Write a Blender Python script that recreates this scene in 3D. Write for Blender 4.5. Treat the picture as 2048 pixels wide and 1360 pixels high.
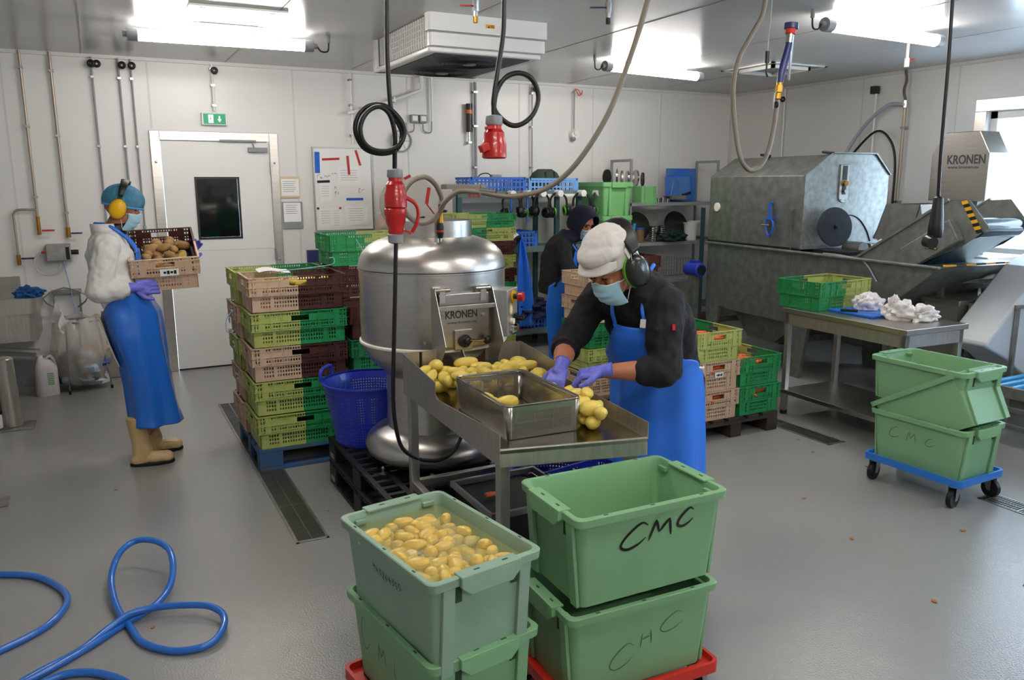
import bpy, math, random
from mathutils import Vector, Matrix, Euler
PI = math.pi
R = math.radians
rnd = random.Random(7)
for o in list(bpy.data.objects): bpy.data.objects.remove(o)
COL = bpy.context.scene.collection
SC = bpy.context.scene
# ---------------- camera, exposure, world ----------------
cam = bpy.data.objects.new('camera', bpy.data.cameras.new('camera')); COL.objects.link(cam)
yaw, pitch, roll = .47487, .19441, .0022
fw = Vector((math.sin(yaw)*math.cos(pitch), math.cos(yaw)*math.cos(pitch), -math.sin(pitch)))
r0 = Vector((math.cos(yaw), -math.sin(yaw), 0)); d0 = fw.cross(r0)
rt = r0*math.cos(roll)+d0*math.sin(roll); dn = -r0*math.sin(roll)+d0*math.cos(roll)
cam.matrix_world = Matrix(((rt.x, -dn.x, -fw.x, 0), (rt.y, -dn.y, -fw.y, 0), (rt.z, -dn.z, -fw.z, 1.8), (0, 0, 0, 1)))
cam.data.sensor_width = 36; cam.data.lens = 1593.5/2048*36; cam.data.clip_start = .05
SC.camera = cam
SC.view_settings.view_transform = 'Standard'; SC.view_settings.look = 'None'
SC.view_settings.gamma = 1; SC.view_settings.use_curve_mapping = False
SC.view_settings.exposure = 0.85
w = bpy.data.worlds.new('world'); SC.world = w; w.use_nodes = True
wn = w.node_tree.nodes['Background']; wn.inputs[0].default_value = (.60, .79, 1, 1); wn.inputs[1].default_value = 6.0
TUBE = 25.0      # emission of the ceiling tubes
ROOM = dict(xl=-2.6, xr=7.5, yb=8.286, yf=-3.2, zc=2.925)

# ---------------- helpers ----------------
def lin(c):
    if isinstance(c, str):
        c = [int(c[i:i+2], 16)/255 for i in (1, 3, 5)]
    return tuple((v/12.92 if v <= .04045 else ((v+.055)/1.055)**2.4) for v in c)+(1,)
MATS = {}
class NT:
    def __init__(s, m): s.t = m.node_tree; s.n = s.t.nodes; s.l = s.t.links
    def new(s, typ, **k):
        n = s.n.new(typ)
        for a, b in k.items(): setattr(n, a, b)
        return n
    def link(s, a, b): s.l.new(a, b)
    def math(s, op, a, b=None, c=None):
        n = s.n.new('ShaderNodeMath'); n.operation = op
        for i, v in enumerate((a, b, c)):
            if v is None: continue
            if isinstance(v, (int, float)): n.inputs[i].default_value = v
            else: s.l.new(v, n.inputs[i])
        return n.outputs[0]
def mat(name, color, rough=.5, metal=0., var=0., vscale=8., color2=None, bump=0., bscale=60., aniso=None, spec=.5, trans=0., coat=0., sss=0., emit=None, estr=1., alpha=1., ior=1.45, split=None, rvar=0.):
    if name in MATS: return MATS[name]
    m = bpy.data.materials.new(name); m.use_nodes = True; t = NT(m)
    b = t.n['Principled BSDF']; c = lin(color)
    b.inputs['Base Color'].default_value = c; b.inputs['Roughness'].default_value = rough
    b.inputs['Metallic'].default_value = metal; b.inputs['Specular IOR Level'].default_value = spec
    b.inputs['Transmission Weight'].default_value = trans; b.inputs['Coat Weight'].default_value = coat
    b.inputs['IOR'].default_value = ior; b.inputs['Alpha'].default_value = alpha
    if sss: b.inputs['Subsurface Weight'].default_value = sss; b.inputs['Subsurface Radius'].default_value = (.02, .008, .004)
    if emit: b.inputs['Emission Color'].default_value = lin(emit); b.inputs['Emission Strength'].default_value = estr
    tc = t.new('ShaderNodeTexCoord'); src = tc.outputs['Object']
    if aniso:
        mp = t.new('ShaderNodeMapping'); mp.inputs['Scale'].default_value = aniso; t.link(src, mp.inputs[0]); src = mp.outputs[0]
    colout = None
    if split:     # two tone plastic, the halves meet at local x = split[1]
        sx = t.new('ShaderNodeSeparateXYZ'); t.link(tc.outputs['Object'], sx.inputs[0])
        g = t.math('GREATER_THAN', sx.outputs[0], split[1])
        mx = t.new('ShaderNodeMix', data_type='RGBA'); t.link(g, mx.inputs[0])
        mx.inputs[6].default_value = c; mx.inputs[7].default_value = lin(split[0]); colout = mx.outputs[2]
    if var or color2 or rvar:
        nz = t.new('ShaderNodeTexNoise'); nz.inputs['Scale'].default_value = vscale; nz.inputs['Detail'].default_value = 5
        t.link(src, nz.inputs['Vector'])
        if var or color2:
            cr = t.new('ShaderNodeValToRGB'); cr.color_ramp.elements[0].position = .3; cr.color_ramp.elements[1].position = .7
            if color2: cr.color_ramp.elements[0].color = c; cr.color_ramp.elements[1].color = lin(color2)
            else:
                cr.color_ramp.elements[0].color = (1-var, 1-var, 1-var, 1); cr.color_ramp.elements[1].color = (1+var*.5,)*3+(1,)
            t.link(nz.outputs['Fac'], cr.inputs[0])
            if color2: colout = cr.outputs[0]
            else:
                mx2 = t.new('ShaderNodeMix', data_type='RGBA', blend_type='MULTIPLY'); mx2.inputs[0].default_value = 1
                if colout: t.link(colout, mx2.inputs[6])
                else: mx2.inputs[6].default_value = c
                t.link(cr.outputs[0], mx2.inputs[7]); colout = mx2.outputs[2]
        if rvar:
            t.link(t.math('MULTIPLY_ADD', nz.outputs['Fac'], rvar, rough-rvar/2), b.inputs['Roughness'])
    if colout: t.link(colout, b.inputs['Base Color'])
    if bump:
        nb = t.new('ShaderNodeTexNoise'); nb.inputs['Scale'].default_value = bscale; nb.inputs['Detail'].default_value = 3
        t.link(src, nb.inputs['Vector']); bp = t.new('ShaderNodeBump'); bp.inputs['Strength'].default_value = bump
        bp.inputs['Distance'].default_value = .01
        t.link(nb.outputs['Fac'], bp.inputs['Height']); t.link(bp.outputs[0], b.inputs['Normal'])
    MATS[name] = m; return m
def lattice(name, base, px, pz, fx, fz, shiftrow=False):
    """a copy of the material with rows of real see-through holes, laid out in metres on the UV map"""
    if name in MATS: return MATS[name]
    m = base.copy(); m.name = name; t = NT(m); b = t.n['Principled BSDF']
    uv = t.new('ShaderNodeUVMap'); sx = t.new('ShaderNodeSeparateXYZ'); t.link(uv.outputs[0], sx.inputs[0])
    v = t.math('DIVIDE', sx.outputs[1], pz)
    u = t.math('DIVIDE', sx.outputs[0], px)
    if shiftrow:
        u = t.math('ADD', u, t.math('MULTIPLY', t.math('FLOOR', v), .5))
    a = t.math('LESS_THAN', t.math('FRACT', u), fx); c = t.math('LESS_THAN', t.math('FRACT', v), fz)
    t.link(t.math('SUBTRACT', 1, t.math('MULTIPLY', a, c)), b.inputs['Alpha'])
    MATS[name] = m; return m

class MB:
    """collects shapes; build() links them as ONE mesh object"""
    def __init__(s): s.v = []; s.f = []; s.mi = []; s.uv = {}; s.T = Matrix(); s.m = 0
    def add(s, vs, fs, m=None, uvs=None):
        o = len(s.v); s.v += [tuple(s.T @ Vector(v)) for v in vs]
        for i, f in enumerate(fs):
            if uvs: s.uv[len(s.f)] = uvs[i]
            s.f.append(tuple(a+o for a in f)); s.mi.append(s.m if m is None else m)
        return s
    def box(s, x0, x1, y0, y1, z0, z1, m=None, taper=None):
        a = taper or 0
        vs = [(x0+a, y0+a, z0), (x1-a, y0+a, z0), (x1-a, y1-a, z0), (x0+a, y1-a, z0), (x0, y0, z1), (x1, y0, z1), (x1, y1, z1), (x0, y1, z1)]
        return s.add(vs, [(3, 2, 1, 0), (4, 5, 6, 7), (0, 1, 5, 4), (1, 2, 6, 5), (2, 3, 7, 6), (3, 0, 4, 7)], m)
    def bar(s, p0, p1, wd, ht, m=None, up=(0, 0, 1)):
        p0 = Vector(p0); p1 = Vector(p1); d = (p1-p0).normalized(); u = Vector(up)
        if abs(d.dot(u)) > .98: u = Vector((0, 1, 0))
        a = d.cross(u).normalized()*wd/2; b = a.cross(d).normalized()*ht/2
        vs = [p+q for p in (p0, p1) for q in (-a-b, a-b, a+b, -a+b)]
        return s.add(vs, [(3, 2, 1, 0), (4, 5, 6, 7), (0, 1, 5, 4), (1, 2, 6, 5), (2, 3, 7, 6), (3, 0, 4, 7)], m)
    def cyl(s, p0, p1, ra, rb=None, n=14, cap=True, m=None):
        p0 = Vector(p0); p1 = Vector(p1); rb = ra if rb is None else rb; d = (p1-p0)
        L = d.length; d.normalize(); u = Vector((0, 0, 1)) if abs(d.z) < .9 else Vector((1, 0, 0))
        a = d.cross(u).normalized(); b = d.cross(a)
        vs = []; fs = []; uvs = []
        for i in range(n):
            q = a*math.cos(2*PI*i/n)+b*math.sin(2*PI*i/n); vs += [p0+q*ra, p1+q*rb]
        for i in range(n):
            j = (i+1) % n; fs.append((2*i, 2*j, 2*j+1, 2*i+1))
            u0 = 2*PI*i/n*ra; u1 = 2*PI*(i+1)/n*ra; uvs.append(((u0, 0), (u1, 0), (u1, L), (u0, L)))
        if cap:
            fs.append(tuple(2*i for i in range(n))[::-1]); fs.append(tuple(2*i+1 for i in range(n)))
            uvs += [[(vs[k].x, vs[k].y) for k in f] for f in fs[-2:]]
        return s.add(vs, fs, m, uvs)
    def lathe(s, prof, c=(0, 0, 0), n=32, m=None, sx=1, sy=1, ax=None, cap0=False, cap1=False):
        vs = []; fs = []; uvs = []; k = len(prof); c = Vector(c); ln = [0]
        for i in range(1, k): ln.append(ln[-1]+math.dist(prof[i], prof[i-1]))
        A = Matrix() if ax is None else Vector((0, 0, 1)).rotation_difference(Vector(ax)).to_matrix().to_4x4()
        for i in range(n):
            t = 2*PI*i/n
            for (r, z) in prof: vs.append(c+(A @ Vector((r*math.cos(t)*sx, r*math.sin(t)*sy, z))))
        rm = max(p[0] for p in prof)
        for i in range(n):
            j = (i+1) % n
            for q in range(k-1):
                fs.append((i*k+q, j*k+q, j*k+q+1, i*k+q+1))
                u0 = 2*PI*i/n*rm; u1 = 2*PI*(i+1)/n*rm
                uvs.append(((u0, ln[q]), (u1, ln[q]), (u1, ln[q+1]), (u0, ln[q+1])))
        if cap0: fs.append(tuple(i*k for i in range(n))[::-1]); uvs.append([(vs[a].x, vs[a].y) for a in fs[-1]])
        if cap1: fs.append(tuple(i*k+k-1 for i in range(n))); uvs.append([(vs[a].x, vs[a].y) for a in fs[-1]])
        return s.add(vs, fs, m, uvs)
    def tube(s, pts, r, n=8, m=None, closed=False, sub=6, smooth=True, radii=None):
        P = [Vector(p) for p in pts]
        if smooth and len(P) > 2:
            Q = []; RR = []; N = len(P); rng = range(N if closed else N-1)
            for i in rng:
                a = P[(i-1) % N] if closed or i > 0 else P[0]*2-P[1]; b = P[i]; c = P[(i+1) % N]
                d = P[(i+2) % N] if closed or i+2 < N else P[-1]*2-P[-2]
                for k in range(sub):
                    t = k/sub; Q.append(.5*((2*b)+(c-a)*t+(2*a-5*b+4*c-d)*t*t+(-a+3*b-3*c+d)*t**3))
                    if radii: RR.append(radii[i]*(1-t)+radii[(i+1) % N]*t)
            if not closed:
                Q.append(P[-1]); 
                if radii: RR.append(radii[-1])
            P = Q
        else: RR = radii
        N = len(P); vs = []; fs = []; nrm = None
        for i in range(N):
            if closed: d = (P[(i+1) % N]-P[i-1]).normalized()
            else: d = (P[min(i+1, N-1)]-P[max(i-1, 0)]).normalized()
            if nrm is None:
                u = Vector((0, 0, 1)) if abs(d.z) < .9 else Vector((1, 0, 0)); nrm = d.cross(u).normalized()
            nrm = (nrm-d*nrm.dot(d)).normalized(); b = d.cross(nrm); rr = RR[i] if RR else r
            for k in range(n):
                t = 2*PI*k/n; vs.append(P[i]+(nrm*math.cos(t)+b*math.sin(t))*rr)
        for i in range(N if closed else N-1):
            j = (i+1) % N
            for k in range(n): fs.append((i*n+k, i*n+(k+1) % n, j*n+(k+1) % n, j*n+k))
        if not closed: fs.append(tuple(range(n))[::-1]); fs.append(tuple((N-1)*n+k for k in range(n)))
        return s.add(vs, fs, m)
    def ell(s, c, r, rot=None, n=16, k=10, m=None):
        c = Vector(c); M = rot.to_3x3() if rot is not None else Matrix.Identity(3); vs = []; fs = []
        if isinstance(r, (int, float)): r = (r, r, r)
        vs.append(c+M @ Vector((0, 0, -r[2])))
        for j in range(1, k):
            p = -PI/2+PI*j/k
            for i in range(n):
                t = 2*PI*i/n; vs.append(c+M @ Vector((r[0]*math.cos(p)*math.cos(t), r[1]*math.cos(p)*math.sin(t), r[2]*math.sin(p))))
        vs.append(c+M @ Vector((0, 0, r[2])))
        for i in range(n): fs.append((0, 1+(i+1) % n, 1+i))
        for j in range(k-2):
            for i in range(n): fs.append((1+j*n+i, 1+j*n+(i+1) % n, 1+(j+1)*n+(i+1) % n, 1+(j+1)*n+i))
        e = len(vs)-1
        for i in range(n): fs.append((e, 1+(k-2)*n+i, 1+(k-2)*n+(i+1) % n))
        return s.add(vs, fs, m)
    def cap(s, p0, p1, ra, rb, n=12, m=None):
        """tapered capsule"""
        s.cyl(p0, p1, ra, rb, n=n, m=m); s.ell(p0, ra, n=n, k=8, m=m); s.ell(p1, rb, n=n, k=8, m=m); return s
    def rings(s, R_, n=20, m=None, caps=True, sq=1.0):
        """lofted body: R_ = [(centre, right vector, front vector)] ; vectors carry the radii"""
        vs = []; fs = []
        for c, a, b in R_:
            c = Vector(c); a = Vector(a); b = Vector(b)
            for i in range(n):
                t = 2*PI*i/n; ct, st = math.cos(t), math.sin(t)
                vs.append(c+a*math.copysign(abs(ct)**sq, ct)+b*math.copysign(abs(st)**sq, st))
        for j in range(len(R_)-1):
            for i in range(n): fs.append((j*n+i, j*n+(i+1) % n, (j+1)*n+(i+1) % n, (j+1)*n+i))
        if caps: fs.append(tuple(range(n))[::-1]); fs.append(tuple((len(R_)-1)*n+i for i in range(n)))
        return s.add(vs, fs, m)
    def prism(s, poly, a, b, axis='y', m=None):
        """extrude a 2-D polygon: axis y -> poly is (x,z); x -> (y,z); z -> (x,y)"""
        f = {'y': lambda p, t: (p[0], t, p[1]), 'x': lambda p, t: (t, p[0], p[1]), 'z': lambda p, t: (p[0], p[1], t)}[axis]
        n = len(poly); vs = [f(p, a) for p in poly]+[f(p, b) for p in poly]
        return s.add(vs, [tuple(range(n))[::-1], tuple(range(n, 2*n))]+[(i, (i+1) % n, n+(i+1) % n, n+i) for i in range(n)], m)
    def grid(s, fn, nu, nv, m=None, uvs=None, closed=False):
        vs = [fn(i/nu, j/nv) for j in range(nv+1) for i in range(nu+1)]
        W = nu+1; fs = [(j*W+i, j*W+i+1, (j+1)*W+i+1, (j+1)*W+i) for j in range(nv) for i in range(nu)]
        U = None
        if uvs: U = [[((i+a)/nu*uvs[0], (j+b)/nv*uvs[1]) for a, b in ((0, 0), (1, 0), (1, 1), (0, 1))] for j in range(nv) for i in range(nu)]
        return s.add(vs, fs, m, U)
    def build(s, name, mats, parent=None, smooth=0, bevel=0, label=None, cat=None, group=None, kind=None, solid=0, loc=None, rotz=None, fixn=True, subs=0, seg=2):
        me = bpy.data.meshes.new(name); me.from_pydata(s.v, [], s.f); me.update()
        mats = mats if isinstance(mats, (list, tuple)) else [mats]
        for q in mats: me.materials.append(q)
        for p, i in zip(me.polygons, s.mi): p.material_index = min(i, len(mats)-1)
        if fixn:
            import bmesh
            bm = bmesh.new(); bm.from_mesh(me); bmesh.ops.recalc_face_normals(bm, faces=bm.faces); bm.to_mesh(me); bm.free()
        ul = me.uv_layers.new(name='UVMap').data
        for p in me.polygons:
            u = s.uv.get(p.index)
            n = p.normal; ax = max(range(3), key=lambda k: abs(n[k]))
            if u: 
                vi = [me.loops[l].vertex_index for l in p.loop_indices]; f0 = s.f[p.index]; mp = {a: b for a, b in zip(f0, u)}
                for l, a in zip(p.loop_indices, vi): ul[l].uv = mp.get(a, (0, 0))
            else:
                for l in p.loop_indices:
                    c = me.vertices[me.loops[l].vertex_index].co
                    ul[l].uv = ((c.y, c.z), (c.x, c.z), (c.x, c.y))[ax]
        if smooth:
            for p in me.polygons: p.use_smooth = True
            me.set_sharp_from_angle(angle=R(smooth))
        o = bpy.data.objects.new(name, me); COL.objects.link(o)
        if parent: o.parent = parent
        if loc is not None: o.location = loc
        if rotz is not None: o.rotation_euler[2] = rotz
        if solid: q = o.modifiers.new('solid', 'SOLIDIFY'); q.thickness = solid; q.offset = 0
        if bevel:
            q = o.modifiers.new('bevel', 'BEVEL'); q.width = bevel; q.segments = seg; q.limit_method = 'ANGLE'; q.angle_limit = R(40); q.harden_normals = False
        if subs: q = o.modifiers.new('sub', 'SUBSURF'); q.levels = subs; q.render_levels = subs
        tag(o, label, cat, group, kind); return o
def tag(o, label=None, cat=None, group=None, kind=None):
    if label: o['label'] = label
    if cat: o['category'] = cat
    if group: o['group'] = group
    if kind: o['kind'] = kind
    return o
def thing(name, label, cat, loc=(0, 0, 0), rotz=0, group=None, rot=None):
    o = bpy.data.objects.new(name, None); COL.objects.link(o); o.location = loc; o.empty_display_size = .1
    o.rotation_euler = rot if rot else (0, 0, rotz)
    return tag(o, label, cat, group)
def dup(o, loc=None, rot=None, label=None, group=None, scale=None, cat=None):
    """a copy of a thing with copies of its parts and sub-parts"""
    def cp(a, par):
        c = a.copy(); COL.objects.link(c); c.parent = par
        for ch in [x for x in KIDS(a)]: cp(ch, c)
        return c
    c = cp(o, None)
    if loc is not None: c.location = loc
    if rot is not None: c.rotation_euler = rot
    if label: c['label'] = label
    if group: c['group'] = group
    if scale is not None: c.scale = scale
    return c
def KIDS(o): return [x for x in bpy.data.objects if x.parent == o] if not KID_CACHE else KID_CACHE.get(o.name, [])
KID_CACHE = None
def text_mesh(name, s, size, mats, parent, M, extrude=.0006, bold=0, sx=1):
    cu = bpy.data.curves.new(name, 'FONT'); cu.body = s; cu.size = size; cu.extrude = extrude; cu.offset = bold; cu.align_x = 'CENTER'; cu.align_y = 'CENTER'
    tmp = bpy.data.objects.new(name, cu); COL.objects.link(tmp)
    bpy.context.view_layer.update()
    me = bpy.data.meshes.new_from_object(tmp.evaluated_get(bpy.context.evaluated_depsgraph_get()))
    bpy.data.objects.remove(tmp); me.materials.clear(); me.materials.append(mats)
    o = bpy.data.objects.new(name, me); COL.objects.link(o); o.parent = parent
    o.matrix_local = M @ Matrix.Diagonal((sx, 1, 1, 1)); return o
def frame(o, x, y):
    """matrix with given origin, local x and y directions"""
    x = Vector(x).normalized(); y = Vector(y); y = (y-x*y.dot(x)).normalized(); z = x.cross(y); o = Vector(o)
    return Matrix(((x.x, y.x, z.x, o.x), (x.y, y.y, z.y, o.y), (x.z, y.z, z.z, o.z), (0, 0, 0, 1)))
def ink(name, strokes, wd, parent, M, m):
    """pen strokes lying on a surface: M maps (u,v) to the surface"""
    mb = MB()
    for st in strokes:
        P = [Vector((a, b, 0)) for a, b in st]; Q = []
        for i in range(len(P)-1):
            a = P[i-1] if i else P[0]*2-P[1]; b = P[i]; c = P[i+1]; d = P[i+2] if i+2 < len(P) else P[-1]*2-P[-2]
            for k in range(5):
                t = k/5; Q.append(.5*((2*b)+(c-a)*t+(2*a-5*b+4*c-d)*t*t+(-a+3*b-3*c+d)*t**3))
        Q.append(P[-1]); vs = []
        for i, q in enumerate(Q):
            d = (Q[min(i+1, len(Q)-1)]-Q[max(i-1, 0)]).normalized(); s = Vector((-d.y, d.x, 0)); e = min(1, .35+.9*math.sin(PI*i/(len(Q)-1)))
            vs += [q+s*wd/2*e, q-s*wd/2*e]
        mb.add(vs, [(2*i, 2*i+1, 2*i+3, 2*i+2) for i in range(len(Q)-1)])
    o = mb.build(name, m, parent, fixn=False); o.matrix_local = M; return o
def blob(name, mb, mats, parent=None, vox=.008, smooth=4, disp=0, dsize=.08, label=None, cat=None):
    o = mb.build(name, mats, parent, smooth=180, fixn=True, label=label, cat=cat)
    q = o.modifiers.new('fuse', 'REMESH'); q.mode = 'VOXEL'; q.voxel_size = vox; q.use_smooth_shade = True
    if smooth: q = o.modifiers.new('smooth', 'SMOOTH'); q.factor = .5; q.iterations = smooth
    if disp:
        tx = bpy.data.textures.new(name+'_folds', 'CLOUDS'); tx.noise_scale = dsize; tx.noise_depth = 1
        q = o.modifiers.new('folds', 'DISPLACE'); q.texture = tx; q.strength = disp; q.mid_level = .5; q.texture_coords = 'GLOBAL'
    return o
# ---------------- materials ----------------
M = {}
M['wall'] = mat('wall_panel', '#dcdad6', rough=.32, rvar=.1, vscale=2)
M['ceil'] = mat('ceiling_panel', '#b9b9b9', rough=.22, rvar=.12, vscale=3, bump=.03, bscale=8)
M['floor'] = mat('resin_floor', '#979694', rough=.18, var=.05, vscale=1.1, bump=.16, bscale=130, rvar=.05)
M['base'] = mat('skirting_grey', '#908b84', rough=.4)
M['seam'] = mat('joint_strip', '#cfccc8', rough=.4)
M['white'] = mat('white_plastic', '#e6e5e1', rough=.35)
M['whitem'] = mat('white_paint', '#e2e1dd', rough=.3)
M['paper'] = mat('paper', '#ecebe8', rough=.8)
M['card'] = mat('cardboard_tan', '#d9c49b', rough=.8)
M['tape'] = mat('packing_strip', '#efe9da', rough=.6)
M['greyp'] = mat('grey_plastic', '#8b8e90', rough=.45)
M['steel'] = mat('brushed_steel', '#bdb9b2', rough=.3, metal=1, var=.10, vscale=6, aniso=(1, 1, 12), bump=.02, bscale=120)
M['steelh'] = mat('brushed_steel_h', '#b8b4ad', rough=.36, metal=.8, var=.12, vscale=6, aniso=(10, 10, 1), bump=.02, bscale=90)
M['dsteel'] = mat('dull_steel', '#a3a29c', rough=.45, metal=.9, var=.22, vscale=14, bump=.02, bscale=90)
M['tank'] = mat('tank_steel', '#c6c2bc', rough=.33, metal=1, var=.08, vscale=4, aniso=(3, 3, 14), bump=.015, bscale=60)
M['galv'] = mat('galvanised', '#8e918e', rough=.5, metal=.75, var=.28, vscale=18, bump=.02, bscale=70)
M['galvd'] = mat('galvanised_dark', '#8a8c87', rough=.5, metal=.75, var=.25, vscale=12)
M['chrome'] = mat('chrome', '#c9c7c2', rough=.15, metal=1)
M['zinc'] = mat('zinc', '#9a9a97', rough=.35, metal=.9)
M['brass'] = mat('brass', '#a5782c', rough=.3, metal=.9)
M['copper'] = mat('beige_pipe', '#a99a8b', rough=.4, metal=.5)
M['black'] = mat('black_rubber', '#141414', rough=.45)
M['blackp'] = mat('black_plastic', '#1c1c1e', rough=.35)
M['dkpallet'] = mat('black_pallet_plastic', '#202124', rough=.5, var=.2, vscale=10)
M['blackg'] = mat('dark_glass', '#0c1112', rough=.06, spec=.8)
M['red'] = mat('red_plastic', '#b3201c', rough=.3, coat=.3)
M['reddolly'] = mat('red_dolly_plastic', '#cf2e20', rough=.35)
M['redt'] = mat('red_tape', '#b82820', rough=.6)
M['bluet'] = mat('blue_tape', '#1f62c8', rough=.6)
M['orange'] = mat('orange_lens', '#e07818', rough=.3)
M['yellow'] = mat('yellow_plastic', '#e0a90e', rough=.4)
M['ylw'] = mat('yellow_sign', '#e3a31d', rough=.5)
M['blue'] = mat('blue_plastic', '#2a62c9', rough=.35)
M['bluedolly'] = mat('blue_dolly_plastic', '#2b77cf', rough=.4)
M['hose'] = mat('blue_hose', '#2a72cf', rough=.25, coat=.4)
M['navy'] = mat('navy_handle', '#22285e', rough=.4)
M['braid'] = mat('braided_steel', '#857c70', rough=.4, metal=.7, bump=.5, bscale=500)
M['gbox'] = mat('green_box_plastic', '#82b082', rough=.42, var=.06, vscale=5, spec=.4)
M['gboxd'] = mat('green_box_plastic_wet', '#90ad96', rough=.38, var=.12, vscale=6, spec=.5)
M['ink'] = mat('marker_ink', '#10150f', rough=.6)
M['inkf'] = mat('marker_ink_faded', '#40563f', rough=.6)
M['skin'] = mat('skin', '#b9785a', rough=.5, sss=.08, var=.12, vscale=14)
M['skin2'] = mat('skin_tan', '#b57454', rough=.5, sss=.08, var=.12, vscale=14)
M['glove'] = mat('blue_nitrile', '#6c70d2', rough=.4, sss=.02, bump=.15, bscale=90)
M['apron'] = mat('blue_apron_plastic', '#226fd6', rough=.26, coat=.35, bump=.25, bscale=9, var=.08, vscale=3)
M['apronm'] = mat('blue_apron_matte', '#2f78ea', rough=.42, coat=.1, bump=.2, bscale=8, var=.08, vscale=3)
M['coat'] = mat('white_coat_cloth', '#d8d6d0', rough=.9, bump=.3, bscale=26, var=.05, vscale=6)
M['blackc'] = mat('black_cloth', '#1c1c1f', rough=.85, bump=.3, bscale=30, var=.15, vscale=6)
M['navyc'] = mat('navy_hood_cloth', '#151a2e', rough=.9)
M['capc'] = mat('white_cap_cloth', '#cfcac4', rough=.9, bump=.4, bscale=26)
M['mask'] = mat('blue_mask_cloth', '#9cc3d2', rough=.8)
M['hairnet'] = mat('blue_hairnet', '#3f86a8', rough=.8, bump=.6, bscale=160, var=.35, vscale=26)
M['hair'] = mat('dark_hair', '#1d1a19', rough=.7)
M['boot'] = mat('cream_rubber', '#c3a36b', rough=.35, color2='#d9bd8a', vscale=10, coat=.3)
M['eye'] = mat('eye_dark', '#231a18', rough=.2)
M['muffk'] = mat('black_green_muff', '#20251f', rough=.3, coat=.2)
M['lime2'] = mat('lime_trim', '#5fae2e', rough=.5)
M['pot'] = mat('peeled_potato', '#e8d168', rough=.38, color2='#e0c24f', vscale=20, sss=.15, bump=.12, bscale=40, spec=.6)
M['potw'] = mat('peeled_potato_wet', '#dcb654', rough=.3, color2='#e9cc72', vscale=22, sss=.1, bump=.1, bscale=40)
M['potr'] = mat('raw_potato', '#8d6a3e', rough=.8, color2='#b08a55', vscale=30, bump=.3, bscale=60)
M['potcut'] = mat('cut_potato', '#d8bd55', rough=.5)
M['carrot'] = mat('carrot', '#e8642a', rough=.5, color2='#ee7d3c', vscale=25, bump=.2, bscale=50)
M['wood'] = mat('pallet_wood', '#6e604e', rough=.8, var=.35, vscale=7, aniso=(1, 6, 6))
M['woodb'] = mat('blue_pallet_wood', '#28588f', rough=.75, color2='#4c5a61', vscale=9)
M['woodd'] = mat('dark_pallet_wood', '#3a312b', rough=.8, var=.3, vscale=8)
M['shelfg'] = mat('shelf_grey', '#8e9294', rough=.45)
M['teal'] = mat('shelf_teal', '#2f5458', rough=.5)
M['tealb'] = mat('shelf_beam', '#5d7371', rough=.5)
M['bluecr'] = mat('blue_crate', '#2f68c4', rough=.45)
M['bluecr2'] = mat('pale_blue_crate', '#6f9fdd', rough=.45)
M['basket'] = mat('blue_basket', '#2236b0', rough=.38, coat=.2)
M['mdark'] = mat('motor_black', '#151617', rough=.5)
M['mblue'] = mat('motor_blue', '#2738a8', rough=.4)
M['belt'] = mat('conveyor_belt_teal', '#143c4e', rough=.25, coat=.5)
M['hdpe'] = mat('milky_white_tub', '#ccd0d4', rough=.3, spec=.5)
M['rollerb'] = mat('blue_roller', '#2a8fc4', rough=.35)
M['cutting'] = mat('blue_cutting_board', '#1c67c6', rough=.5)
M['board2'] = mat('worn_blue_board', '#2a5bd0', rough=.5, color2='#4d7f93', vscale=4)
M['dish'] = mat('dark_disc', '#3a3f49', rough=.5, metal=.5, var=.15, vscale=20)
M['bottle'] = mat('white_canister', '#d6cfcf', rough=.4)
M['exitg'] = mat('exit_green', '#008a5a', rough=.4, emit='#008a5a', estr=.25)
M['exitw'] = mat('exit_white', '#e8fff4', rough=.4, emit='#dffff0', estr=.6)
def trans_mat(name, col, alpha, rough=.2, emit=None):
    m = mat(name, col, rough=rough, alpha=alpha, coat=.5); return m
M['bag'] = mat('clear_bag', '#d8d2c8', rough=.18, alpha=.42, spec=.8, coat=.4, bump=.5, bscale=14)
M['bagw'] = mat('white_thin_bag', '#f2ece8', rough=.3, alpha=.8, coat=.3, bump=.6, bscale=25)
M['water'] = mat('water', '#dfe6c4', rough=.03, trans=1, ior=1.33)
M['glass'] = mat('window_glass', '#ffffff', rough=.02, trans=1, ior=1.01)
# crate plastics, two tone (the halves meet at local x = 0)
CR = {}
for nm, a, b in (('limegreen', '#adb865', '#238f50'), ('greenlime', '#238f50', '#b1bb68'), ('tanbrown', '#c9ab90', '#4a2620'), ('browntan', '#4a2620', '#c9ab90'),
                 ('tan', '#cdae92', '#cdae92'), ('brown', '#4e251e', '#4e251e'), ('green', '#1f7d46', '#1f7d46'), ('lime', '#b0bb68', '#b0bb68')):
    s_ = mat('crate_'+nm, a, rough=.5, split=(b, 0.0), var=.05, vscale=9)
    CR[nm] = (s_, lattice('crate_'+nm+'_holes', s_, .0165, .024, .55, .62))

# ---------------- the room ----------------
xl, xr, yb, yf, zc = ROOM['xl'], ROOM['xr'], ROOM['yb'], ROOM['yf'], ROOM['zc']
def struct(name, mb, m, **k): return mb.build(name, m, kind='structure', **k)
struct('floor', MB().box(xl-.2, xr+.3, yf-.2, yb+.2, -.2, 0), M['floor'])
struct('ceiling', MB().box(xl-.2, xr+.3, yf-.2, yb+.2, zc, zc+.15), M['ceil'])
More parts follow.
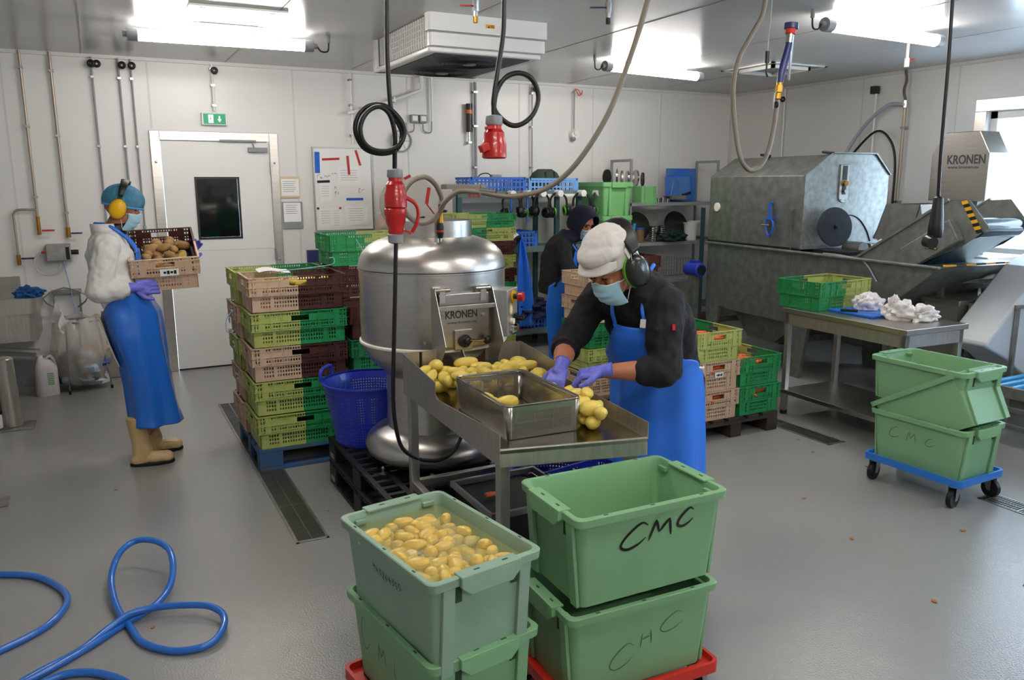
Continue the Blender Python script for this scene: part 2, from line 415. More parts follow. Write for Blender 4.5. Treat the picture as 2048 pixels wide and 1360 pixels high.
# back wall round the door opening
DX0, DX1, DZ = .56, 1.60, 2.20
b_ = MB(); b_.box(xl, DX0, yb, yb+.12, 0, zc); b_.box(DX1, xr, yb, yb+.12, 0, zc); b_.box(DX0, DX1, yb, yb+.12, DZ, zc)
struct('wall_back', b_, M['wall'])
struct('wall_left', MB().box(xl-.12, xl, yf, yb, 0, zc), M['wall'])
struct('wall_front', MB().box(xl, xr, yf-.12, yf, 0, zc), M['wall'])
# right wall with two windows
W1 = (2.6, 4.84, 1.12, 2.45); W2 = (-1.6, 1.2, 1.12, 2.45)
b_ = MB(); xo = xr+.14
b_.box(xr, xo, yf, W2[0], 0, zc); b_.box(xr, xo, W2[1], W1[0], 0, zc); b_.box(xr, xo, W1[1], yb, 0, zc)
for W in (W1, W2): b_.box(xr, xo, W[0], W[1], 0, W[2]); b_.box(xr, xo, W[0], W[1], W[3], zc)
struct('wall_right', b_, M['wall'])
for i, W in enumerate((W1, W2)):
    y0, y1, z0, z1 = W
    fr = MB(); s = .11; x0 = xr-.012
    fr.box(x0, xr+.002, y0-s, y1+s, z1, z1+s); fr.box(x0, xr+.002, y0-s, y1+s, z0-s, z0); fr.box(x0, xr+.002, y0-s, y0, z0, z1); fr.box(x0, xr+.002, y1, y1+s, z0, z1)
    wob = struct('window_%d' % (i+1), fr, M['steel'], bevel=.003)
    f2 = MB(); a = .07; X0, X1 = xr+.06, xr+.13
    for (q0, q1, p0, p1) in ((y0, y1, z1-a, z1), (y0, y1, z0, z0+a), (y0, y0+a, z0, z1), (y1-a, y1, z0, z1), ((y0+y1)/2-a/2, (y0+y1)/2+a/2, z0, z1)): f2.box(X0, X1, q0, q1, p0, p1)
    f2.build('window_frame', M['whitem'], wob, bevel=.004)
    MB().box(xr+.1, xr+.106, y0+a, y1-a, z0+a, z1-a).build('pane', M['glass'], wob)
    MB().box(xr+.005, xr+.06, y0, y1, z0-.001, z0+.012).build('sill', M['whitem'], wob)
# door
dr = MB(); s = .085
for (a, b, c, d) in ((.49, .49+s, 0, 2.285), (1.565, 1.645, 0, 2.285)): dr.box(a, b, yb-.035, yb+.1, c, d)
dr.box(.49+s, 1.565, yb-.035, yb+.1, 2.2, 2.285)
dob = struct('door_1', dr, M['steel'], bevel=.004)
b_ = MB(); b_.box(.58, .852, yb-.012, yb+.04, .012, 2.195); b_.box(1.262, 1.563, yb-.012, yb+.04, .012, 2.195)
b_.box(.852, 1.262, yb-.012, yb+.04, .012, 1.27); b_.box(.852, 1.262, yb-.012, yb+.04, 1.865, 2.195)
b_.build('door_leaf', M['whitem'], dob)
MB().box(.58, 1.563, yb-.014, yb-.011, 1.16, 1.168).build('door_joint', M['seam'], dob)
f = MB()
for q in ((.852, .872, 1.27, 1.865), (1.242, 1.262, 1.27, 1.865), (.872, 1.242, 1.27, 1.29), (.872, 1.242, 1.845, 1.865)): f.box(q[0], q[1], yb-.02, yb-.008, q[2], q[3])
f.build('glazing_bead', M['blackp'], dob)
MB().box(.872, 1.242, yb-.006, yb, 1.29, 1.845).build('door_glass', M['blackg'], dob)
MB().box(.58, 1.563, yb-.016, yb+.02, 0, .014).build('door_seal', M['black'], dob)
c = MB(); c.box(1.36, 1.54, yb-.06, yb-.015, 2.10, 2.145); c.box(1.10, 1.44, yb-.052, yb-.042, 2.195, 2.215); c.bar((1.42, yb-.05, 2.12), (1.40, yb-.05, 2.215), .02, .012)
c.build('door_closer', M['greyp'], dob, bevel=.004)
for z in (.25, 1.1, 1.95): MB().cyl((1.566, yb-.04, z-.06), (1.566, yb-.04, z+.06), .011).build('hinge', M['steel'], dob, smooth=40)
for z in (1.2, 2.15):
    for x in (.53, 1.605): MB().ell((x, yb-.036, z-.15), (.012, .006, .012), n=8, k=6).build('screw_cap', M['chrome'], dob, smooth=60)
# joint strips of the wall and ceiling panels
n_ = 0
for x in (-1.75, -.62, .52, 1.83, 3.02, 4.36, 5.35, 6.35):
    n_ += 1; struct('trim_%d' % n_, MB().box(x-.008, x+.008, yb-.003, yb+.01, .26 if not .4 < x < 1.7 else 2.3, zc), M['seam'])
for y in (7.35, 6.25, 5.15, 3.9, 1.9):
    n_ += 1; struct('trim_%d' % n_, MB().box(xr-.003, xr+.01, y-.007, y+.007, 2.58 if 2.4 < y < 4.9 else .26, zc), M['seam'])
for x in (.0, 1.2, 2.4, 3.63, 4.95, 6.2):
    n_ += 1; struct('trim_%d' % n_, MB().box(x-.006, x+.006, yf, yb, zc-.002, zc+.01), mat('ceiling_joint', '#8f8f8f', rough=.4))
for (a, b, c, d, e, f) in ((xl, xr, yb-.03, yb+.01, zc-.03, zc+.01), (xr-.03, xr+.01, yf, yb, zc-.03, zc+.01)):
    n_ += 1; struct('trim_%d' % n_, MB().box(a, b, c, d, e, f), M['seam'])
struct('trim_%d' % (n_+1), MB().box(xr-.03, xr+.01, yb-.03, yb+.01, .26, zc), M['seam'])
b_ = MB(); b_.box(xl, .49, yb-.05, yb+.01, 0, .26); b_.box(1.645, xr, yb-.05, yb+.01, 0, .26)
struct('baseboard_back', b_, M['base'], bevel=.012)
struct('baseboard_right', MB().box(xr-.05, xr+.01, yf, yb-.05, 0, .26), M['base'], bevel=.012)

# floor drains
def drain(x0, x1, y0, y1, label):
    t = thing('drain_channel', label, 'drain', ((x0+x1)/2, (y0+y1)/2, 0))
    hw, hl = (x1-x0)/2, (y1-y0)/2
    f = MB(); e = .014; f.box(-hw, -hw+e, -hl, hl, .0005, .004); f.box(hw-e, hw, -hl, hl, .0005, .004); f.box(-hw, hw, -hl, -hl+e, .0005, .004); f.box(-hw, hw, hl-e, hl, .0005, .004)
    f.build('drain_frame', M['dsteel'], t)
    MB().box(-hw+e, hw-e, -hl+e, hl-e, .0004, .001).build('drain_trough', mat('drain_dark', '#15140f', rough=.6), t)
    y = -hl+e; L = .5
    while y < hl-e-.05:
        y2 = min(y+L, hl-e); g = MB(); k = y+.008
        g.box(-hw+e, hw-e, y, y+.007, .001, .0045); g.box(-.003, .003, y, y2-.002, .001, .0045)
        while k < y2-.012:
            g.box(-hw+e, hw-e, k, k+.0055, .001, .004); k += .0165
        g.build('grate', M['zinc'], t); y = y2
drain(.75, .92, 3.86, 6.80, 'long slotted steel floor drain running under the front left crate pallet')
drain(4.39, 4.55, 3.71, 4.70, 'short slotted floor drain between the dark pallet and the steel table')
drain(4.39, 4.55, 1.40, 2.64, 'floor drain with pale slotted grate behind the blue trolley wheel')

# ---------------- ceiling things ----------------
tubem = mat('tube_glow', '#ffffff', emit='#fff9f2', estr=TUBE)
def tube_light(x, y, label, L=1.16, az=-3, vis=True):
    t = thing('tube_light', label, 'ceiling light', (x, y, 2.84), R(az), 'long tube lights under the ceiling')
    MB().cyl((-L/2, 0, 0), (L/2, 0, 0), .042, n=20).build('diffuser', tubem, t, smooth=50)
    for s in (-1, 1):
        e = MB(); e.cyl((s*L/2, 0, 0), (s*(L/2+.07), 0, 0), .046, n=18); e.cyl((s*(L/2+.07), 0, 0), (s*(L/2+.10), 0, 0), .02, n=12); e.build('end_cap', M['greyp'], t, smooth=40)
        MB().bar((s*L*.36, 0, .02), (s*L*.36, 0, .085), .03, .02).build('bracket', M['zinc'], t)
    s = 1 if x < 2 else -1
    c = MB(); c.tube([(s*(L/2+.1), 0, 0), (s*(L/2+.13), 0, -.035), (s*(L/2+.18), 0, -.03), (s*(L/2+.19), 0, .03), (s*(L/2+.19), 0, .085)], .006); c.build('supply_cable', M['black'], t, smooth=80)
    MB().cyl((s*(L/2+.19), 0, .03), (s*(L/2+.19), 0, .085), .014).build('cable_gland', M['greyp'], t, smooth=40)
    return t
tube_light(.95, 6.49, 'glowing tube light above the door side, left of the cooling unit')
tube_light(4.85, 6.44, 'glowing tube light over the back shelving, behind the hanging steel hose', az=9)
tube_light(5.10, 4.10, 'glowing tube light at top right over the grey machines', az=3)
for x, y in ((.95, 3.9), (.95, 1.2), (.95, -1.4), (5.1, -1.2), (3.0, 1.9)): tube_light(x, y, 'unseen tube light added on the near part of the ceiling')  # out-of-view tubes added to light the near part of the room
h = thing('ceiling_hatch', 'pale rectangular hatch frame on the ceiling above the left tube light', 'hatch', (.95, 6.0, zc), R(-1))
f = MB()
for q in ((-.31, .31, -.32, -.27), (-.31, .31, .27, .32), (-.31, -.24, -.27, .27), (.24, .31, -.27, .27)): f.box(*q, -.014, -.0005)
f.build('hatch_frame', M['whitem'], h, bevel=.003)
MB().box(-.24, .24, -.27, .27, -.006, -.0005).build('hatch_panel', M['white'], h)
for s in (-1, 1): MB().box(s*.22-.02, s*.22+.02, -.24, .24, -.012, -.006).build('hatch_rail', M['zinc'], h)
h = thing('air_diffuser', 'square sunken air outlet on the ceiling behind the blue spray gun', 'air vent', (6.18, 6.26, zc))
f = MB(); a = .36
for k, (o, z) in enumerate(((.36, -.004), (.25, -.03))): 
    for q in ((-o, o, -o, -o+.03), (-o, o, o-.03, o), (-o, -o+.03, -o, o), (o-.03, o, -o, o)): f.box(*q, z-.006, -.0005)
f.build('vent_frame', M['whitem'], h); MB().box(-.33, .33, -.33, .33, -.004, -.0006).build('vent_plate', M['greyp'], h)
# cooling unit
t = thing('cooling_unit', 'large white cooling unit with two dark fan grilles hung under the ceiling', 'cooling unit', (2.10, 5.25, 2.68))
def rrect(x0, x1, y0, y1, r, n=5):
    P = []
    for cx, cy, a in ((x1-r, y0+r, -90), (x1-r, y1-r, 0), (x0+r, y1-r, 90), (x0+r, y0+r, 180)):
        for k in range(n+1): P.append((cx+r*math.cos(R(a+90*k/n)), cy+r*math.sin(R(a+90*k/n))))
    return P
for z0, z1, d, nm in ((.13, .2445, 0, 'upper_housing'), (.035, .118, .012, 'lower_housing')):
    MB().prism(rrect(-.02+d, .9-d, 0+d, .10, .03), z0, z1, 'z').build(nm, M['whitem'], t, smooth=50)
MB().prism(rrect(-.005, .885, .02, .10, .02), .118, .13, 'z').build('joint_line', M['greyp'], t)
b_ = MB(); b_.prism(rrect(.0, .88, .06, 1.26, .03), 0, .035, 'z'); b_.build('drip_tray', M['whitem'], t, smooth=40, bevel=.01)
b_ = MB(); b_.box(.02, .86, .1, 1.2, .035, .2445); b_.build('coil_block', mat('coil_fins', '#8f8d8c', rough=.5, metal=.3, bump=.8, bscale=200, aniso=(1, 30, 1)), t)
MB().prism(rrect(-.01, .89, 1.2, 1.28, .03), .0, .2445, 'z').build('rear_housing', M['whitem'], t, smooth=40)
b_ = MB()
for k in range(22): y = .13+k*.047; b_.box(.006, .018, y, y+.008, .04, .24)
for z in (.08, .12, .16, .2): b_.box(.008, .016, .1, .9, z, z+.004)
b_.build('side_grille', M['whitem'], t)
MB().box(.07, .81, .12, 1.20, -.004, .001).build('intake_panel', mat('fan_dark', '#4c4e50', rough=.5, bump=.6, bscale=90), t)
for cy in (.37, .90):
    g = MB(); g.cyl((.44, cy, -.003), (.44, cy, -.018), .25, .23, n=36); g.build('fan_grille', mat('fan_dark', '#4c4e50', rough=.5, bump=.6, bscale=90), t, smooth=40)
    g = MB(); 
    for k in range(1, 8): g.lathe([(.03*k+.008, -.019), (.03*k+.012, -.019), (.03*k+.012, -.023), (.03*k+.008, -.023)], (.44, cy, 0), n=36)
    g.build('fan_guard', M['mdark'], t); MB().cyl((.44, cy, -.02), (.44, cy, -.028), .05, n=20).build('fan_badge', M['greyp'], t)
MB().box(.40, .47, -.0012, .01, .17, .195).build('warning_sticker', M['ylw'], t)
b_ = MB(); b_.add([(.415, -.002, .173), (.431, -.002, .173), (.423, -.002, .189)], [(0, 1, 2)]); [b_.box(.436, .462, -.0022, -.0015, z, z+.003) for z in (.175, .181, .187)]
b_.build('sticker_print', M['ink'], t)
for x in (.33, .6): MB().cyl((x, .02, .24), (x, .02, .2445+.0005), .012).build('bolt', M['mdark'], t)

# valves hanging on ceiling
def ceil_valve(x, y, hz, handle, label, L=.12):
    t = thing('ball_valve', label, 'valve', (x, y, hz))
    MB().cyl((0, 0, 0), (0, 0, zc-hz), .011).build('drop_pipe', M['chrome'], t, smooth=40)
    b = MB(); b.cyl((0, 0, -.03), (0, 0, .03), .02, n=6); b.cyl((0, 0, .03), (0, 0, .045), .015); b.cyl((0, 0, -.06), (0, 0, -.03), .016, n=12); b.build('valve_body', M['chrome'], t, smooth=30)
    MB().cyl((0, 0, -.095), (0, 0, -.06), .014).build('hose_nozzle', M['black'] if handle == 'navy' else M['brass'], t, smooth=40)
    u = Vector((-.889, .457, 0))
    b = MB(); b.bar(u*.02, u*(.02+L), .02, .008); b.build('handle', M[handle], t, bevel=.002)
ceil_valve(2.10, 4.55, 2.83, 'red', 'small valve with red handle under the ceiling in front of the cooling unit', .07)
ceil_valve(2.86, 4.28, 2.84, 'navy', 'small valve with dark blue handle hanging at top centre', .09)
t = thing('ball_valve', 'white tap with red handle just below the top right tube light', 'valve', (6.03, 4.62, 2.80))
MB().cyl((0, 0, 0), (0, 0, .12), .012).build('drop_pipe', M['white'], t); b = MB(); b.cyl((0, 0, -.07), (0, 0, 0), .02); b.build('valve_body', M['white'], t, smooth=40)
MB().box(.02, .08, -.01, .01, -.02, 0).build('handle', M['red'], t, bevel=.002)

# ---------------- back wall things ----------------
Y = yb-.045
def vpipe(x, z0, z1, r, m, label, y=Y, cat='pipe', name='wall_pipe', clips=True, ring=None, bend=None):
    t = thing(name, label, cat, (x, y, z0)); MB().cyl((0, 0, 0), (0, 0, z1-z0), r, n=12).build('pipe_run', m, t, smooth=40)
    if clips:
        for k in (.12, .55, .9):
            zz = (z1-z0)*k; MB().box(-r*1.6, r*1.6, -r*1.1, yb-y-.002, zz-.01, zz+.01).build('pipe_clip', M['zinc'], t)
    if ring:
        for dx in ring: MB().lathe([(.022+.012*math.cos(a), .012*math.sin(a)) for a in [2*PI*k/8 for k in range(9)]], (dx, -.03, z1-z0-.06), n=20, ax=(.2, 1, 0)).build('cable_ring', M['black'], t, smooth=60)
    return t
p = vpipe(-.47, 1.52, 2.92, .011, M['copper'], 'beige wall pipe furthest left, with a side branch at shoulder height')
b = MB(); b.tube([(0, 0, .06), (-.14, 0, .06), (-.175, 0, .03), (-.18, 0, -.02), (-.18, 0, -.35)], .010, sub=4); b.build('branch_pipe', M['copper'], p, smooth=60)
MB().cyl((-.18, 0, -.42), (-.18, 0, -.33), .016).build('valve_body', M['brass'], p, smooth=40); MB().cyl((0, 0, -.16), (0, 0, 0), .015).build('valve_body', M['brass'], p, smooth=40)
b = MB(); b.box(.02, .12, -.04, -.025, -.13, -.115); b.build('handle', M['red'], p, bevel=.002, label='red lever handle')
b = MB(); b.box(-.16, -.05, -.04, -.025, -.37, -.355); b.build('handle', M['navy'], p, bevel=.002, label='dark blue lever handle')
p = vpipe(-.245, 1.36, 2.92, .012, M['copper'], 'beige wall pipe going down to the control box, second from left')
b = MB(); b.cyl((0, 0, -.03), (0, 0, .06), .018); b.build('valve_body', M['brass'], p, smooth=40); MB().box(.02, .11, -.04, -.025, 0, .014).build('handle', M['navy'], p, bevel=.002)
t = thing('control_box', 'grey steel dosing box on the back wall below the two beige pipes', 'control box', (-.33, yb-.09, 1.20))
MB().box(-.105, .09, -.05, .085, -.075, .075).build('housing', M['dsteel'], t, bevel=.008)
b = MB(); b.cyl((.09, 0, .0), (.15, 0, 0), .022); b.box(.05, .08, -.056, -.05, -.06, .05); b.build('connector', M['blackp'], t, smooth=30)
MB().cyl((-.11, -.03, .01), (-.14, -.03, .01), .01).build('inlet', M['red'], t)
b = MB(); b.tube([(-.14, -.03, .01), (-.2, -.03, -.06), (-.17, -.03, -.17), (-.05, -.03, -.19), (.0, -.03, -.1)], .007); b.build('clear_hose', mat('clear_tube', '#c9ccd4', rough=.3, alpha=.6), t, smooth=60)
MB().tube([(.02, .0, -.075), (.06, .03, -.4), (.1, .04, -.9)], .005).build('drain_hose', mat('pale_blue_tube', '#9fb4dc', rough=.4), t, smooth=60)
vpipe(.07, 1.2, 2.9, .009, M['greyp'], 'thin grey conduit with two black cable rings at its top, left of the hairnet worker', ring=(-.0, .045))
vpipe(.285, 1.2, 2.9, .009, M['greyp'], 'thin grey conduit with one black ring, left one of the close pair', ring=(.03,))
vpipe(.385, 1.2, 2.9, .008, M['greyp'], 'thin grey conduit with one black ring, right one of the close pair', ring=(.01,))
vpipe(1.075, 2.475, 2.9, .012, M['white'], 'short white conduit above the green exit sign', ring=(.02,))
vpipe(2.40, 2.2, 2.9, .010, M['white'], 'white conduit dropping to the top of the whiteboard')
vpipe(3.28, 2.45, 2.9, .012, M['white'], 'white conduit right of the small twin junction box', clips=False)
vpipe(3.79, 1.85, 2.88, .016, M['greyp'], 'grey cable duct beside the black beacon')
vpipe(4.50, 1.85, 2.9, .008, M['greyp'], 'thin conduit with a single ring right of the beacon', ring=(.03,))
vpipe(5.06, 2.42, 2.85, .007, M['greyp'], 'thin conduit with orange wire ends above the round alarm', clips=False)
t = thing('wire_ends', 'orange wire loops sticking out at the top of the back wall', 'cable', (5.10, yb-.05, 2.83))
b = MB(); b.tube([(-.06, .02, 0), (0, 0, .04), (.05, 0, -.02), (.08, .02, .03)], .005); b.tube([(-.02, .02, .05), (.02, 0, -.03), (.06, .01, .0)], .005); b.build('wire', mat('orange_wire', '#d9682c', rough=.5), t, smooth=60)
# exit sign
t = thing('exit_sign', 'green lit exit sign with running figure above the door', 'exit sign', (1.07, yb-.03, 2.40))
MB().box(-.115, .115, -.02, .025, -.055, .06).build('housing', M['white'], t, bevel=.006)
MB().box(-.10, .10, -.023, -.019, -.045, .05).build('sign_face', M['exitg'], t)
b = MB(); y = -.0245
b.box(-.055, -.012, y, y+.001, -.035, .04); b.build('doorway_symbol', M['exitw'], t)
b = MB(); b.ell((-.034, y-.001, .026), (.006, .001, .006), n=8, k=6); b.bar((-.034, y-.0008, .016), (-.038, y-.0008, -.004), .009, .001); b.bar((-.038, y-.0008, -.004), (-.026, y-.0008, -.028), .005, .001); b.bar((-.038, y-.0008, -.004), (-.05, y-.0008, -.02), .005, .001); b.bar((-.034, y-.0008, .014), (-.02, y-.0008, .006), .004, .001); b.bar((-.034, y-.0008, .014), (-.049, y-.0008, .004), .004, .001)
b.build('running_figure', M['exitg'], t)
b = MB(); b.prism([(.026, .0), (.044, -.026), (.062, .0), (.05, .0), (.05, .03), (.038, .03), (.038, 0)], y, y+.001); b.build('arrow_symbol', M['exitw'], t)
# whiteboard
t = thing('whiteboard', 'whiteboard with red and blue tape strips and pinned papers', 'whiteboard', (2.295, yb-.02, 1.74))
MB().box(-.30, .30, -.004, .018, -.42, .42).build('board', M['white'], t)
b = MB(); [b.box(*q) for q in ((-.31, .31, -.01, .018, .41, .425), (-.31, .31, -.01, .018, -.425, -.41), (-.31, -.298, -.01, .018, -.41, .41), (.298, .31, -.01, .018, -.41, .41))]; b.build('board_frame', M['zinc'], t)
def strip(nm, cx, cz, w_, h_, ang, m, y=-.008):
    b = MB(); b.T = Matrix.Translation((cx, y, cz)) @ Matrix.Rotation(R(ang), 4, 'Y'); b.box(-w_/2, w_/2, -.001, .001, -h_/2, h_/2); return b.build(nm, m, t)
strip('blue_tape_strip', -.265, .27, .05, .21, 1, M['bluet']); strip('red_tape_strip', -.125, .305, .18, .022, -3, M['redt']); strip('red_tape_strip', .055, .245, .024, .19, -3, M['redt'], -.010); strip('red_tape_strip', .16, .32, .024, .16, -16, M['redt']); strip('blue_tape_strip', .11, -.10, .18, .024, 0, M['bluet'])
strip('magnet_bar', -.21, .08, .13, .025, -2, M['ink']); strip('pinned_sheet', -.195, -.03, .12, .19, -1, M['paper']); strip('pinned_sheet', .06, .14, .24, .19, 0, M['paper'], -.006); strip('pinned_sheet', -.155, -.29, .25, .20, 1, M['paper']); strip('pinned_sheet', .12, -.27, .24, .20, 0, M['paper'])
for x, m in ((-.28, 'ink'), (-.05, 'red')): MB().cyl((x, -.016, -.19), (x, -.009, -.19), .012).build('magnet', M[m], t, smooth=40)
b = MB()
for cx, cz, n, wd in ((-.195, .03, 5, .08), (.06, .19, 5, .18), (-.2, -.22, 6, .1), (-.09, -.22, 7, .06), (.12, -.2, 6, .16)):
    for k in range(n): b.box(cx-wd/2, cx+wd/2*(1-.3*((k*7) % 3)/3), -.0095, -.0091, cz-k*.024, cz-k*.024+.003)
b.build('printed_lines', mat('print_grey', '#8d8f92', rough=.8), t)
I = Matrix.Translation((0, -.0052, 0)) @ Matrix.Rotation(R(90), 4, 'X')
ink('handwriting', [[(-.27, .11), (-.27, .14), (-.24, .15)], [(-.25, .12), (-.23, .125), (-.235, .11), (-.21, .12)], [(-.2, .12), (-.19, .14), (-.17, .125), (-.15, .14), (-.13, .135)], [(-.12, .15), (-.11, .17)], [(-.1, .15), (-.085, .165), (-.07, .15)], [(-.1, .0), (-.09, .03), (-.08, 0)], [(-.1, -.04), (-.085, -.02), (-.095, -.07)], [(-.07, -.02), (-.06, -.04), (-.07, -.05)], [(.15, .0), (.17, .01), (.155, -.03), (.18, -.03)], [(.185, .0), (.19, -.02)], [(.2, -.01), (.22, .005)]], .004, t, I, M['ink'])
t = thing('note_board', 'tan clipboard with a handwritten sheet hanging beside the door frame', 'clipboard', (1.745, yb-.02, 1.77))
MB().box(-.10, .10, 0, .012, -.11, .10).build('clip_backing', M['card'], t, bevel=.003); MB().box(-.085, .09, -.004, 0, -.09, .075).build('note_sheet', M['paper'], t)
b = MB(); [b.box(-.07, .06-.01*(k % 3), -.005, -.0042, .05-k*.02, .053-k*.02) for k in range(6)]; b.build('written_lines', M['ink'], t)
t = thing('note_board', 'grey folder with a note hanging under the tan clipboard beside the door', 'clipboard', (1.76, yb-.02, 1.50))
MB().box(-.10, .10, 0, .012, -.15, .12).build('folder', M['greyp'], t, bevel=.003); MB().box(-.09, .08, -.004, 0, -.08, .11).build('note_sheet', M['paper'], t)
b = MB(); [b.box(-.07, .05-.01*(k % 3), -.005, -.0042, .085-k*.02, .088-k*.02) for k in range(5)]; b.build('written_lines', M['ink'], t)
t = thing('junction_box', 'grey twin junction box on the back wall under the cooling unit', 'junction box', (3.13, yb-.03, 2.47))
for s in (-1, 1): MB().box(s*.048-.042, s*.048+.042, -.03, .028, -.04, .045).build('housing', M['greyp'], t, bevel=.008); MB().box(s*.048-.028, s*.048+.028, -.034, -.03, -.02, .03).build('cover', M['white'], t)
MB().tube([(-.05, 0, -.05), (-.06, 0, -.12), (-.13, 0, -.13), (-.14, .0, -.04)], .007).build('cable', M['greyp'], t, smooth=60); MB().tube([(.05, 0, -.05), (.06, 0, -.12), (.14, 0, -.13), (.15, 0, -.02)], .007).build('cable', M['greyp'], t, smooth=60)
t = thing('warning_beacon', 'slim black signal beacon with orange ring on the back wall', 'beacon', (3.71, yb-.06, 2.35))
MB().cyl((0, 0, 0), (0, 0, .30), .034, n=20).build('beacon_body', M['blackp'], t, smooth=40); MB().cyl((0, 0, .195), (0, 0, .235), .0355, n=20).build('beacon_lens', M['orange'], t, smooth=40)
b = MB(); b.cyl((0, 0, -.1), (0, 0, 0), .014); b.box(-.02, .02, -.02, .055, -.12, -.1); b.build('beacon_bracket', M['chrome'], t, smooth=40)
t = thing('alarm_sounder', 'round white alarm sounder on the back wall above the shelving', 'alarm', (5.07, yb-.03, 2.36))
MB().cyl((0, -.04, 0), (0, .028, 0), .05, .06, n=24).build('alarm_base', M['white'], t, smooth=40); MB().cyl((.0, -.06, .02), (0, -.04, .02), .03, .034, n=20).build('alarm_cap', M['whitem'], t, smooth=40)
b = MB(); b.ell((-.02, -.02, -.05), (.03, .03, .03), n=12, k=8); b.build('alarm_horn', M['greyp'], t, smooth=60)
t = thing('wall_fan', 'round white wall ventilator behind the coiled black cable', 'fan', (2.93, yb-.03, 2.24))
MB().lathe([(.10, .0), (.115, .0), (.115, .02), (.10, .02)], (0, 0, 0), n=32, ax=(0, -1, 0)).build('fan_rim', M['greyp'], t, smooth=30)
MB().cyl((0, .0, 0), (0, .02, 0), .1, n=32).build('fan_plate', M['white'], t); b = MB(); [b.bar((.02*math.cos(a), -.01, .02*math.sin(a)), (.09*math.cos(a), -.01, .09*math.sin(a)), .004, .004) for a in (0, 1.05, 2.1, 3.15, 4.2, 5.25)]; b.build('fan_spokes', M['greyp'], t)
t = thing('condensate_pipe', 'white waste pipe sloping along the wall from under the cooling unit', 'pipe', (3.15, yb-.08, 2.80))
MB().tube([(0, -.0, .05), (0, 0, -.02), (-.06, 0, -.06), (-.5, 0, -.22), (-.8, 0, -.30)], .018, n=12, sub=5).build('pipe_run', M['white'], t, smooth=50)
for x, z in ((-.3, -.148), (-.65, -.262)): MB().box(x-.01, x+.01, -.02, .07, z-.025, z+.025).build('pipe_clip', M['zinc'], t)
MB().cyl((0, 0, .04), (0, 0, .115), .026).build('pipe_socket', M['white'], t, smooth=40)
# right wall pipes and hoses
t = thing('wall_pipe', 'grey steel riser with clips on the right wall, black hose looped from it', 'pipe', (xr-.05, 5.68, 1.3))
MB().cyl((0, .0, 0), (0, .0, 1.25), .016).build('pipe_run', M['copper'], t, smooth=40); b = MB(); b.cyl((0, 0, 1.25), (0, 0, 1.32), .024); b.build('pipe_joint', M['chrome'], t, smooth=40)
b = MB(); b.tube([(0, 0, 1.32), (0, .03, 1.42), (0, .01, 1.52), (0, .03, 1.62)], .014); b.build('flex_joint', M['braid'], t, smooth=60)
for z in (.3, 1.05): MB().box(-.02, .045, -.022, .022, z-.012, z+.012).build('pipe_clip', M['zinc'], t)
b = MB(); b.tube([(-.03, 0, 1.28), (-.03, .2, 1.28), (-.03, .5, 1.05), (-.03, .8, .62), (-.05, .95, .4)], .018); b.build('pale_hose', mat('pale_grey_hose', '#a8aebd', rough=.4), t, smooth=60)
b = MB(); b.tube([(-.04, .02, .1), (-.04, .03, .7), (-.05, .12, .95), (-.06, .3, 1.02), (-.07, .6, .75), (-.1, .8, .5)], .012); b.build('black_hose', M['black'], t, smooth=60)
t = thing('wall_pipe', 'white conduit on the right wall with a black clamp at its top', 'pipe', (xr-.04, 6.05, 1.5)); MB().cyl((0, 0, 0), (0, 0, 1.24), .013).build('pipe_run', M['white'], t, smooth=40)
b = MB(); b.box(-.04, .03, -.02, .05, 1.22, 1.3); b.build('clamp', M['blackp'], t, bevel=.006)
t = thing('wall_pipe', 'thin white conduit in the right wall corner region behind the steel hose', 'pipe', (xr-.03, 7.35, 1.5)); MB().cyl((0, 0, 0), (0, 0, 1.4), .012).build('pipe_run', M['white'], t, smooth=40)
b = MB(); b.lathe([(.022+.012*math.cos(a), .012*math.sin(a)) for a in [2*PI*k/8 for k in range(9)]], (-.03, 0, 1.28), n=20, ax=(1, .2, 0)); b.build('cable_ring', M['black'], t, smooth=60)
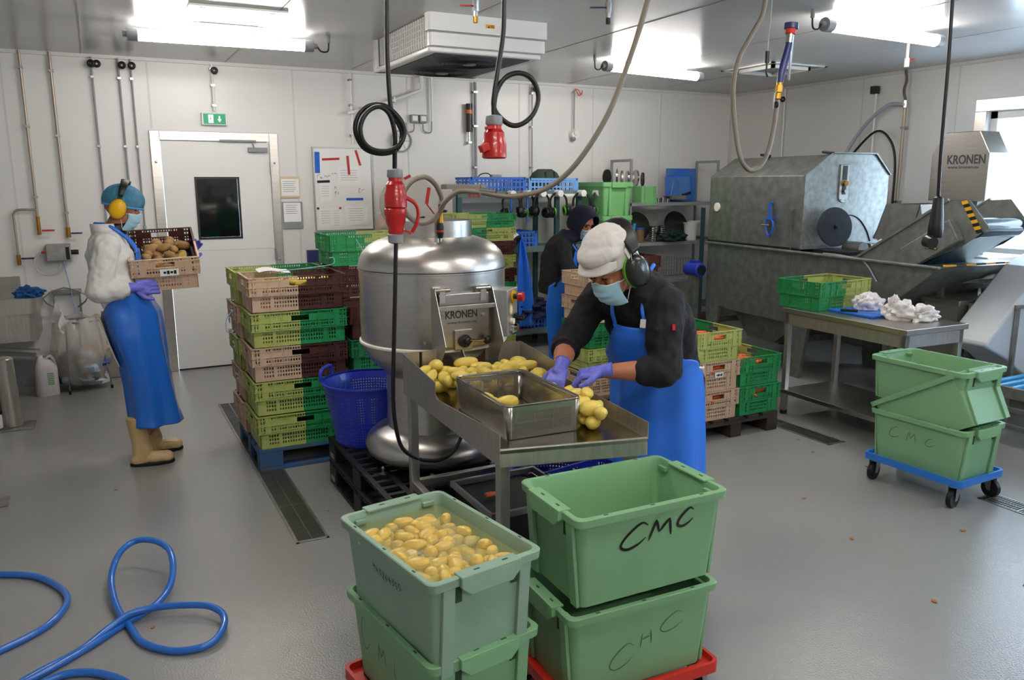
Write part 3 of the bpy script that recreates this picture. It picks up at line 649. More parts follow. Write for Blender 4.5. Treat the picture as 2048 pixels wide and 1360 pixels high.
# ---------------- crates ----------------
def crate_mesh(H=.215):
    b = MB(); L, W, t = .6, .4, .004; zm = H*.48
    def wall(T, n, inset):
        b.T = T; h = n/2
        def seg(s0, s1, z0, z1, m=0, o=0.0, th=t): b.box(s0, s1, -o, th, z0, z1, m)
        # lower band, set back
        hi = h-.016; b.T = T @ Matrix.Translation((0, .016, 0))
        c = .055
        seg(-hi, -hi+c, 0, zm); seg(hi-c, hi, 0, zm); seg(-hi+c, hi-c, 0, .014); seg(-hi+c, hi-c, .014, zm, 1)
        for s in (-hi*.56, hi*.56): seg(s-.012, s+.012, 0, zm, 0, .003)
        b.T = T
        # ledge, upper band, rim
        b.box(-h, h, -.001, .02, zm-.004, zm+.004, 0)
        seg(-h, -h+.012, zm, H); seg(h-.012, h, zm, H)
        seg(-h+.012, -h+.05, zm, H-.01, 1); seg(h-.05, h-.012, zm, H-.01, 1)
        seg(-h+.05, -h+.085, zm, H, 0, .002); seg(h-.085, h-.05, zm, H, 0, .002)
        u = H-zm; z1 = zm+u*.42; z2 = zm+u*.48; z3 = zm+u*.78
        seg(-h+.085, h-.085, zm+.006, z1, 1); b.box(-h, h, -.004, t, z1, z2, 0)
        g = .055
        seg(-h+.085, -g-.05, z2, z3, 0); seg(g+.05, h-.085, z2, z3, 0)
        seg(-g-.05, -g, z2, z3, 0, .003); seg(g, g+.05, z2, z3, 0, .003)
        b.box(-h, h, -.004, t, z3, z3+.004, 0); seg(-h+.085, h-.085, z3+.004, H-.006, 1)
        b.box(-h, h, -.005, .008, H-.006, H, 0)
        for s in (-h+.03, h-.03, -g-.06, g+.06, -h+.12, h-.12): b.box(s-.0025, s+.0025, -.005, 0, zm, H, 0)
    for T, n in ((Matrix.Translation((0, -W/2, 0)), L), (Matrix.Rotation(PI, 4, 'Z') @ Matrix.Translation((0, -W/2, 0)), L),
                 (Matrix.Rotation(PI/2, 4, 'Z') @ Matrix.Translation((0, -L/2, 0)), W), (Matrix.Rotation(-PI/2, 4, 'Z') @ Matrix.Translation((0, -L/2, 0)), W)):
        wall(T, n, 0)
    b.T = Matrix(); b.box(-L/2+.018, L/2-.018, -W/2+.018, W/2-.018, .002, .006, 1)
    return b
_cm = {}
def crate(kind, x, y, z, rot, label, group, H=.215, sub=None, rot3=None):
    key = (kind, H)
    if key not in _cm:
        o = crate_mesh(H).build('plastic_crate', CR[kind]); _cm[key] = o.data
    else:
        o = bpy.data.objects.new('plastic_crate', _cm[key]); COL.objects.link(o)
    o.location = (x, y, z); o.rotation_euler = rot3 if rot3 else (0, 0, R(rot)+rnd.uniform(-.008, .008))
    return tag(o, label, 'crate', group)
def clabel(o, x, z, side=-1, w_=.075, h_=.035, ax='y', half=.2):
    b = MB()
    if ax == 'y': b.box(x-w_/2, x+w_/2, side*half-(.008 if side < 0 else -.006), side*half-(.006 if side < 0 else -.008), z-h_/2, z+h_/2)
    else: b.box(side*.3-(.008 if side < 0 else -.006), side*.3-(.006 if side < 0 else -.008), x-w_/2, x+w_/2, z-h_/2, z+h_/2)
    q = b.build('paper_label', M['paper'], o, label='white paper label')
    b = MB(); s_ = side*(.3 if ax == 'x' else half)+side*.0085
    for k in range(4):
        u = x-w_*.3+k*w_*.18; hh = h_*(.16 if k % 2 else .26)
        if ax == 'y': b.box(u-w_*.07, u+w_*.07, s_-.0004, s_+.0004, z-hh, z+hh)
        else: b.box(s_-.0004, s_+.0004, u-w_*.07, u+w_*.07, z-hh, z+hh)
    b.build('label_print', M['ink'], q)
# pallets
def pallet(x, y, label, deck, blk, rot=0, L=1.2, W=.8, z=0):
    t = thing('wooden_pallet', label, 'pallet', (x, y, z), R(rot))
    for i in range(5):
        yy = -W/2+.0725+i*(W-.145)/4; w2 = .0725 if i % 2 == 0 else .05
        MB().box(-L/2, L/2, yy-w2, yy+w2, .122, .144).build('deck_board', deck, t, bevel=.002)
    for i in range(3): xx = -L/2+.0725+i*(L-.145)/2; MB().box(xx-.0725, xx+.0725, -W/2, W/2, .1, .122).build('cross_board', deck, t)
    for j in range(3):
        yy = -W/2+.05+j*(W-.1)/2; MB().box(-L/2, L/2, yy-.05, yy+.05, 0, .022).build('bottom_board', blk, t, bevel=.002)
        for i in range(3): xx = -L/2+.0725+i*(L-.145)/2; MB().box(xx-.0725, xx+.0725, yy-.05, yy+.05, .022, .1).build('block', blk, t, bevel=.002)
    return t
pallet(1.375, 5.40, 'blue painted wooden pallet under the tall crate stacks at left', M['woodb'], M['woodb'])
P_ = .219
nth = ['lowest', 'second from the bottom', 'third from the bottom', 'fourth from the bottom', 'fifth from the bottom', 'topmost']
def stack(kinds, x, y, z0, rot, where, group, pitch=P_, H=.215, j=.006):
    out = []
    nm = {'limegreen': 'lime and green', 'greenlime': 'green and lime', 'tanbrown': 'tan and brown', 'browntan': 'brown and tan', 'tan': 'tan', 'brown': 'dark brown', 'green': 'green', 'lime': 'lime'}
    for i, k in enumerate(kinds):
        p = 'topmost' if i == len(kinds)-1 else 'lowest' if i == 0 else {2: 'second', 3: 'third', 4: 'fourth', 5: 'fifth', 6: 'sixth', 7: 'seventh', 8: 'eighth', 9: 'ninth', 10: 'tenth'}[i+1]+' from bottom'
        out.append(crate(k, x+rnd.uniform(-j, j), y+rnd.uniform(-j, j), z0+i*pitch, rot, '%s crate, %s in %s' % (nm[k], p, where), group, H))
    return out
g1 = 'crates on the blue pallet at left'
FL = stack(['limegreen', 'limegreen', 'tanbrown', 'limegreen', 'tanbrown'], 1.075, 5.20, .145, 0, 'the front left stack on the blue pallet', g1)
BL = stack(['tanbrown', 'tanbrown', 'limegreen', 'tanbrown', 'limegreen'], 1.055, 5.61, .145, 0, 'the rear left stack on the blue pallet', g1)
FR = stack(['limegreen', 'limegreen', 'green', 'brown'], 1.69, 5.20, .145, 0, 'the front right stack beside the blue basket', g1)
BR = stack(['tanbrown', 'greenlime', 'browntan', 'brown', 'brown', 'greenlime'], 1.685, 5.61, .145, 0, 'the rear right stack, the tallest at left', g1)
for o in (BL[1], BL[3], BL[2]): clabel(o, -.05, .15, -1, ax='x')
clabel(BL[3], .10, .08, -1, ax='x', w_=.06, h_=.05)
# dark pallet with carrot crates
g2 = 'crates on the dark pallet right of the worker'
pallet(3.95, 4.57, 'dark wooden pallet under the carrot crates behind the stooping worker', M['woodd'], M['woodd'], rot=90, L=.82, W=.8)
CLs = stack(['tanbrown', 'tanbrown', 'limegreen'], 3.77, 4.47, .145, 90, 'the left carrot stack on the dark pallet', g2, pitch=.213)
CRs = stack(['greenlime', 'greenlime'], 4.17, 4.47, .145, 90, 'the right carrot stack on the dark pallet', g2, pitch=.213)
clabel(CLs[1], -.0, .12, -1, ax='x')
# low tall column near the shelving (thin crates)
g3 = 'flat crates in the tall column behind the peeling machine'
COLS = stack(['limegreen', 'greenlime', 'tanbrown', 'limegreen', 'greenlime', 'limegreen', 'brown', 'greenlime', 'brown', 'greenlime', 'limegreen'][-11:], 3.13, 6.78, .145, 0, 'the thin crate column behind the peeling machine', g3, pitch=.126, H=.122)
pallet(3.13, 6.82, 'low wooden pallet under the thin crate column behind the machine', M['wood'], M['wood'], L=.8, W=.6)
g4 = 'crates in front of the hooded worker'
pallet(3.90, 5.47, 'wooden pallet under the crate stacks in front of the hooded worker', M['wood'], M['wood'], L=1.2, W=.8)
TCs = stack(['tanbrown', 'lime', 'green', 'tan', 'tan'], 3.58, 5.30, .145, 0, 'the stack in front of the hooded worker', g4, pitch=.195, H=.19)
stack(['brown', 'tanbrown'], 4.20, 5.30, .145, 0, 'the low stack behind the stooping worker', g4, pitch=.195, H=.19)
pallet(4.42, 6.12, 'wooden pallet under the brown carrot crates by the grey shelving', M['wood'], M['wood'], L=.8, W=.7)
g5 = 'brown crates by the grey shelving'
BRs = stack(['brown', 'brown', 'brown', 'brown', 'brown'], 4.30, 6.12, .145, 0, 'the brown carrot stack by the grey shelving', g5, pitch=.20, H=.197)
TBC = crate('greenlime', 5.01, 4.40, .852, 4, 'green and lime empty crate on the steel table', 'crate on the steel table')

# ---------------- green boxes ----------------
def gloops(b, loops, m=0, close=True):
    n = len(loops[0][0]); vs = []; fs = []
    for poly, z in loops: vs += [(p[0], p[1], z) for p in poly]
    for j in range(len(loops)-1):
        for i in range(n): fs.append((j*n+i, j*n+(i+1) % n, (j+1)*n+(i+1) % n, (j+1)*n+i))
    fs.append(tuple(range(n))[::-1]); fs.append(tuple((len(loops)-1)*n+i for i in range(n)))
    return b.add(vs, fs, m)
def rr(hx, hy, r): return rrect(-hx, hx, -hy, hy, r, 4)
def green_box(label, m, H=.32, group=None):
    t = thing('green_box', label, 'box', group=group)
    b = MB(); gloops(b, [(rr(.262, .162, .025), 0), (rr(.284, .184, .03), H-.03), (rr(.300, .200, .03), H-.028), (rr(.302, .202, .03), H-.003), (rr(.299, .199, .03), H), (rr(.284, .184, .026), H), (rr(.280, .180, .026), H-.01), (rr(.257, .157, .022), .006)])
    b.build('box_shell', m, t, smooth=35)
    for s in (-1, 1):
        # grip on the short end: dropped lip with a step in the rim, and two guide ribs with dark slots
        g = MB(); e = s*.300
        g.prism([(-.105, H-.0015), (.105, H-.0015), (.105, H-.03), (.075, H-.058), (-.075, H-.058), (-.105, H-.03)], min(e, e+s*.016), max(e, e+s*.016), 'x')
        g.box(min(e-s*.03, e+s*.016), max(e-s*.03, e+s*.016), -.105, .105, H-.004, H+.004)
        g.build('grip', m, t, bevel=.003)
        for q in (-1, 1):
            g = MB(); y0, y1 = sorted((q*.115, q*.155)); T0 = H-.03
            g.add([(s*.262, y0, 0), (s*.262, y1, 0), (s*.274, y1, 0), (s*.274, y0, 0), (s*.284, y0, T0), (s*.284, y1, T0), (s*.297, y1, T0), (s*.297, y0, T0)], [(0, 1, 2, 3), (4, 5, 6, 7), (0, 1, 5, 4), (1, 2, 6, 5), (2, 3, 7, 6), (3, 0, 4, 7)])
            g.build('guide_rib', m, t, bevel=.002)
            k = MB(); y0, y1 = sorted((q*.088, q*.112)); k.box(min(s*.2835, s*.287), max(s*.2835, s*.287), y0, y1, H-.085, H-.038); k.build('slot', mat('slot_dark', '#2c4a33', rough=.7), t)
    k = MB()
    for y in (-.07, .03): k.box(-.296, -.289, y, y+.02, H+.0035, H+.0045)
    for y in (-.07, .03): k.box(.289, .296, y, y+.02, H+.0035, H+.0045)
    for x in (-.2, -.02, .18): 
        for s in (-1, 1): k.box(x, x+.016, s*.191-.003, s*.191+.003, H-.0005, H+.0006)
    k.build('rim_slots', mat('slot_dark', '#2c4a33'), t)
    for s in (-1, 1):
        for q in (-1, 1): MB().box(min(s*.262, s*.277), max(s*.262, s*.277), q*.13-.022, q*.13+.022, H-.035, H-.02).build('stacking_lug', m, t, bevel=.002)
    return t
def place(o, x, y, z, rot, tilt=0):
    o.location = (x, y, z)
    o.rotation_euler = (Matrix.Rotation(R(rot), 4, 'Z') @ Matrix.Rotation(R(tilt), 4, 'Y')).to_euler()
    return o
g = 'green boxes'
GLT = place(green_box('worn green box full of water and peeled potatoes, upper one at left front', M['gboxd']), .873, 2.235, .385, 99.4)
GLB = place(green_box('green box marked CMC under the potato water box on the red dolly', M['gbox']), .885, 2.262, .11, 98.4)
GRT = place(green_box('empty green box with bold CMC writing, upper one at right front', M['gbox']), 1.533, 2.147, .455, -.8)
GRB = place(green_box('green box with thin CMC writing, lower one at right front', M['gbox']), 1.527, 2.165, .11, -1.6)
GD1 = place(green_box('green box standing upright on the blue dolly, bottom of the three', M['gbox'], .30), 4.31, 2.89, .15, 92)
GD2 = place(green_box('green box tipped at a slant between two others on the blue dolly', M['gbox'], .30), 4.31, 2.79, .365, -88, -30)
GD3 = place(green_box('green box nested level on top of the slanted one above the blue dolly', M['gbox'], .26), 4.31, 2.92, .515, 91)
# writing on the boxes: strokes in metres, u to the right, v up
def cshape(x, y, w_, h_, lean=0): return [(x+w_*.95+lean*h_*.9, y+h_*.86), (x+w_*.6+lean*h_, y+h_), (x+w_*.1+lean*h_*.6, y+h_*.6), (x, y+h_*.2), (x+w_*.3, y), (x+w_*.8, y+h_*.12), (x+w_*1.15, y+h_*.36)]
def mshape(x, y, w_, h_): return [[(x, y), (x+w_*.3, y+h_)], [(x+w_*.3, y+h_), (x+w_*.45, y+h_*.35)], [(x+w_*.45, y+h_*.35), (x+w_*.9, y+h_*.95)], [(x+w_*.9, y+h_*.95), (x+w_*1.0, y+h_*.05)]]
sl = math.atan2(.022, .29)
def sideM(H, s=-1, off=.0022):   # long side (y = s*), u along x
    z = H-.03; y = s*(.184+off); n = Vector((0, s*math.cos(sl), -math.sin(sl)))
    return frame((0, y, z), (-s, 0, 0), (0, s*math.sin(sl), math.cos(sl)))
ink('handwriting', [cshape(.0, -.115, .085, .085, .3)]+[[(a-.02, b-.01) for a, b in st] for st in mshape(.13, -.09, .09, .07)]+[cshape(.225, -.075, .055, .062, .2)], .010, GRT, sideM(.32) @ Matrix.Translation((-.125, -.0, 0)), M['ink'])
ink('handwriting', [cshape(-.02, -.215, .08, .09, .2)]+[[(a, b) for a, b in st] for st in ([(.10, -.155), (.105, -.10)], [(.105, -.125), (.135, -.118)], [(.145, -.15), (.14, -.095)])]+[cshape(.18, -.12, .08, .07, .2)], .0035, GRB, sideM(.32) @ Matrix.Translation((-.11, 0, 0)), M['inkf'])
ink('handwriting', [cshape(-.21, -.16, .05, .12, -.1)]+mshape(-.10, -.16, .06, .075)+[[(.03, -.09), (.02, -.15), (.05, -.2), (.09, -.215)]], .0035, GLB, sideM(.32, 1), M['inkf'])
num = []
for i, st in enumerate(['9', '4', '3', '2', '6', '4', '3', '5', '5']):
    x = -.09+i*.021; y = -.075-(i % 2)*.004
    num += {'9': [[(x+.01, y+.012), (x+.002, y+.016), (x+.004, y+.006), (x+.012, y+.012), (x+.006, y-.01)]], '4': [[(x+.004, y+.016), (x, y+.004), (x+.012, y+.004)], [(x+.009, y+.014), (x+.007, y-.01)]], '3': [[(x, y+.014), (x+.01, y+.012), (x+.004, y+.003), (x+.01, y-.004), (x, y-.009)]],
            '2': [[(x, y+.01), (x+.008, y+.014), (x+.008, y+.004), (x, y-.009), (x+.012, y-.008)]], '6': [[(x+.009, y+.015), (x+.001, y+.002), (x+.005, y-.009), (x+.01, y-.001), (x+.002, y)]], '5': [[(x+.011, y+.015), (x+.002, y+.014), (x+.002, y+.004), (x+.011, y), (x+.002, y-.009)]]}[st]
ink('handwriting', num, .003, GLT, sideM(.32, 1), M['ink'])
ink('handwriting', [cshape(-.17, -.12, .06, .07, .1)]+mshape(-.06, -.12, .06, .06)+[cshape(.06, -.115, .05, .05, .1)], .003, GD1, sideM(.30, 1), M['inkf'])
# dollies
def caster(t, x, y, zt, swivel=30, wr=.042, col='black'):
    g = MB(); a = R(swivel); d = Vector((math.cos(a), math.sin(a), 0)); n = Vector((-d.y, d.x, 0)); c = Vector((x, y, wr))+d*.015
    k = thing_part('caster', t)
    MB().cyl(c-n*.014, c+n*.014, wr, n=22).build('wheel', M['black'], k, smooth=40, bevel=.003); MB().cyl(c-n*.017, c+n*.017, .012, n=12).build('hub', M['chrome'], k)
    g = MB()
    for s in (-1, 1):
        q = c+n*s*.02; g.add([q-d*.012+Vector((0, 0, -.012)), q+d*.012+Vector((0, 0, -.012)), Vector((x, y, zt))+n*s*.024+d*.03, Vector((x, y, zt))+n*s*.024-d*.03], [(0, 1, 2, 3)])
    g.box(x-.03, x+.03, y-.03, y+.03, zt-.006, zt); g.build('fork', M['zinc'], k, solid=.002)
def thing_part(name, parent):
    o = bpy.data.objects.new(name, None); COL.objects.link(o); o.parent = parent; return o
def dolly(x, y, rot, ztop, m, label, hx=.31, hy=.215, wr=.042):
    t = thing('transport_dolly', label, 'dolly', (x, y, 0), R(rot))
    b = MB(); gl = [(rr(hx, hy, .03), ztop-.04), (rr(hx, hy, .03), ztop), (rr(hx-.012, hy-.012, .025), ztop), (rr(hx-.014, hy-.014, .025), ztop-.022), (rr(hx-.05, hy-.05, .02), ztop-.022), (rr(hx-.05, hy-.05, .02), ztop-.04)]
    n = len(gl[0][0]); vs = []; fs = []
    for p_, z in gl: vs += [(p[0], p[1], z) for p in p_]
    K = len(gl)
    for j in range(K):
        for i in range(n): fs.append((j*n+i, j*n+(i+1) % n, ((j+1) % K)*n+(i+1) % n, ((j+1) % K)*n+i))
    b.add(vs, fs); b.box(-.02, .02, -hy+.05, hy-.05, ztop-.04, ztop-.022); b.build('dolly_frame', m, t, smooth=30)
    for sx in (-1, 1):
        for sy in (-1, 1): caster(t, sx*(hx-.055), sy*(hy-.05), ztop-.04, rnd.uniform(0, 180), wr)
    return t
D1 = dolly(.885, 2.262, 98.4, .13, M['reddolly'], 'red dolly under the left pair of green boxes', wr=.035)
D2 = dolly(1.527, 2.165, -1.6, .13, M['reddolly'], 'red dolly under the right pair of green boxes', wr=.035)
D3 = dolly(4.31, 2.89, 92, .17, M['bluedolly'], 'blue dolly with black wheels carrying three green boxes', wr=.055)

# ---------------- potatoes and carrots ----------------
def potato_mesh(name, m, L=.038, r=.023, seed=0, n=18, bend=.12):
    rn = random.Random(seed); b = MB(); b.ell((0, 0, 0), 1, n=n, k=12)
    k = [rn.uniform(-1, 1) for _ in range(8)]
    vs = []
    for v in b.v:
        x, y, z = v; s = 1+.07*math.sin(2.1*x+k[0]*3)+.06*math.sin(3*y+k[1]*3)+.05*math.sin(3.3*z+2*x+k[2]*3)
        vs.append((x*L*s, y*r*s*(1+.08*k[3]*x), z*r*s*(.93+.08*k[4]*x)+bend*k[5]*r*x*x))
    b.v = vs; o = b.build(name, m, smooth=180); return o
PM = {}
for nm, m in (('p', 'pot'), ('w', 'potw'), ('r', 'potr')):
    PM[nm] = []
    for s in range(5):
        o = potato_mesh('potato', M[m], [.040, .034, .030, .044, .026][s], [.023, .022, .024, .023, .021][s], seed=s+10*len(PM)); PM[nm].append(o.data); bpy.data.objects.remove(o)
def carrot_mesh():
    b = MB(); b.tube([(-.06, 0, 0), (-.05, 0, .001), (0, 0, .002), (.05, .003, 0), (.08, .005, 0)], .014, n=10, radii=[.006, .015, .014, .010, .004], sub=3); return b
o = carrot_mesh().build('carrot', M['carrot'], smooth=180); CARM = o.data; bpy.data.objects.remove(o)
def drop(n, inside, zf, d, seed=1, tries=40, zmax=9, pts=None, base=None):
    rn = random.Random(seed); P = pts or []
    x0, x1, y0, y1, fn = inside
    for _ in range(n):
        best = None
        for _ in range(tries):
            x, y = rn.uniform(x0, x1), rn.uniform(y0, y1)
            if not fn(x, y): continue
            z = zf(x, y) if callable(zf) else zf
            for a in P:
                q = (a[0]-x)**2+(a[1]-y)**2
                if q < d*d: z = max(z, a[2]+math.sqrt(d*d-q))
            if best is None or z < best[2]: best = (x, y, z)
        if best and best[2] < zmax: P.append(best)
    return P
def scatter(P, kind, T, name, label, cat, group, seed=3, scale=(.85, 1.15), flat=.25):
    rn = random.Random(seed); out = []
    for p in P:
        me = CARM if kind == 'c' else rn.choice(PM[kind]); o = bpy.data.objects.new(name, me); COL.objects.link(o)
        s = rn.uniform(*scale); o.matrix_world = T @ Matrix.Translation(p) @ Euler((rn.uniform(-.4, .4), rn.uniform(-flat, flat), rn.uniform(0, 2*PI))).to_matrix().to_4x4() @ Matrix.Scale(s, 4)
        tag(o, label, cat, group); out.append(o)
    return out
T = Matrix.Translation((.873, 2.235, 0)) @ Matrix.Rotation(R(99.4), 4, 'Z')
box_in = (-.245, .245, -.145, .145, lambda x, y: True)
P = drop(240, (-.234, .234, -.138, .138, lambda x, y: True), .575, .040, seed=4, zmax=.656)
P = sorted(P, key=lambda a: -a[2])[:132]
scatter(P, 'w', T, 'potato', 'peeled yellow potato under the water in the upper left green box', 'potato', 'potatoes in the water box', scale=(.86, 1.08))
wb = MB(); gloops(wb, [(rr(.262, .162, .02), .652), (rr(.2755, .1755, .02), .662)]); wo = wb.build('water', mat('water_surface', '#cdd08a', rough=.04, alpha=.22, spec=1, coat=1, bump=.05, bscale=9), kind='stuff', label='clear water covering the peeled potatoes in the upper left green box', cat='water')
wo.matrix_world = T
T = Matrix.Translation((.885, 2.262, 0)) @ Matrix.Rotation(R(98.4), 4, 'Z')
edge = (-.265, .265, -.165, .165, lambda x, y: abs(x) > .25 or abs(y) > .15)
ring_in = [(sx*.262, y, .395+.006*((k*5) % 3)) for sx in (-1, 1) for k, y in enumerate([-.14, -.09, -.04, .01, .06, .11, .15])]+[(x, sy*.164, .395+.006*((k*7) % 3)) for sy in (1, -1) for k, x in enumerate([-.21, -.16, -.11, -.06, 0, .05, .1, .15, .2])]
scatter(ring_in, 'w', T, 'potato', 'peeled potato showing in the gap round the lower left green box rim', 'potato', 'potatoes in the lower green box', scale=(.5, .6))
# carrots in crates
def fill(T, z, n, kind, label, name, cat, group, seed, hx=.26, hy=.165, d=.036, zmax=9, **k):
    P = drop(n, (-hx, hx, -hy, hy, lambda x, y: True), z, d, seed=seed, zmax=zmax); P = sorted(P, key=lambda a: -a[2])[:24 if kind == 'p' else 99]; return scatter(P, kind, T, name, label, cat, group, seed, **k)
def CT(o): return Matrix.Translation(o.location) @ o.rotation_euler.to_matrix().to_4x4()
cg = 'orange carrots in the crates right of the worker'
fill(CT(CLs[2]), .135, 44, 'c', 'orange carrot in the lime crate on the left carrot stack', 'carrot', 'carrot', 'carrots in the lime crate', 5, hx=.2, hy=.12, d=.034)
fill(CT(CRs[1]), .135, 44, 'c', 'orange carrot in the topmost green crate on the dark pallet', 'carrot', 'carrot', 'carrots in the green crate', 6, hx=.2, hy=.12, d=.034)
for o in (CLs[1], CLs[0], CRs[0]):
    nm = 'the upper tan crate' if o is CLs[1] else 'the lowest tan crate' if o is CLs[0] else 'the lower green crate'
    scatter([(x, y, .145) for x in (-.24, -.2, -.16) for y in (-.06, 0, .06)], 'c', CT(o), 'carrot', 'orange carrot seen through the grip hole of %s' % nm, 'carrot', 'carrots in '+nm, 8)
fill(CT(BRs[4]), .12, 44, 'c', 'orange carrot on top of the brown crate stack by the grey shelving', 'carrot', 'carrot', 'carrots in the brown crate', 9, hx=.22, hy=.13, d=.034)
for o, kd in ((BRs[3], 'c'),): fill(CT(o), .12, 20, kd, 'orange carrot inside the second brown crate by the grey shelving', 'carrot', 'carrot', 'carrots in the second brown crate', 10, hx=.22, hy=.13, d=.04)
# potatoes in the front crates of the blue pallet
fill(CT(FL[4]), .145, 40, 'p', 'pale potato in the topmost tan and brown crate on the blue pallet', 'potato', 'potato', 'potatoes in the top tan crate', 11, hx=.24, hy=.14, d=.05, scale=(1.2, 1.6))
t = thing('paper_sheet', 'white paper sheet lying on the top front crate of the blue pallet', 'paper', (.98, 5.30, 1.245)); b = MB(); b.grid(lambda u, v: (-.1+.2*u, -.07+.14*v, .01*math.sin(5*u)+.01*v), 8, 6); b.build('sheet', M['paper'], t, smooth=60)
# ---------------- black plastic pallets and the peeling machine ----------------
def black_pallet(z, label):
    t = thing('plastic_pallet', label, 'pallet', (1.60, 4.07, z), group='black pallets under the peeler')
    w, l, h = .47, .58, .142
    b = MB()
    for i in range(9): x = -w+i*(2*w-.03)/8; b.box(x, x+.03, -l, l, h-.016, h)
    for i in range(13): y = -l+i*(2*l-.03)/12; b.box(-w, w, y, y+.03, h-.02, h-.001)
    b.build('deck', M['dkpallet'], t)
    for x in (-w, -.04, w-.08):
        MB().box(x, x+.08, -l, l, 0, .018).build('runner', M['dkpallet'], t, bevel=.003)
        for y in (-l, -.07, l-.14): MB().box(x, x+.08, y, y+.14, .018, h-.02, taper=.0).build('foot', M['dkpallet'], t, bevel=.006)
    MB().box(-w-.002, -w, l-.11, l-.04, .03, .06).build('moulded_mark', M['greyp'], t)
black_pallet(0, 'black plastic pallet on the floor, lower one under the peeling machine'); black_pallet(.145, 'black plastic pallet, upper one, carrying the peeling machine and blue basket')
t = thing('peeling_machine', 'tall round stainless peeling machine with domed lid and control box', 'peeling machine', (1.575, 4.0, .29))
Z = -.29
def L_(p): return [(r, z+Z) for r, z in p]
MB().lathe(L_([(.05, .315), (.25, .315), (.34, .33), (.378, .36), (.388, .40), (.372, .44), (.33, .475), (.29, .49), (.262, .497)]), n=64).build('base_skirt', M['tank'], t, smooth=60)
MB().lathe(L_([(.262, .47), (.262, .80)]), n=64).build('column', M['tank'], t, smooth=60)
MB().lathe(L_([(.262, .79), (.275, .81), (.31, .84), (.355, .89), (.382, .94), (.39, .975), (.39, 1.352), (.395, 1.354), (.395, 1.362)]), n=64).build('drum', M['tank'], t, smooth=60)
MB().lathe(L_([(.393, 1.366), (.393, 1.375), (.386, 1.41), (.368, 1.447), (.335, 1.48), (.29, 1.505), (.24, 1.522), (.215, 1.527)]), n=64).build('lid_dome', M['tank'], t, smooth=60)
MB().lathe(L_([(.215, 1.51), (.215, 1.61), (.211, 1.61), (.211, 1.51)]), n=56).build('collar', M['tank'], t, smooth=40)
MB().lathe(L_([(.0, 1.53), (.21, 1.53)]), n=40).build('collar_floor', M['dsteel'], t)
MB().lathe(L_([(.39, 1.362), (.397, 1.364), (.39, 1.366)]), n=64).build('lid_seam', M['mdark'], t)
b = MB(); b.lathe(L_([(.39, .966), (.399, .97), (.399, .98), (.39, .984)]), n=64); b.build('band', M['tape'], t, smooth=60)
for a in (200, 245, 300, 20, 60, 120):
    c = Vector((.375*math.cos(R(a)), .375*math.sin(R(a)), 0)); k = MB(); k.cyl(c, c+Vector((0, 0, .03)), .008, n=10); k.cyl(c, c+Vector((0, 0, .006)), .02, n=16); k.ell(c+Vector((0, 0, .032)), .011, n=10, k=6)
    k.build('levelling_foot', M['zinc'], t, smooth=40)
def W(x, y, z): return (x-1.575, y-4.0, z-.29)
for x in (-.15, .16): MB().prism([(-.26, 1.30+Z), (-.41, 1.29+Z), (-.54, 1.03+Z), (-.42, .875+Z), (-.26, .875+Z)], x-.002, x+.002, 'x').build('chute_cheek', M['steelh'], t)
b = MB(); b.box(-.15, .16, -.375, -.30, 1.27+Z, 1.30+Z); b.box(-.15, .16, -.36, -.30, .9+Z, 1.27+Z); b.build('door_frame', M['steelh'], t, bevel=.004)
MB().box(-.13, .14, -.410, -.362, .995+Z, 1.265+Z).build('chute_door', M['steel'], t, bevel=.003)
MB().box(-.13, .14, -.362, -.355, .87+Z, .995+Z).build('chute_mouth', mat('stained_brown', '#4b2f1c', rough=.5, var=.3, vscale=20), t)
b = MB(); b.box(-.148, .158, -.446, -.436, 1.19+Z, 1.212+Z); b.build('cross_bar', M['steelh'], t, bevel=.002)
for x in (-.12, .10): k = MB(); k.cyl((x-.03, -.402, 1.285+Z), (x+.05, -.402, 1.285+Z), .013, n=14); k.bar((x+.01, -.41, 1.285+Z), (x+.005, -.416, 1.225+Z), .03, .006, up=(0, -1, 0)); k.build('hinge', M['steel'], t, smooth=30)
MB().box(-.055, .04, -.426, -.410, .985+Z, 1.085+Z).build('latch_plate', M['steel'], t, bevel=.002)
MB().cyl((-.005, -.426, 1.03+Z), (-.005, -.440, 1.03+Z), .033, n=24).build('latch_washer', M['blackp'], t, smooth=40)
k = MB(); k.cyl((-.005, -.44, 1.03+Z), (.005, -.478, 1.04+Z), .013, n=12); k.cyl((.005, -.472, 1.04+Z), (.10, -.452, 1.03+Z), .007, n=10); k.build('latch_arm', M['chrome'], t, smooth=30)
MB().ell((.11, -.450, 1.03+Z), .022, n=14, k=10).build('ball_knob', M['blackp'], t, smooth=60)
k = MB(); k.bar((-.02, -.41, 1.0+Z), (.005, -.44, .90+Z), .024, .004, up=(1, 0, 0)); k.build('spring_strip', M['steel'], t)
for x in (-.115, .105): MB().cyl((x, -.409, 1.155+Z), (x, -.420, 1.155+Z), .012, n=6).build('door_bolt', M['dsteel'], t)
for z in (1.24, 1.13, 1.02, .93): MB().cyl((-.185, -.34, z+Z), (-.187, -.352, z+Z), .008, n=6).build('frame_bolt', M['dsteel'], t)
fm = mat('engraved_grey', '#4a4740', rough=.5, metal=.4)
F = frame((0, -.3865, 1.185+Z), (1, 0, 0), (0, 0, 1))
text_mesh('lettering', 'KRONEN', .052, fm, t, frame((-.012, -.411, 1.160+Z), (1, 0, 0), (0, 0, 1)), bold=.0012, sx=.82)
text_mesh('lettering', 'www.kronen.eu', .020, fm, t, frame((-.008, -.411, 1.122+Z), (1, 0, 0), (0, 0, 1)), sx=1.25)
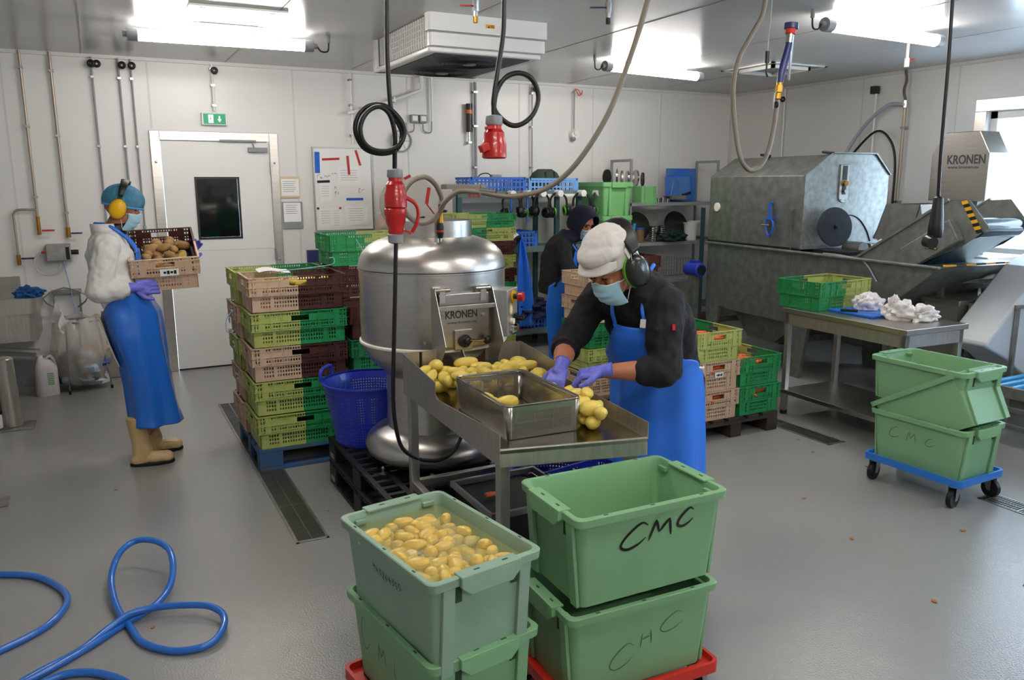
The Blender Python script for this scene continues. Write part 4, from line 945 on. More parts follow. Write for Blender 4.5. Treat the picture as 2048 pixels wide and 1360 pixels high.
# control box
cb = thing_part('control_box', t); u = Vector((.71, .70, 0)); v = Vector((-.70, .71, 0)); o0 = Vector(W(1.83, 3.61, 1.02))
cb.matrix_local = frame(o0, u, v)
MB().box(0, .17, 0, .15, 0, .24).build('box_housing', M['steelh'], cb, bevel=.004)
def btn(x, z, r, l, m, nm, n=20): return MB().cyl((x, -.001, z), (x, -l, z), r, n=n).build(nm, m, cb, smooth=40)
btn(.085, .20, .034, .008, M['yellow'], 'button_collar'); btn(.085, .20, .014, .03, M['black'], 'button_stem'); k = MB(); k.cyl((.085, -.03, .20), (.085, -.062, .20), .024, .026, n=22); k.build('emergency_stop', M['red'], cb, smooth=40, bevel=.004)
MB().lathe([(.02, -.0012), (.03, -.0012), (.03, .0), (.02, .0)], (.06, -.001, .135), n=26, ax=(0, -1, 0)).build('warning_ring', M['ylw'], cb); btn(.06, .135, .02, .0015, M['white'], 'warning_disc')
btn(.05, .075, .016, .02, M['tape'], 'push_button'); MB().box(.10, .15, -.01, -.001, .05, .105).build('switch_plate', M['blackp'], cb); k = MB(); k.cyl((.125, -.01, .08), (.125, -.05, .08), .014); k.build('rotary_switch', M['blackp'], cb, smooth=40)
btn(.05, .025, .015, .015, M['copper'], 'push_button'); btn(.125, .03, .018, .018, M['chrome'], 'push_button')
# inlet on the lid with coupling
k = MB(); k.cyl(W(1.50, 3.74, 1.49), W(1.50, 3.74, 1.53), .012); k.build('inlet_pipe', M['chrome'], t, smooth=40)
# steel collecting table with walls
t = thing('sorting_table', 'stainless tray table with raised side walls in front of the peeling machine', 'work table', (1.55, 3.0, 0))
TX = Matrix.Translation((-1.55, -3.0, 0))
NL, NR, FRt, FLt = (1.215, 2.46), (1.775, 2.33), (1.885, 3.57), (1.245, 3.57)
b = MB(); b.T = TX; b.prism([NL, NR, FRt, FLt], .838, .85, 'z'); b.build('tray_floor', mat('wet_steel', '#8f8a80', rough=.2, metal=1, var=.35, vscale=7, bump=.02), t)
b = MB(); b.T = TX; b.prism([NL, NR, (NR[0]+.003, NR[1]+.012), (NL[0]+.003, NL[1]+.012)], .785, .856, 'z'); b.build('front_edge', M['steelh'], t, bevel=.003)
def wall_(pts, P0, P1, th=.003, nm='side_wall', m=None):
    """pts: (s,z) profile along the line P0-P1"""
    d = Vector((P1[0]-P0[0], P1[1]-P0[1], 0)); L = d.length; d.normalize(); n = Vector((-d.y, d.x, 0))
    b = MB(); f = lambda s, z, o: (P0[0]+d.x*s*L+n.x*o-1.55, P0[1]+d.y*s*L+n.y*o-3.0, z)
    N = len(pts); vs = [f(s, z, -th/2) for s, z in pts]+[f(s, z, th/2) for s, z in pts]
    b.add(vs, [tuple(range(N))[::-1], tuple(range(N, 2*N))]+[(i, (i+1) % N, N+(i+1) % N, N+i) for i in range(N)]); return b.build(nm, m or M['steelh'], t)
wall_([(0, .79), (1, .80), (1, 1.0), (.60, .955), (.60, .90), (.57, .885), (0, .915)], NL, FLt)
wall_([(0, .85), (1, .85), (1, 1.0), (.58, .975), (.56, .925), (0, .915)], NR, FRt)
wall_([(0, .80), (1, .80), (1, 1.0), (.80, 1.0), (.80, .85), (.27, .85), (.27, 1.0), (0, 1.0)], FLt, FRt, nm='rear_wall')
legs = [(1.245, 2.50, 0, .79), (1.735, 2.385, 0, .79), (1.275, 3.535, .289, .84), (1.85, 3.535, .289, .84)]
for x, y, z0, z1 in legs:
    b = MB(); b.T = TX; b.box(x-.021, x+.021, y-.021, y+.021, z0, z1); b.build('leg', M['steelh'], t, bevel=.004)
for p, q in (((1.295, 3.535, .345), (1.83, 3.535, .345)), ((1.273, 3.515, .345), (1.247, 2.52, .345)), ((1.847, 3.515, .345), (1.738, 2.405, .345))):
    b = MB(); b.T = TX; b.bar(p, q, .035, .04); b.build('cross_rail', M['steelh'], t, bevel=.003)
b = MB(); b.T = TX; b.bar((1.235, 3.0, .83), (1.84, 3.0, .83), .03, .02); b.build('deck_rail', M['steelh'], t)
# black cable tie up stick at the far corner of the tray
MB().cyl((0, 0, 0), (0, 0, .16), .007).build('cable_end', M['black'], None, smooth=40, label='short black cable end standing at the far left corner of the tray', cat='cable', loc=(1.31, 3.50, .851))
# perforated pan
t = thing('perforated_pan', 'perforated stainless pan with three potatoes on the tray table', 'pan', (1.452, 2.80, .853), R(88))
perf = lattice('perforated_steel', M['steel'], .0062, .0062, .6, .6); b = MB(); L, Wd, Hh, t_ = .265, .1625, .135, .0012; lo = .02
for (ax, s) in (('y', -1), ('y', 1), ('x', -1), ('x', 1)):
    Lh = (L if ax == 'y' else Wd)-.014; off = (Wd if ax == 'y' else L)-.012; nP = 5 if ax == 'y' else 3
    b.T = Matrix.Rotation({('y', -1): 0, ('y', 1): PI, ('x', -1): -PI/2, ('x', 1): PI/2}[(ax, s)], 4, 'Z') @ Matrix.Translation((0, -off, 0)) @ Matrix.Rotation(R(5), 4, 'X')
    w0 = Lh-.012; b.box(-Lh+.004, Lh-.004, 0, t_, 0, .022); b.box(-Lh+.004, Lh-.004, 0, t_, .105, Hh-.008)
    b.box(-Lh+.004, -w0+.014, 0, t_, .022, .105); b.box(w0-.014, Lh-.004, 0, t_, .022, .105)
    pw = (2*w0-.028)/nP
    for i in range(nP):
        x = -w0+.014+i*pw
        for z0, z1 in (((.022, .062), (.065, .105)) if ax == 'x' else ((.022, .105),)): b.box(x+.002, x+pw-.002, 0, t_, z0, z1, 1)
        b.box(x-.002, x+.002, 0, t_, .022, .105)
    b.box(w0-.016, w0-.012, 0, t_, .022, .105)
    if ax == 'x': b.box(-w0+.014, w0-.014, 0, t_, .062, .065)
b.T = Matrix(); b.build('pan_wall', [M['steel'], perf], t)
for sx in (-1, 1):
    for sy in (-1, 1):
        k = MB(); cx, cy = sx*(L-.028), sy*(Wd-.028)
        k.grid(lambda u, v, cx=cx, cy=cy, sx=sx, sy=sy: (cx+sx*(.016+.0115*v)*math.cos(u*PI/2), cy+sy*(.016+.0115*v)*math.sin(u*PI/2), v*(Hh-.008)), 8, 2); k.build('pan_corner', M['steel'], t, smooth=60, solid=.0012)
k = MB(); k.box(-L+.02, L-.02, -Wd+.02, Wd-.02, 0, .0015, 0); k.build('pan_base', perf, t)
k = MB(); n = len(rr(1, 1, .1)); lp = [(rr(L-.012, Wd-.012, .026), Hh-.012), (rr(L-.010, Wd-.010, .028), Hh-.002), (rr(L, Wd, .034), Hh), (rr(L+.001, Wd+.001, .034), Hh-.004)]
vs = []; fs = []
for p_, z in lp: vs += [(p[0], p[1], z) for p in p_]
for j in range(3):
    for i in range(n): fs.append((j*n+i, j*n+(i+1) % n, (j+1)*n+(i+1) % n, (j+1)*n+i))
k.add(vs, fs); k.build('pan_rim', M['chrome'], t, smooth=40, solid=.0012)
# potatoes on the tray and in the pan
def in_tray(x, y):
    xr_ = 1.775+(y-2.33)/1.24*.11-.06
    if x > xr_ or y > 3.50: return False
    if y > 3.15: return x > 1.31
    return x > 1.655 and y > 2.47 and not (x > 1.72 and y < 2.52)
P = drop(88, (1.3, 1.85, 2.45, 3.51, in_tray), .876, .060, seed=12, zmax=.96, tries=24)
P = sorted(P, key=lambda a: -a[2])[:72]
scatter(P, 'p', Matrix(), 'potato', 'peeled yellow potato lying loose on the stainless tray table', 'potato', 'potatoes on the tray table', seed=21, scale=(1.15, 1.5), flat=.15)
for i, (p, s, a, lb) in enumerate((((1.42, 3.0, .885), 1.35, 1.2, 'longest of the three potatoes inside the perforated pan'), ((1.415, 2.935, .884), 1.25, .2, 'smaller potato in the middle inside the perforated pan'), ((1.485, 2.93, .885), 1.35, -.5, 'potato with a brown spot, rightmost inside the perforated pan'))):
    o = bpy.data.objects.new('potato', PM['p'][(0, 2, 1)[i]]); COL.objects.link(o); o.location = p; o.rotation_euler = (0, 0, a); o.scale = (s, s, s); tag(o, lb, 'potato', 'potatoes in the pan')
# round basket
def basket(x, y, z, r0, r1, h, label, hand=True, holes=True):
    t = thing('round_basket', label, 'basket', (x, y, z), R(20))
    pb = lattice('basket_holes', M['basket'], .0165, .0165, .42, .42)
    b = MB(); b.lathe([(r0*.96, .0), (r0, .012), (r0, .03)], n=48, m=0); b.lathe([(r0, .03), (r0+(r1-r0)*.86, h*.86)], n=48, m=1); b.lathe([(r0+(r1-r0)*.86, h*.86), (r1, h-.012), (r1+.012, h-.01), (r1+.012, h), (r1-.002, h)], n=48, m=0)
    b.cyl((0, 0, .004), (0, 0, .007), r0*.96, n=40, m=1); b.build('basket_shell', [M['basket'], pb], t, smooth=50)
    if hand:
        for a in (0, PI):
            c = Vector((r1*math.cos(a-1.0), r1*math.sin(a-1.0), h)); tt = Vector((-math.sin(a-1.0), math.cos(a-1.0), 0))
            b = MB(); b.tube([c-tt*.085, c-tt*.08+Vector((0, 0, .045)), c-tt*.04+Vector((0, 0, .062)), c+tt*.04+Vector((0, 0, .062)), c+tt*.08+Vector((0, 0, .045)), c+tt*.085], .011, n=8, sub=4); b.build('carry_handle', M['basket'], t, smooth=60)
    return t
basket(1.345, 4.49, .289, .205, .265, .37, 'blue round perforated basket with two handles standing on the black pallets')
basket(1.90, 3.28, .0, .15, .2, .42, 'blue perforated basket half hidden under the tray table', hand=False)
t = thing('plastic_crate', 'bright blue slatted crate under the tray table beside the worker', 'crate', (1.97, 3.02, .30), R(10)); b = crate_mesh(.16); 
o = b.build('crate_shell', [M['basket'], lattice('bluebox_holes', M['basket'], .03, .03, .5, .5)], t); o.scale = (.6, .6, 1)
MB().box(-.17, .17, -.11, .11, -.30, 0).build('crate_base', M['mdark'], t)
t = thing('shallow_tray', 'black tray with pale rim on the floor under the tray table', 'tray', (1.56, 3.02, .0)); 
MB().box(-.20, .20, -.2, .2, 0, .42).build('tray_stand', M['mdark'], t); b = MB(); [b.box(*q, .42, .45) for q in ((-.22, .22, -.22, -.205), (-.22, .22, .205, .22), (-.22, -.205, -.205, .205), (.205, .22, -.205, .205))]; b.build('tray_rim', M['zinc'], t, bevel=.003)
o = bpy.data.objects.new('carrot', CARM); COL.objects.link(o); o.location = (1.45, 3.03, .436); o.scale = (.5, .8, .8); tag(o, 'small orange carrot piece lying in the black tray under the table', 'carrot')
t = thing('plastic_crate', 'orange crate on the floor behind the right pair of green boxes', 'crate', (1.42, 2.70, 0), R(0)); o = crate_mesh(.3).build('crate_shell', [mat('orange_crate', '#c9681c', rough=.5), lattice('orange_crate_holes', MATS['orange_crate'], .03, .03, .5, .6)], t); o.scale = (.5, .5, 1)
o = bpy.data.objects.new('potato', PM['w'][0]); COL.objects.link(o); o.location = (1.40, 2.66, .06); o.scale = (2, 2, 2); tag(o, 'yellow peeling lump inside the orange crate on the floor', 'potato')

# ---------------- hanging cables and hoses ----------------
def plug(t, c, up=1, m='red'):
    """round industrial plug and socket, c = top centre, hanging down"""
t = thing('hanging_cable', 'black coiled cable with red plug and socket hanging left of the tank', 'cable', (1.20, 3.50, 1.62))
def A_(L, o): return [tuple(Vector(p)-Vector(o)) for p in L]
o0 = (1.20, 3.50, 1.62)
pts = [(1.2, 3.5, 2.925), (1.194, 3.5, 2.58), (1.19, 3.5, 2.33), (1.2, 3.50, 2.12), (1.23, 3.495, 2.06), (1.243, 3.49, 2.02), (1.23, 3.49, 1.965), (1.19, 3.49, 1.936), (1.13, 3.49, 1.930), (1.07, 3.49, 1.95), (1.035, 3.485, 2.0), (1.029, 3.48, 2.05), (1.05, 3.48, 2.10), (1.09, 3.48, 2.132), (1.14, 3.48, 2.14), (1.19, 3.48, 2.12), (1.235, 3.47, 2.07), (1.248, 3.47, 2.02), (1.225, 3.47, 1.97), (1.17, 3.47, 1.943), (1.10, 3.465, 1.945), (1.055, 3.46, 1.98), (1.045, 3.46, 2.04), (1.075, 3.46, 2.10), (1.13, 3.465, 2.128), (1.18, 3.47, 2.10), (1.206, 3.48, 2.02), (1.207, 3.49, 1.93), (1.208, 3.5, 1.86)]
MB().tube(A_(pts, o0), .0105, n=10, sub=5).build('cable_run', M['black'], t, smooth=80)
pts = [(1.208, 3.50, 1.60), (1.202, 3.5, 1.5), (1.19, 3.50, 1.27), (1.175, 3.50, 1.0), (1.166, 3.5, .80), (1.175, 3.5, .66), (1.205, 3.505, .55), (1.275, 3.52, .484), (1.34, 3.53, .455), (1.42, 3.535, .445), (1.50, 3.55, .48), (1.56, 3.60, .53), (1.63, 3.68, .59), (1.66, 3.78, .62)]
MB().tube(A_(pts, o0), .0098, n=10, sub=5).build('cable_tail', M['black'], t, smooth=80)
def socket(t, o, cap=True):
    g = MB(); g.lathe([(.018, .105), (.034, .10), (.036, .07), (.033, .065)], o, n=20, cap1=True); g.build('cable_gland', M['greyp'], t, smooth=35)
    g = MB(); g.lathe([(.03, .066), (.031, .05), (.042, .035), (.043, .02), (.047, .0), (.051, -.01), (.051, -.065), (.044, -.07)], o, n=28); g.build('socket_body', M['red'], t, smooth=30)
k = (0.008, 0, .14); socket(t, k)
g = MB(); g.lathe([(.046, .07), (.05, .065), (.052, .045), (.046, .03), (.046, .01), (.034, -.02), (.036, -.035), (.03, -.055)], (0.005, 0, .0), n=28, cap1=False); g.build('plug_body', M['red'], t, smooth=30)
g = MB(); g.lathe([(.03, -.05), (.036, -.055), (.034, -.09), (.02, -.095)], (0.003, 0, .005), n=20); g.build('cable_gland', M['greyp'], t, smooth=35)
g = MB(); g.tube([(.045, -.02, .12), (.09, -.03, .09), (.105, -.03, .05), (.095, -.03, .0), (.075, -.02, -.04)], .009, n=8, sub=4); g.bar((.05, -.01, .20), (.075, -.02, .215), .02, .012); g.bar((.04, -.01, -.03), (.07, -.015, -.045), .02, .012); g.build('locking_lever', M['red'], t, smooth=50)
t = thing('hanging_cable', 'black cable with one round loop and an open red socket at top centre', 'cable', (1.50, 3.05, 1.98)); o0 = (1.5, 3.05, 1.98)
pts = [(1.54, 3.05, 2.925), (1.535, 3.05, 2.52), (1.53, 3.05, 2.39), (1.509, 3.05, 2.272), (1.488, 3.05, 2.154), (1.489, 3.05, 2.10), (1.52, 3.045, 2.06), (1.566, 3.04, 2.035), (1.615, 3.035, 2.045), (1.66, 3.03, 2.085), (1.684, 3.03, 2.147), (1.668, 3.03, 2.205), (1.63, 3.03, 2.237), (1.58, 3.035, 2.243), (1.53, 3.04, 2.22), (1.50, 3.05, 2.17), (1.487, 3.05, 2.11), (1.487, 3.05, 2.075)]
MB().tube(A_(pts, o0), .0105, n=10, sub=5).build('cable_run', M['black'], t, smooth=80)
socket(t, (-.013, 0, -.01)); g = MB(); g.lathe([(.0, -.06), (.044, -.06)], (-.013, 0, -.01), n=20); g.build('socket_pins', M['blackp'], t)
MB().bar((-.035, -.02, .045), (-.06, -.02, .04), .025, .014).build('lid_catch', M['red'], t, bevel=.003); MB().bar((-.05, -.02, -.03), (-.085, -.02, -.045), .035, .03).build('socket_lid', M['red'], t, bevel=.003)
t = thing('steel_hose', 'braided steel hose sweeping from the ceiling to the coupling on the peeler lid', 'hose', (1.52, 3.74, 1.53)); o0 = (1.52, 3.74, 1.53)
pts = [(2.27, 2.98, 2.925), (2.25, 2.985, 2.75), (2.21, 3.0, 2.579), (2.163, 3.05, 2.355), (2.079, 3.1, 2.099), (1.973, 3.2, 1.881), (1.872, 3.3, 1.773), (1.739, 3.4, 1.738), (1.63, 3.5, 1.757), (1.563, 3.6, 1.76), (1.511, 3.65, 1.711), (1.495, 3.68, 1.66), (1.46, 3.69, 1.622), (1.398, 3.7, 1.608), (1.335, 3.7, 1.65), (1.309, 3.7, 1.726), (1.352, 3.7, 1.802), (1.424, 3.7, 1.830), (1.488, 3.72, 1.797), (1.53, 3.74, 1.730), (1.525, 3.745, 1.69)]
MB().tube(A_(pts, o0), .0125, n=10, sub=6).build('hose_run', M['braid'], t, smooth=80)
g = MB(); g.cyl((0.005, 0.005, .11), (.005, .005, .17), .012); g.cyl((0, 0, .075), (0.003, 0.003, .125), .018, .014, n=12); g.build('coupling', M['brass'], t, smooth=40)
g = MB(); g.lathe([(.012, .0), (.016, .01), (.019, .03), (.019, .06), (.014, .075)], n=18); g.build('quick_connector', M['black'], t, smooth=40); MB().lathe([(.0195, .03), (.0198, .033), (.0198, .037), (.0195, .04)], n=20).build('connector_ring', M['red'], t)
g = MB(); g.cyl((0, 0, -.045), (0, 0, 0), .007, n=8); g.build('nipple', M['chrome'], t)
g = MB(); g.bar((-.07, -.0, .17), (-.055, 0, .25), .018, .007); g.bar((-.07, 0, .17), (-.03, .0, .12), .012, .005); g.build('valve_lever', M['red'], t, bevel=.002)
g = MB(); g.cyl((.11, -.24, .232), (.17, -.29, .222), .017, n=12); g.build('hose_coupling', M['chrome'], t, smooth=40)
for p in ((.01, -.0, .165), (.0, -.05, .135)): MB().ell(p, (.019, .019, .008), n=12, k=6).build('cable_tie', M['black'], t, smooth=60)
t = thing('spray_hose', 'steel hose loop with blue spray gun hanging before the diffuser', 'hose', (3.30, 3.30, 2.24)); o0 = (3.3, 3.3, 2.24)
pts = [(3.19, 3.3, 2.925), (3.182, 3.3, 2.82), (3.175, 3.3, 2.72), (3.155, 3.3, 2.64), (3.085, 3.3, 2.536), (3.015, 3.3, 2.421), (2.989, 3.3, 2.296), (3.003, 3.3, 2.146), (3.037, 3.3, 1.995), (3.078, 3.3, 1.905), (3.141, 3.3, 1.864), (3.211, 3.3, 1.893), (3.259, 3.3, 1.973), (3.288, 3.3, 2.104), (3.302, 3.3, 2.235)]
MB().tube(A_(pts, o0), .0125, n=10, sub=6).build('hose_run', M['braid'], t, smooth=80)
g = MB(); g.cyl((.003, 0, .0), (.006, 0, .03), .017, n=12); g.cyl((.007, 0, .035), (.01, 0, .07), .02, n=6); g.cyl((.01, 0, .07), (.012, 0, .085), .015); g.build('coupling', M['brass'], t, smooth=30)
g = MB(); g.bar((-.025, 0, -.05), (-.022, 0, .03), .008, .004); g.bar((-.022, 0, .03), (.0, 0, .045), .008, .004); g.build('valve_lever', M['zinc'], t); MB().lathe([(.011, -.006), (.018, 0), (.011, .006)], (-.015, -.01, -.03), n=14, ax=(1, 0, .2)).build('tie_ring', M['black'], t, smooth=60)
g = MB(); g.rings([((.013, 0, .085), (.017, 0, 0), (0, .016, 0)), ((.022, 0, .14), (.022, 0, 0), (0, .018, 0)), ((.04, 0, .2), (.024, 0, 0), (0, .018, 0)), ((.056, 0, .26), (.02, 0, 0), (0, .017, 0)), ((.064, 0, .30), (.018, 0, 0), (0, .016, 0))], n=16); g.build('gun_grip', M['navy'], t, smooth=50)
g = MB(); g.cyl((.06, 0, .29), (.066, 0, .345), .02, n=14); g.build('gun_body', M['chrome'], t, smooth=40); MB().cyl((.066, 0, .335), (.069, 0, .365), .026, n=18).build('red_collar', M['redt'], t, smooth=40); MB().cyl((.069, 0, .362), (.071, 0, .39), .036, .036, n=22).build('rubber_ring', M['navy'], t, smooth=40)
g = MB(); g.bar((.085, 0, .33), (.075, 0, .1), .014, .008); g.build('trigger', M['chrome'], t, bevel=.002)
t = thing('hanging_cable', 'short black cable end with plug just left of the blue spray gun', 'cable', (3.27, 3.36, 2.44)); MB().tube([(.0, 0, 0), (.0, .0, .1), (0.01, 0, .3), (0.0, 0, .485)], .003).build('cable_run', M['greyp'], t, smooth=60); MB().cyl((0, 0, -.01), (0, 0, .05), .012).build('plug_body', M['black'], t, smooth=40); MB().tube([(0, 0, -.01), (.0, 0, -.06), (.01, 0, -.08)], .005).build('cable_tail', M['black'], t)
t = thing('hanging_cable', 'black cable with black socket hanging in front of the conveyor at right', 'cable', (4.34, 3.05, 1.45)); o0 = (4.34, 3.05, 1.45)
MB().tube(A_([(4.31, 3.05, 2.925), (4.31, 3.05, 2.787), (4.327, 3.05, 2.473), (4.335, 3.05, 2.175), (4.344, 3.05, 1.897), (4.358, 3.05, 1.713)], o0), .010, n=10, sub=4).build('cable_run', M['black'], t, smooth=80)
g = MB(); g.lathe([(.014, .27), (.026, .26), (.031, .2), (.036, .16), (.038, .12), (.041, .1), (.041, .04), (.034, .03)], (.02, 0, 0), n=22, cap1=True, cap0=True); g.build('socket_body', M['blackp'], t, smooth=35)
g = MB(); g.cyl((-.02, -.02, .0), (-.005, .03, .01), .036, n=20); g.bar((-.02, 0, .02), (-.0, 0, .07), .03, .02); g.build('socket_lid', M['blackp'], t, smooth=40)

# ---------------- blue hose on the floor ----------------
r_ = .0145
pts = [(-.75, 4.22, r_), (-.56, 4.15, r_), (-.39, 4.03, r_), (-.27, 3.77, r_), (-.33, 3.55, r_), (-.49, 3.42, r_), (-.65, 3.33, r_), (-.8, 3.2, r_)]
t = thing('water_hose', 'blue water hose curve at the left edge of the floor', 'hose', (-.5, 3.8, 0)); MB().tube(A_(pts, (-.5, 3.8, 0)), r_, n=12, sub=8).build('hose_run', M['hose'], t, smooth=80)
t = thing('water_hose', 'blue water hose twisted into two loops on the floor in the foreground', 'hose', (0, 3.5, 0))
pts = [(-.66, 2.93, r_), (-.5, 3.06, r_), (-.31, 3.19, r_), (-.17, 3.30, r_), (-.05, 3.41, r_), (.06, 3.47, .03), (.13, 3.55, .06), (.16, 3.66, .10), (.155, 3.80, .13), (.10, 3.91, .14), (.02, 3.97, .13), (-.05, 3.91, .11), (-.09, 3.77, .07), (-.085, 3.6, .04), (-.06, 3.46, .022), (-.03, 3.36, r_), (.0, 3.24, r_), (.06, 3.15, r_), (.14, 3.09, r_), (.24, 3.08, .02), (.30, 3.15, .03), (.315, 3.25, .04), (.27, 3.34, .045), (.17, 3.40, .045), (.06, 3.43, .046), (-.03, 3.42, .046), (-.12, 3.36, .03), (-.22, 3.27, r_), (-.37, 3.17, r_), (-.52, 3.03, r_), (-.68, 2.86, r_)]
MB().tube(A_(pts, (0, 3.5, 0)), r_, n=12, sub=7).build('hose_run', M['hose'], t, smooth=80)
pts = [(-.72, 2.98, r_), (-.5, 3.03, r_), (-.32, 3.15, r_), (-.21, 3.145, r_), (-.11, 3.06, r_), (-.04, 2.94, r_), (-.0, 2.8, r_)]
t = thing('water_hose', 'blue water hose piece leaving the frame at the bottom left', 'hose', (-.3, 3.0, 0)); MB().tube(A_([(a+.01, b-.035, c) for a, b, c in pts], (-.3, 3.0, 0)), r_, n=12, sub=7).build('hose_run', M['hose'], t, smooth=80)
# ---------------- steel bench at right ----------------
t = thing('steel_bench', 'stainless bench with lower shelf, cutting board and bags on it', 'bench', (4.96, 3.92, 0), R(-2))
hx, hy = .305, .56
MB().box(-hx, hx, -hy, hy, .81, .85).build('bench_top', M['steel'], t, bevel=.004)
b = MB(); b.box(-hx+.02, hx-.02, -hy+.02, -hy+.04, .72, .81); b.box(-hx+.02, hx-.02, hy-.04, hy-.02, .72, .81); b.box(-hx+.02, -hx+.04, -hy+.02, hy-.02, .72, .81); b.box(hx-.04, hx-.02, -hy+.02, hy-.02, .72, .81); b.build('bench_apron', M['steelh'], t)
for sx in (-1, 1):
    for sy in (-1, 1): MB().box(min(sx*(hx-.02), sx*(hx-.06)), max(sx*(hx-.02), sx*(hx-.06)), min(sy*(hy-.02), sy*(hy-.06)), max(sy*(hy-.02), sy*(hy-.06)), 0, .81).build('leg', M['steelh'], t, bevel=.003)
MB().box(-hx+.015, hx-.015, -hy+.015, hy-.015, .165, .20).build('lower_shelf', M['steel'], t, bevel=.004)
for sx in (-1, 1):
    for sy in (-1, 1): MB().cyl((sx*(hx-.04), sy*(hy-.04), 0), (sx*(hx-.04), sy*(hy-.04), .03), .028).build('leg_foot', M['blackp'], t)
MB().box(-.15, .15, -.20, .20, 0, .016).build('cutting_board', M['cutting'], None, bevel=.004, label='blue cutting board under a thin bag on the steel bench', cat='cutting board', loc=(4.97, 3.98, .851), rotz=R(-3))
t = thing('kitchen_knife', 'knife with black handle lying on the blue cutting board', 'knife', (4.90, 3.95, .868), R(-55))
MB().prism([(-.02, -.013), (.16, -.004), (.13, .015), (-.02, .014)], 0, .002, 'z').build('blade', M['chrome'], t); MB().box(-.14, -.02, -.012, .013, 0, .018).build('handle', M['black'], t, bevel=.005)
def crumple(name, m, loc, r, label, cat, seed, sc=(1, 1, .7), amp=.35, kind=None, parent=None, n=30):
    rn = random.Random(seed); W_ = [(Vector((rn.uniform(-1, 1), rn.uniform(-1, 1), rn.uniform(-1, 1))).normalized()*rn.uniform(2, 9), rn.uniform(0, 6)) for _ in range(11)]
    b = MB(); b.ell((0, 0, 0), 1, n=n*2, k=n); vs = []
    for v in b.v:
        v = Vector(v); s = 1
        for w_, ph in W_: s += amp/5.5*abs(math.sin(v.dot(w_)+ph))*1.4-amp/9
        q = v*s; vs.append((q.x*r*sc[0], q.y*r*sc[1], max(q.z*r*sc[2], -r*sc[2]*.72)+r*sc[2]*.72))
    b.v = vs; o = b.build(name, m, parent, smooth=50, label=label, cat=cat, loc=loc, kind=kind); return o
crumple('plastic_bag', M['bagw'], (5.08, 4.04, .868), .075, 'thin crumpled plastic bag on the cutting board, smaller of two', 'bag', 3, (1.15, .8, .75), .7)
t = thing('plastic_bag', 'larger crumpled white plastic bag near the right end of the steel bench', 'bag', (5.02, 3.66, .851))
crumple('bag_body', M['bagw'], (-.03, .03, 0), .075, None, None, 5, (1.0, 1.1, .85), .7, parent=t); crumple('bag_body', M['bagw'], (.05, -.09, 0), .06, None, None, 9, (1.3, .9, .8), .7, parent=t)
crumple('bag_neck', M['bagw'], (-.07, .06, .08), .03, None, None, 11, (.8, .6, 1.3), .9, parent=t, n=12)

# ---------------- big drum washer ----------------
t = thing('drum_washer', 'large grey galvanised drum washing machine with sloped hood and trough', 'washing machine', (5.70, 5.30, 0), R(-4))
Lm, Wm = 1.38, 1.02
b = MB(); b.prism([(0, 1.20), (0, 1.86), (.30, 2.05), (.82, 2.05), (Wm, 1.86), (Wm, 1.20)], .012, Lm, 'y'); b.build('drum_hood', M['galvd'], t, bevel=.006)
b = MB(); b.prism([(0, 1.22), (0, 1.865), (.30, 2.057), (.82, 2.057), (Wm, 1.865), (Wm, 1.22)], 0, .012, 'y'); b.build('hood_end_plate', M['galv'], t, bevel=.003)
b = MB(); b.prism([(-.002, 1.868), (.30, 2.058), (.82, 2.058), (Wm, 1.868), (Wm+.012, 1.868), (.83, 2.070), (.29, 2.070), (-.014, 1.868)], -.02, .02, 'y'); b.build('hood_flange', M['galvd'], t)
b = MB(); b.prism([(-1.46, 1.165), (Lm, 1.165), (Lm, .56), (1.0, .50), (.2, .50), (-.55, .60), (-1.0, .80)], 0.0, Wm, 'x'); b.build('lower_tank', M['galvd'], t, bevel=.006)
b = MB(); b.bar((-.012, -1.46, 1.165), (-.012, Lm, 1.175), .035, .025); b.build('tank_rim', M['galv'], t, bevel=.008); MB().box(-.006, 0.0, .0, Lm, 1.185, 1.20).build('seam_gap', M['mdark'], t)
MB().box(-.012, Wm, -.02, .0, 1.20, 1.235).build('end_ledge', M['galv'], t); MB().box(.0, Wm, -.7, -.02, 1.165, 1.172).build('trough_inside', M['mdark'], t)
b = MB(); b.prism([(.10, .52), (1.25, .56), (.9, .22), (.5, .22)], .2, .9, 'x'); b.build('sump_cone', M['galvd'], t)
for y0, y1, nm in ((1.14, 1.38, 0), (-.16, .17, 1)):
    for x in (0, Wm-.04):
        b = MB(); b.prism([(y0, .56), (y1, .56), (y1-.08, 0), (y0+.09, 0)], x, x+.04, 'x'); b.build('leg', M['galv'], t, bevel=.003)
for y in (.02, 1.26): b = MB(); b.box(.04, Wm-.04, y, y+.04, .32, .38); b.build('leg_brace', M['galv'], t)
b = MB(); b.lathe([(0, .012), (.06, .012), (.175, .006), (.18, 0), (.175, -.004), (0, 0)], (.30, -.09, 1.40), n=40, ax=(-.18, -1, .12)); b.build('round_cover', M['dish'], t, smooth=40)
MB().ell((.297, -.11, 1.405), .022, n=12, k=8).build('cover_hub', M['blackp'], t, smooth=50); MB().cyl((.30, -.09, 1.40), (.30, 0, 1.40), .02).build('cover_shaft', M['dsteel'], t)
b = MB(); b.prism([(.46+.05*math.cos(a), 1.66+.05*math.sin(a)) for a in [PI+PI*k/8 for k in range(9)]]+[(.51, 1.93), (.41, 1.93)], -.012, .0, 'y'); 
b = MB(); b.prism([(.455+.055*math.cos(PI+PI*k/8), 1.67+.055*math.sin(PI+PI*k/8)) for k in range(9)]+[(.51, 1.96), (.40, 1.96)], -.012, 0, 'y'); b.build('slot_plate', M['dsteel'], t, bevel=.004)
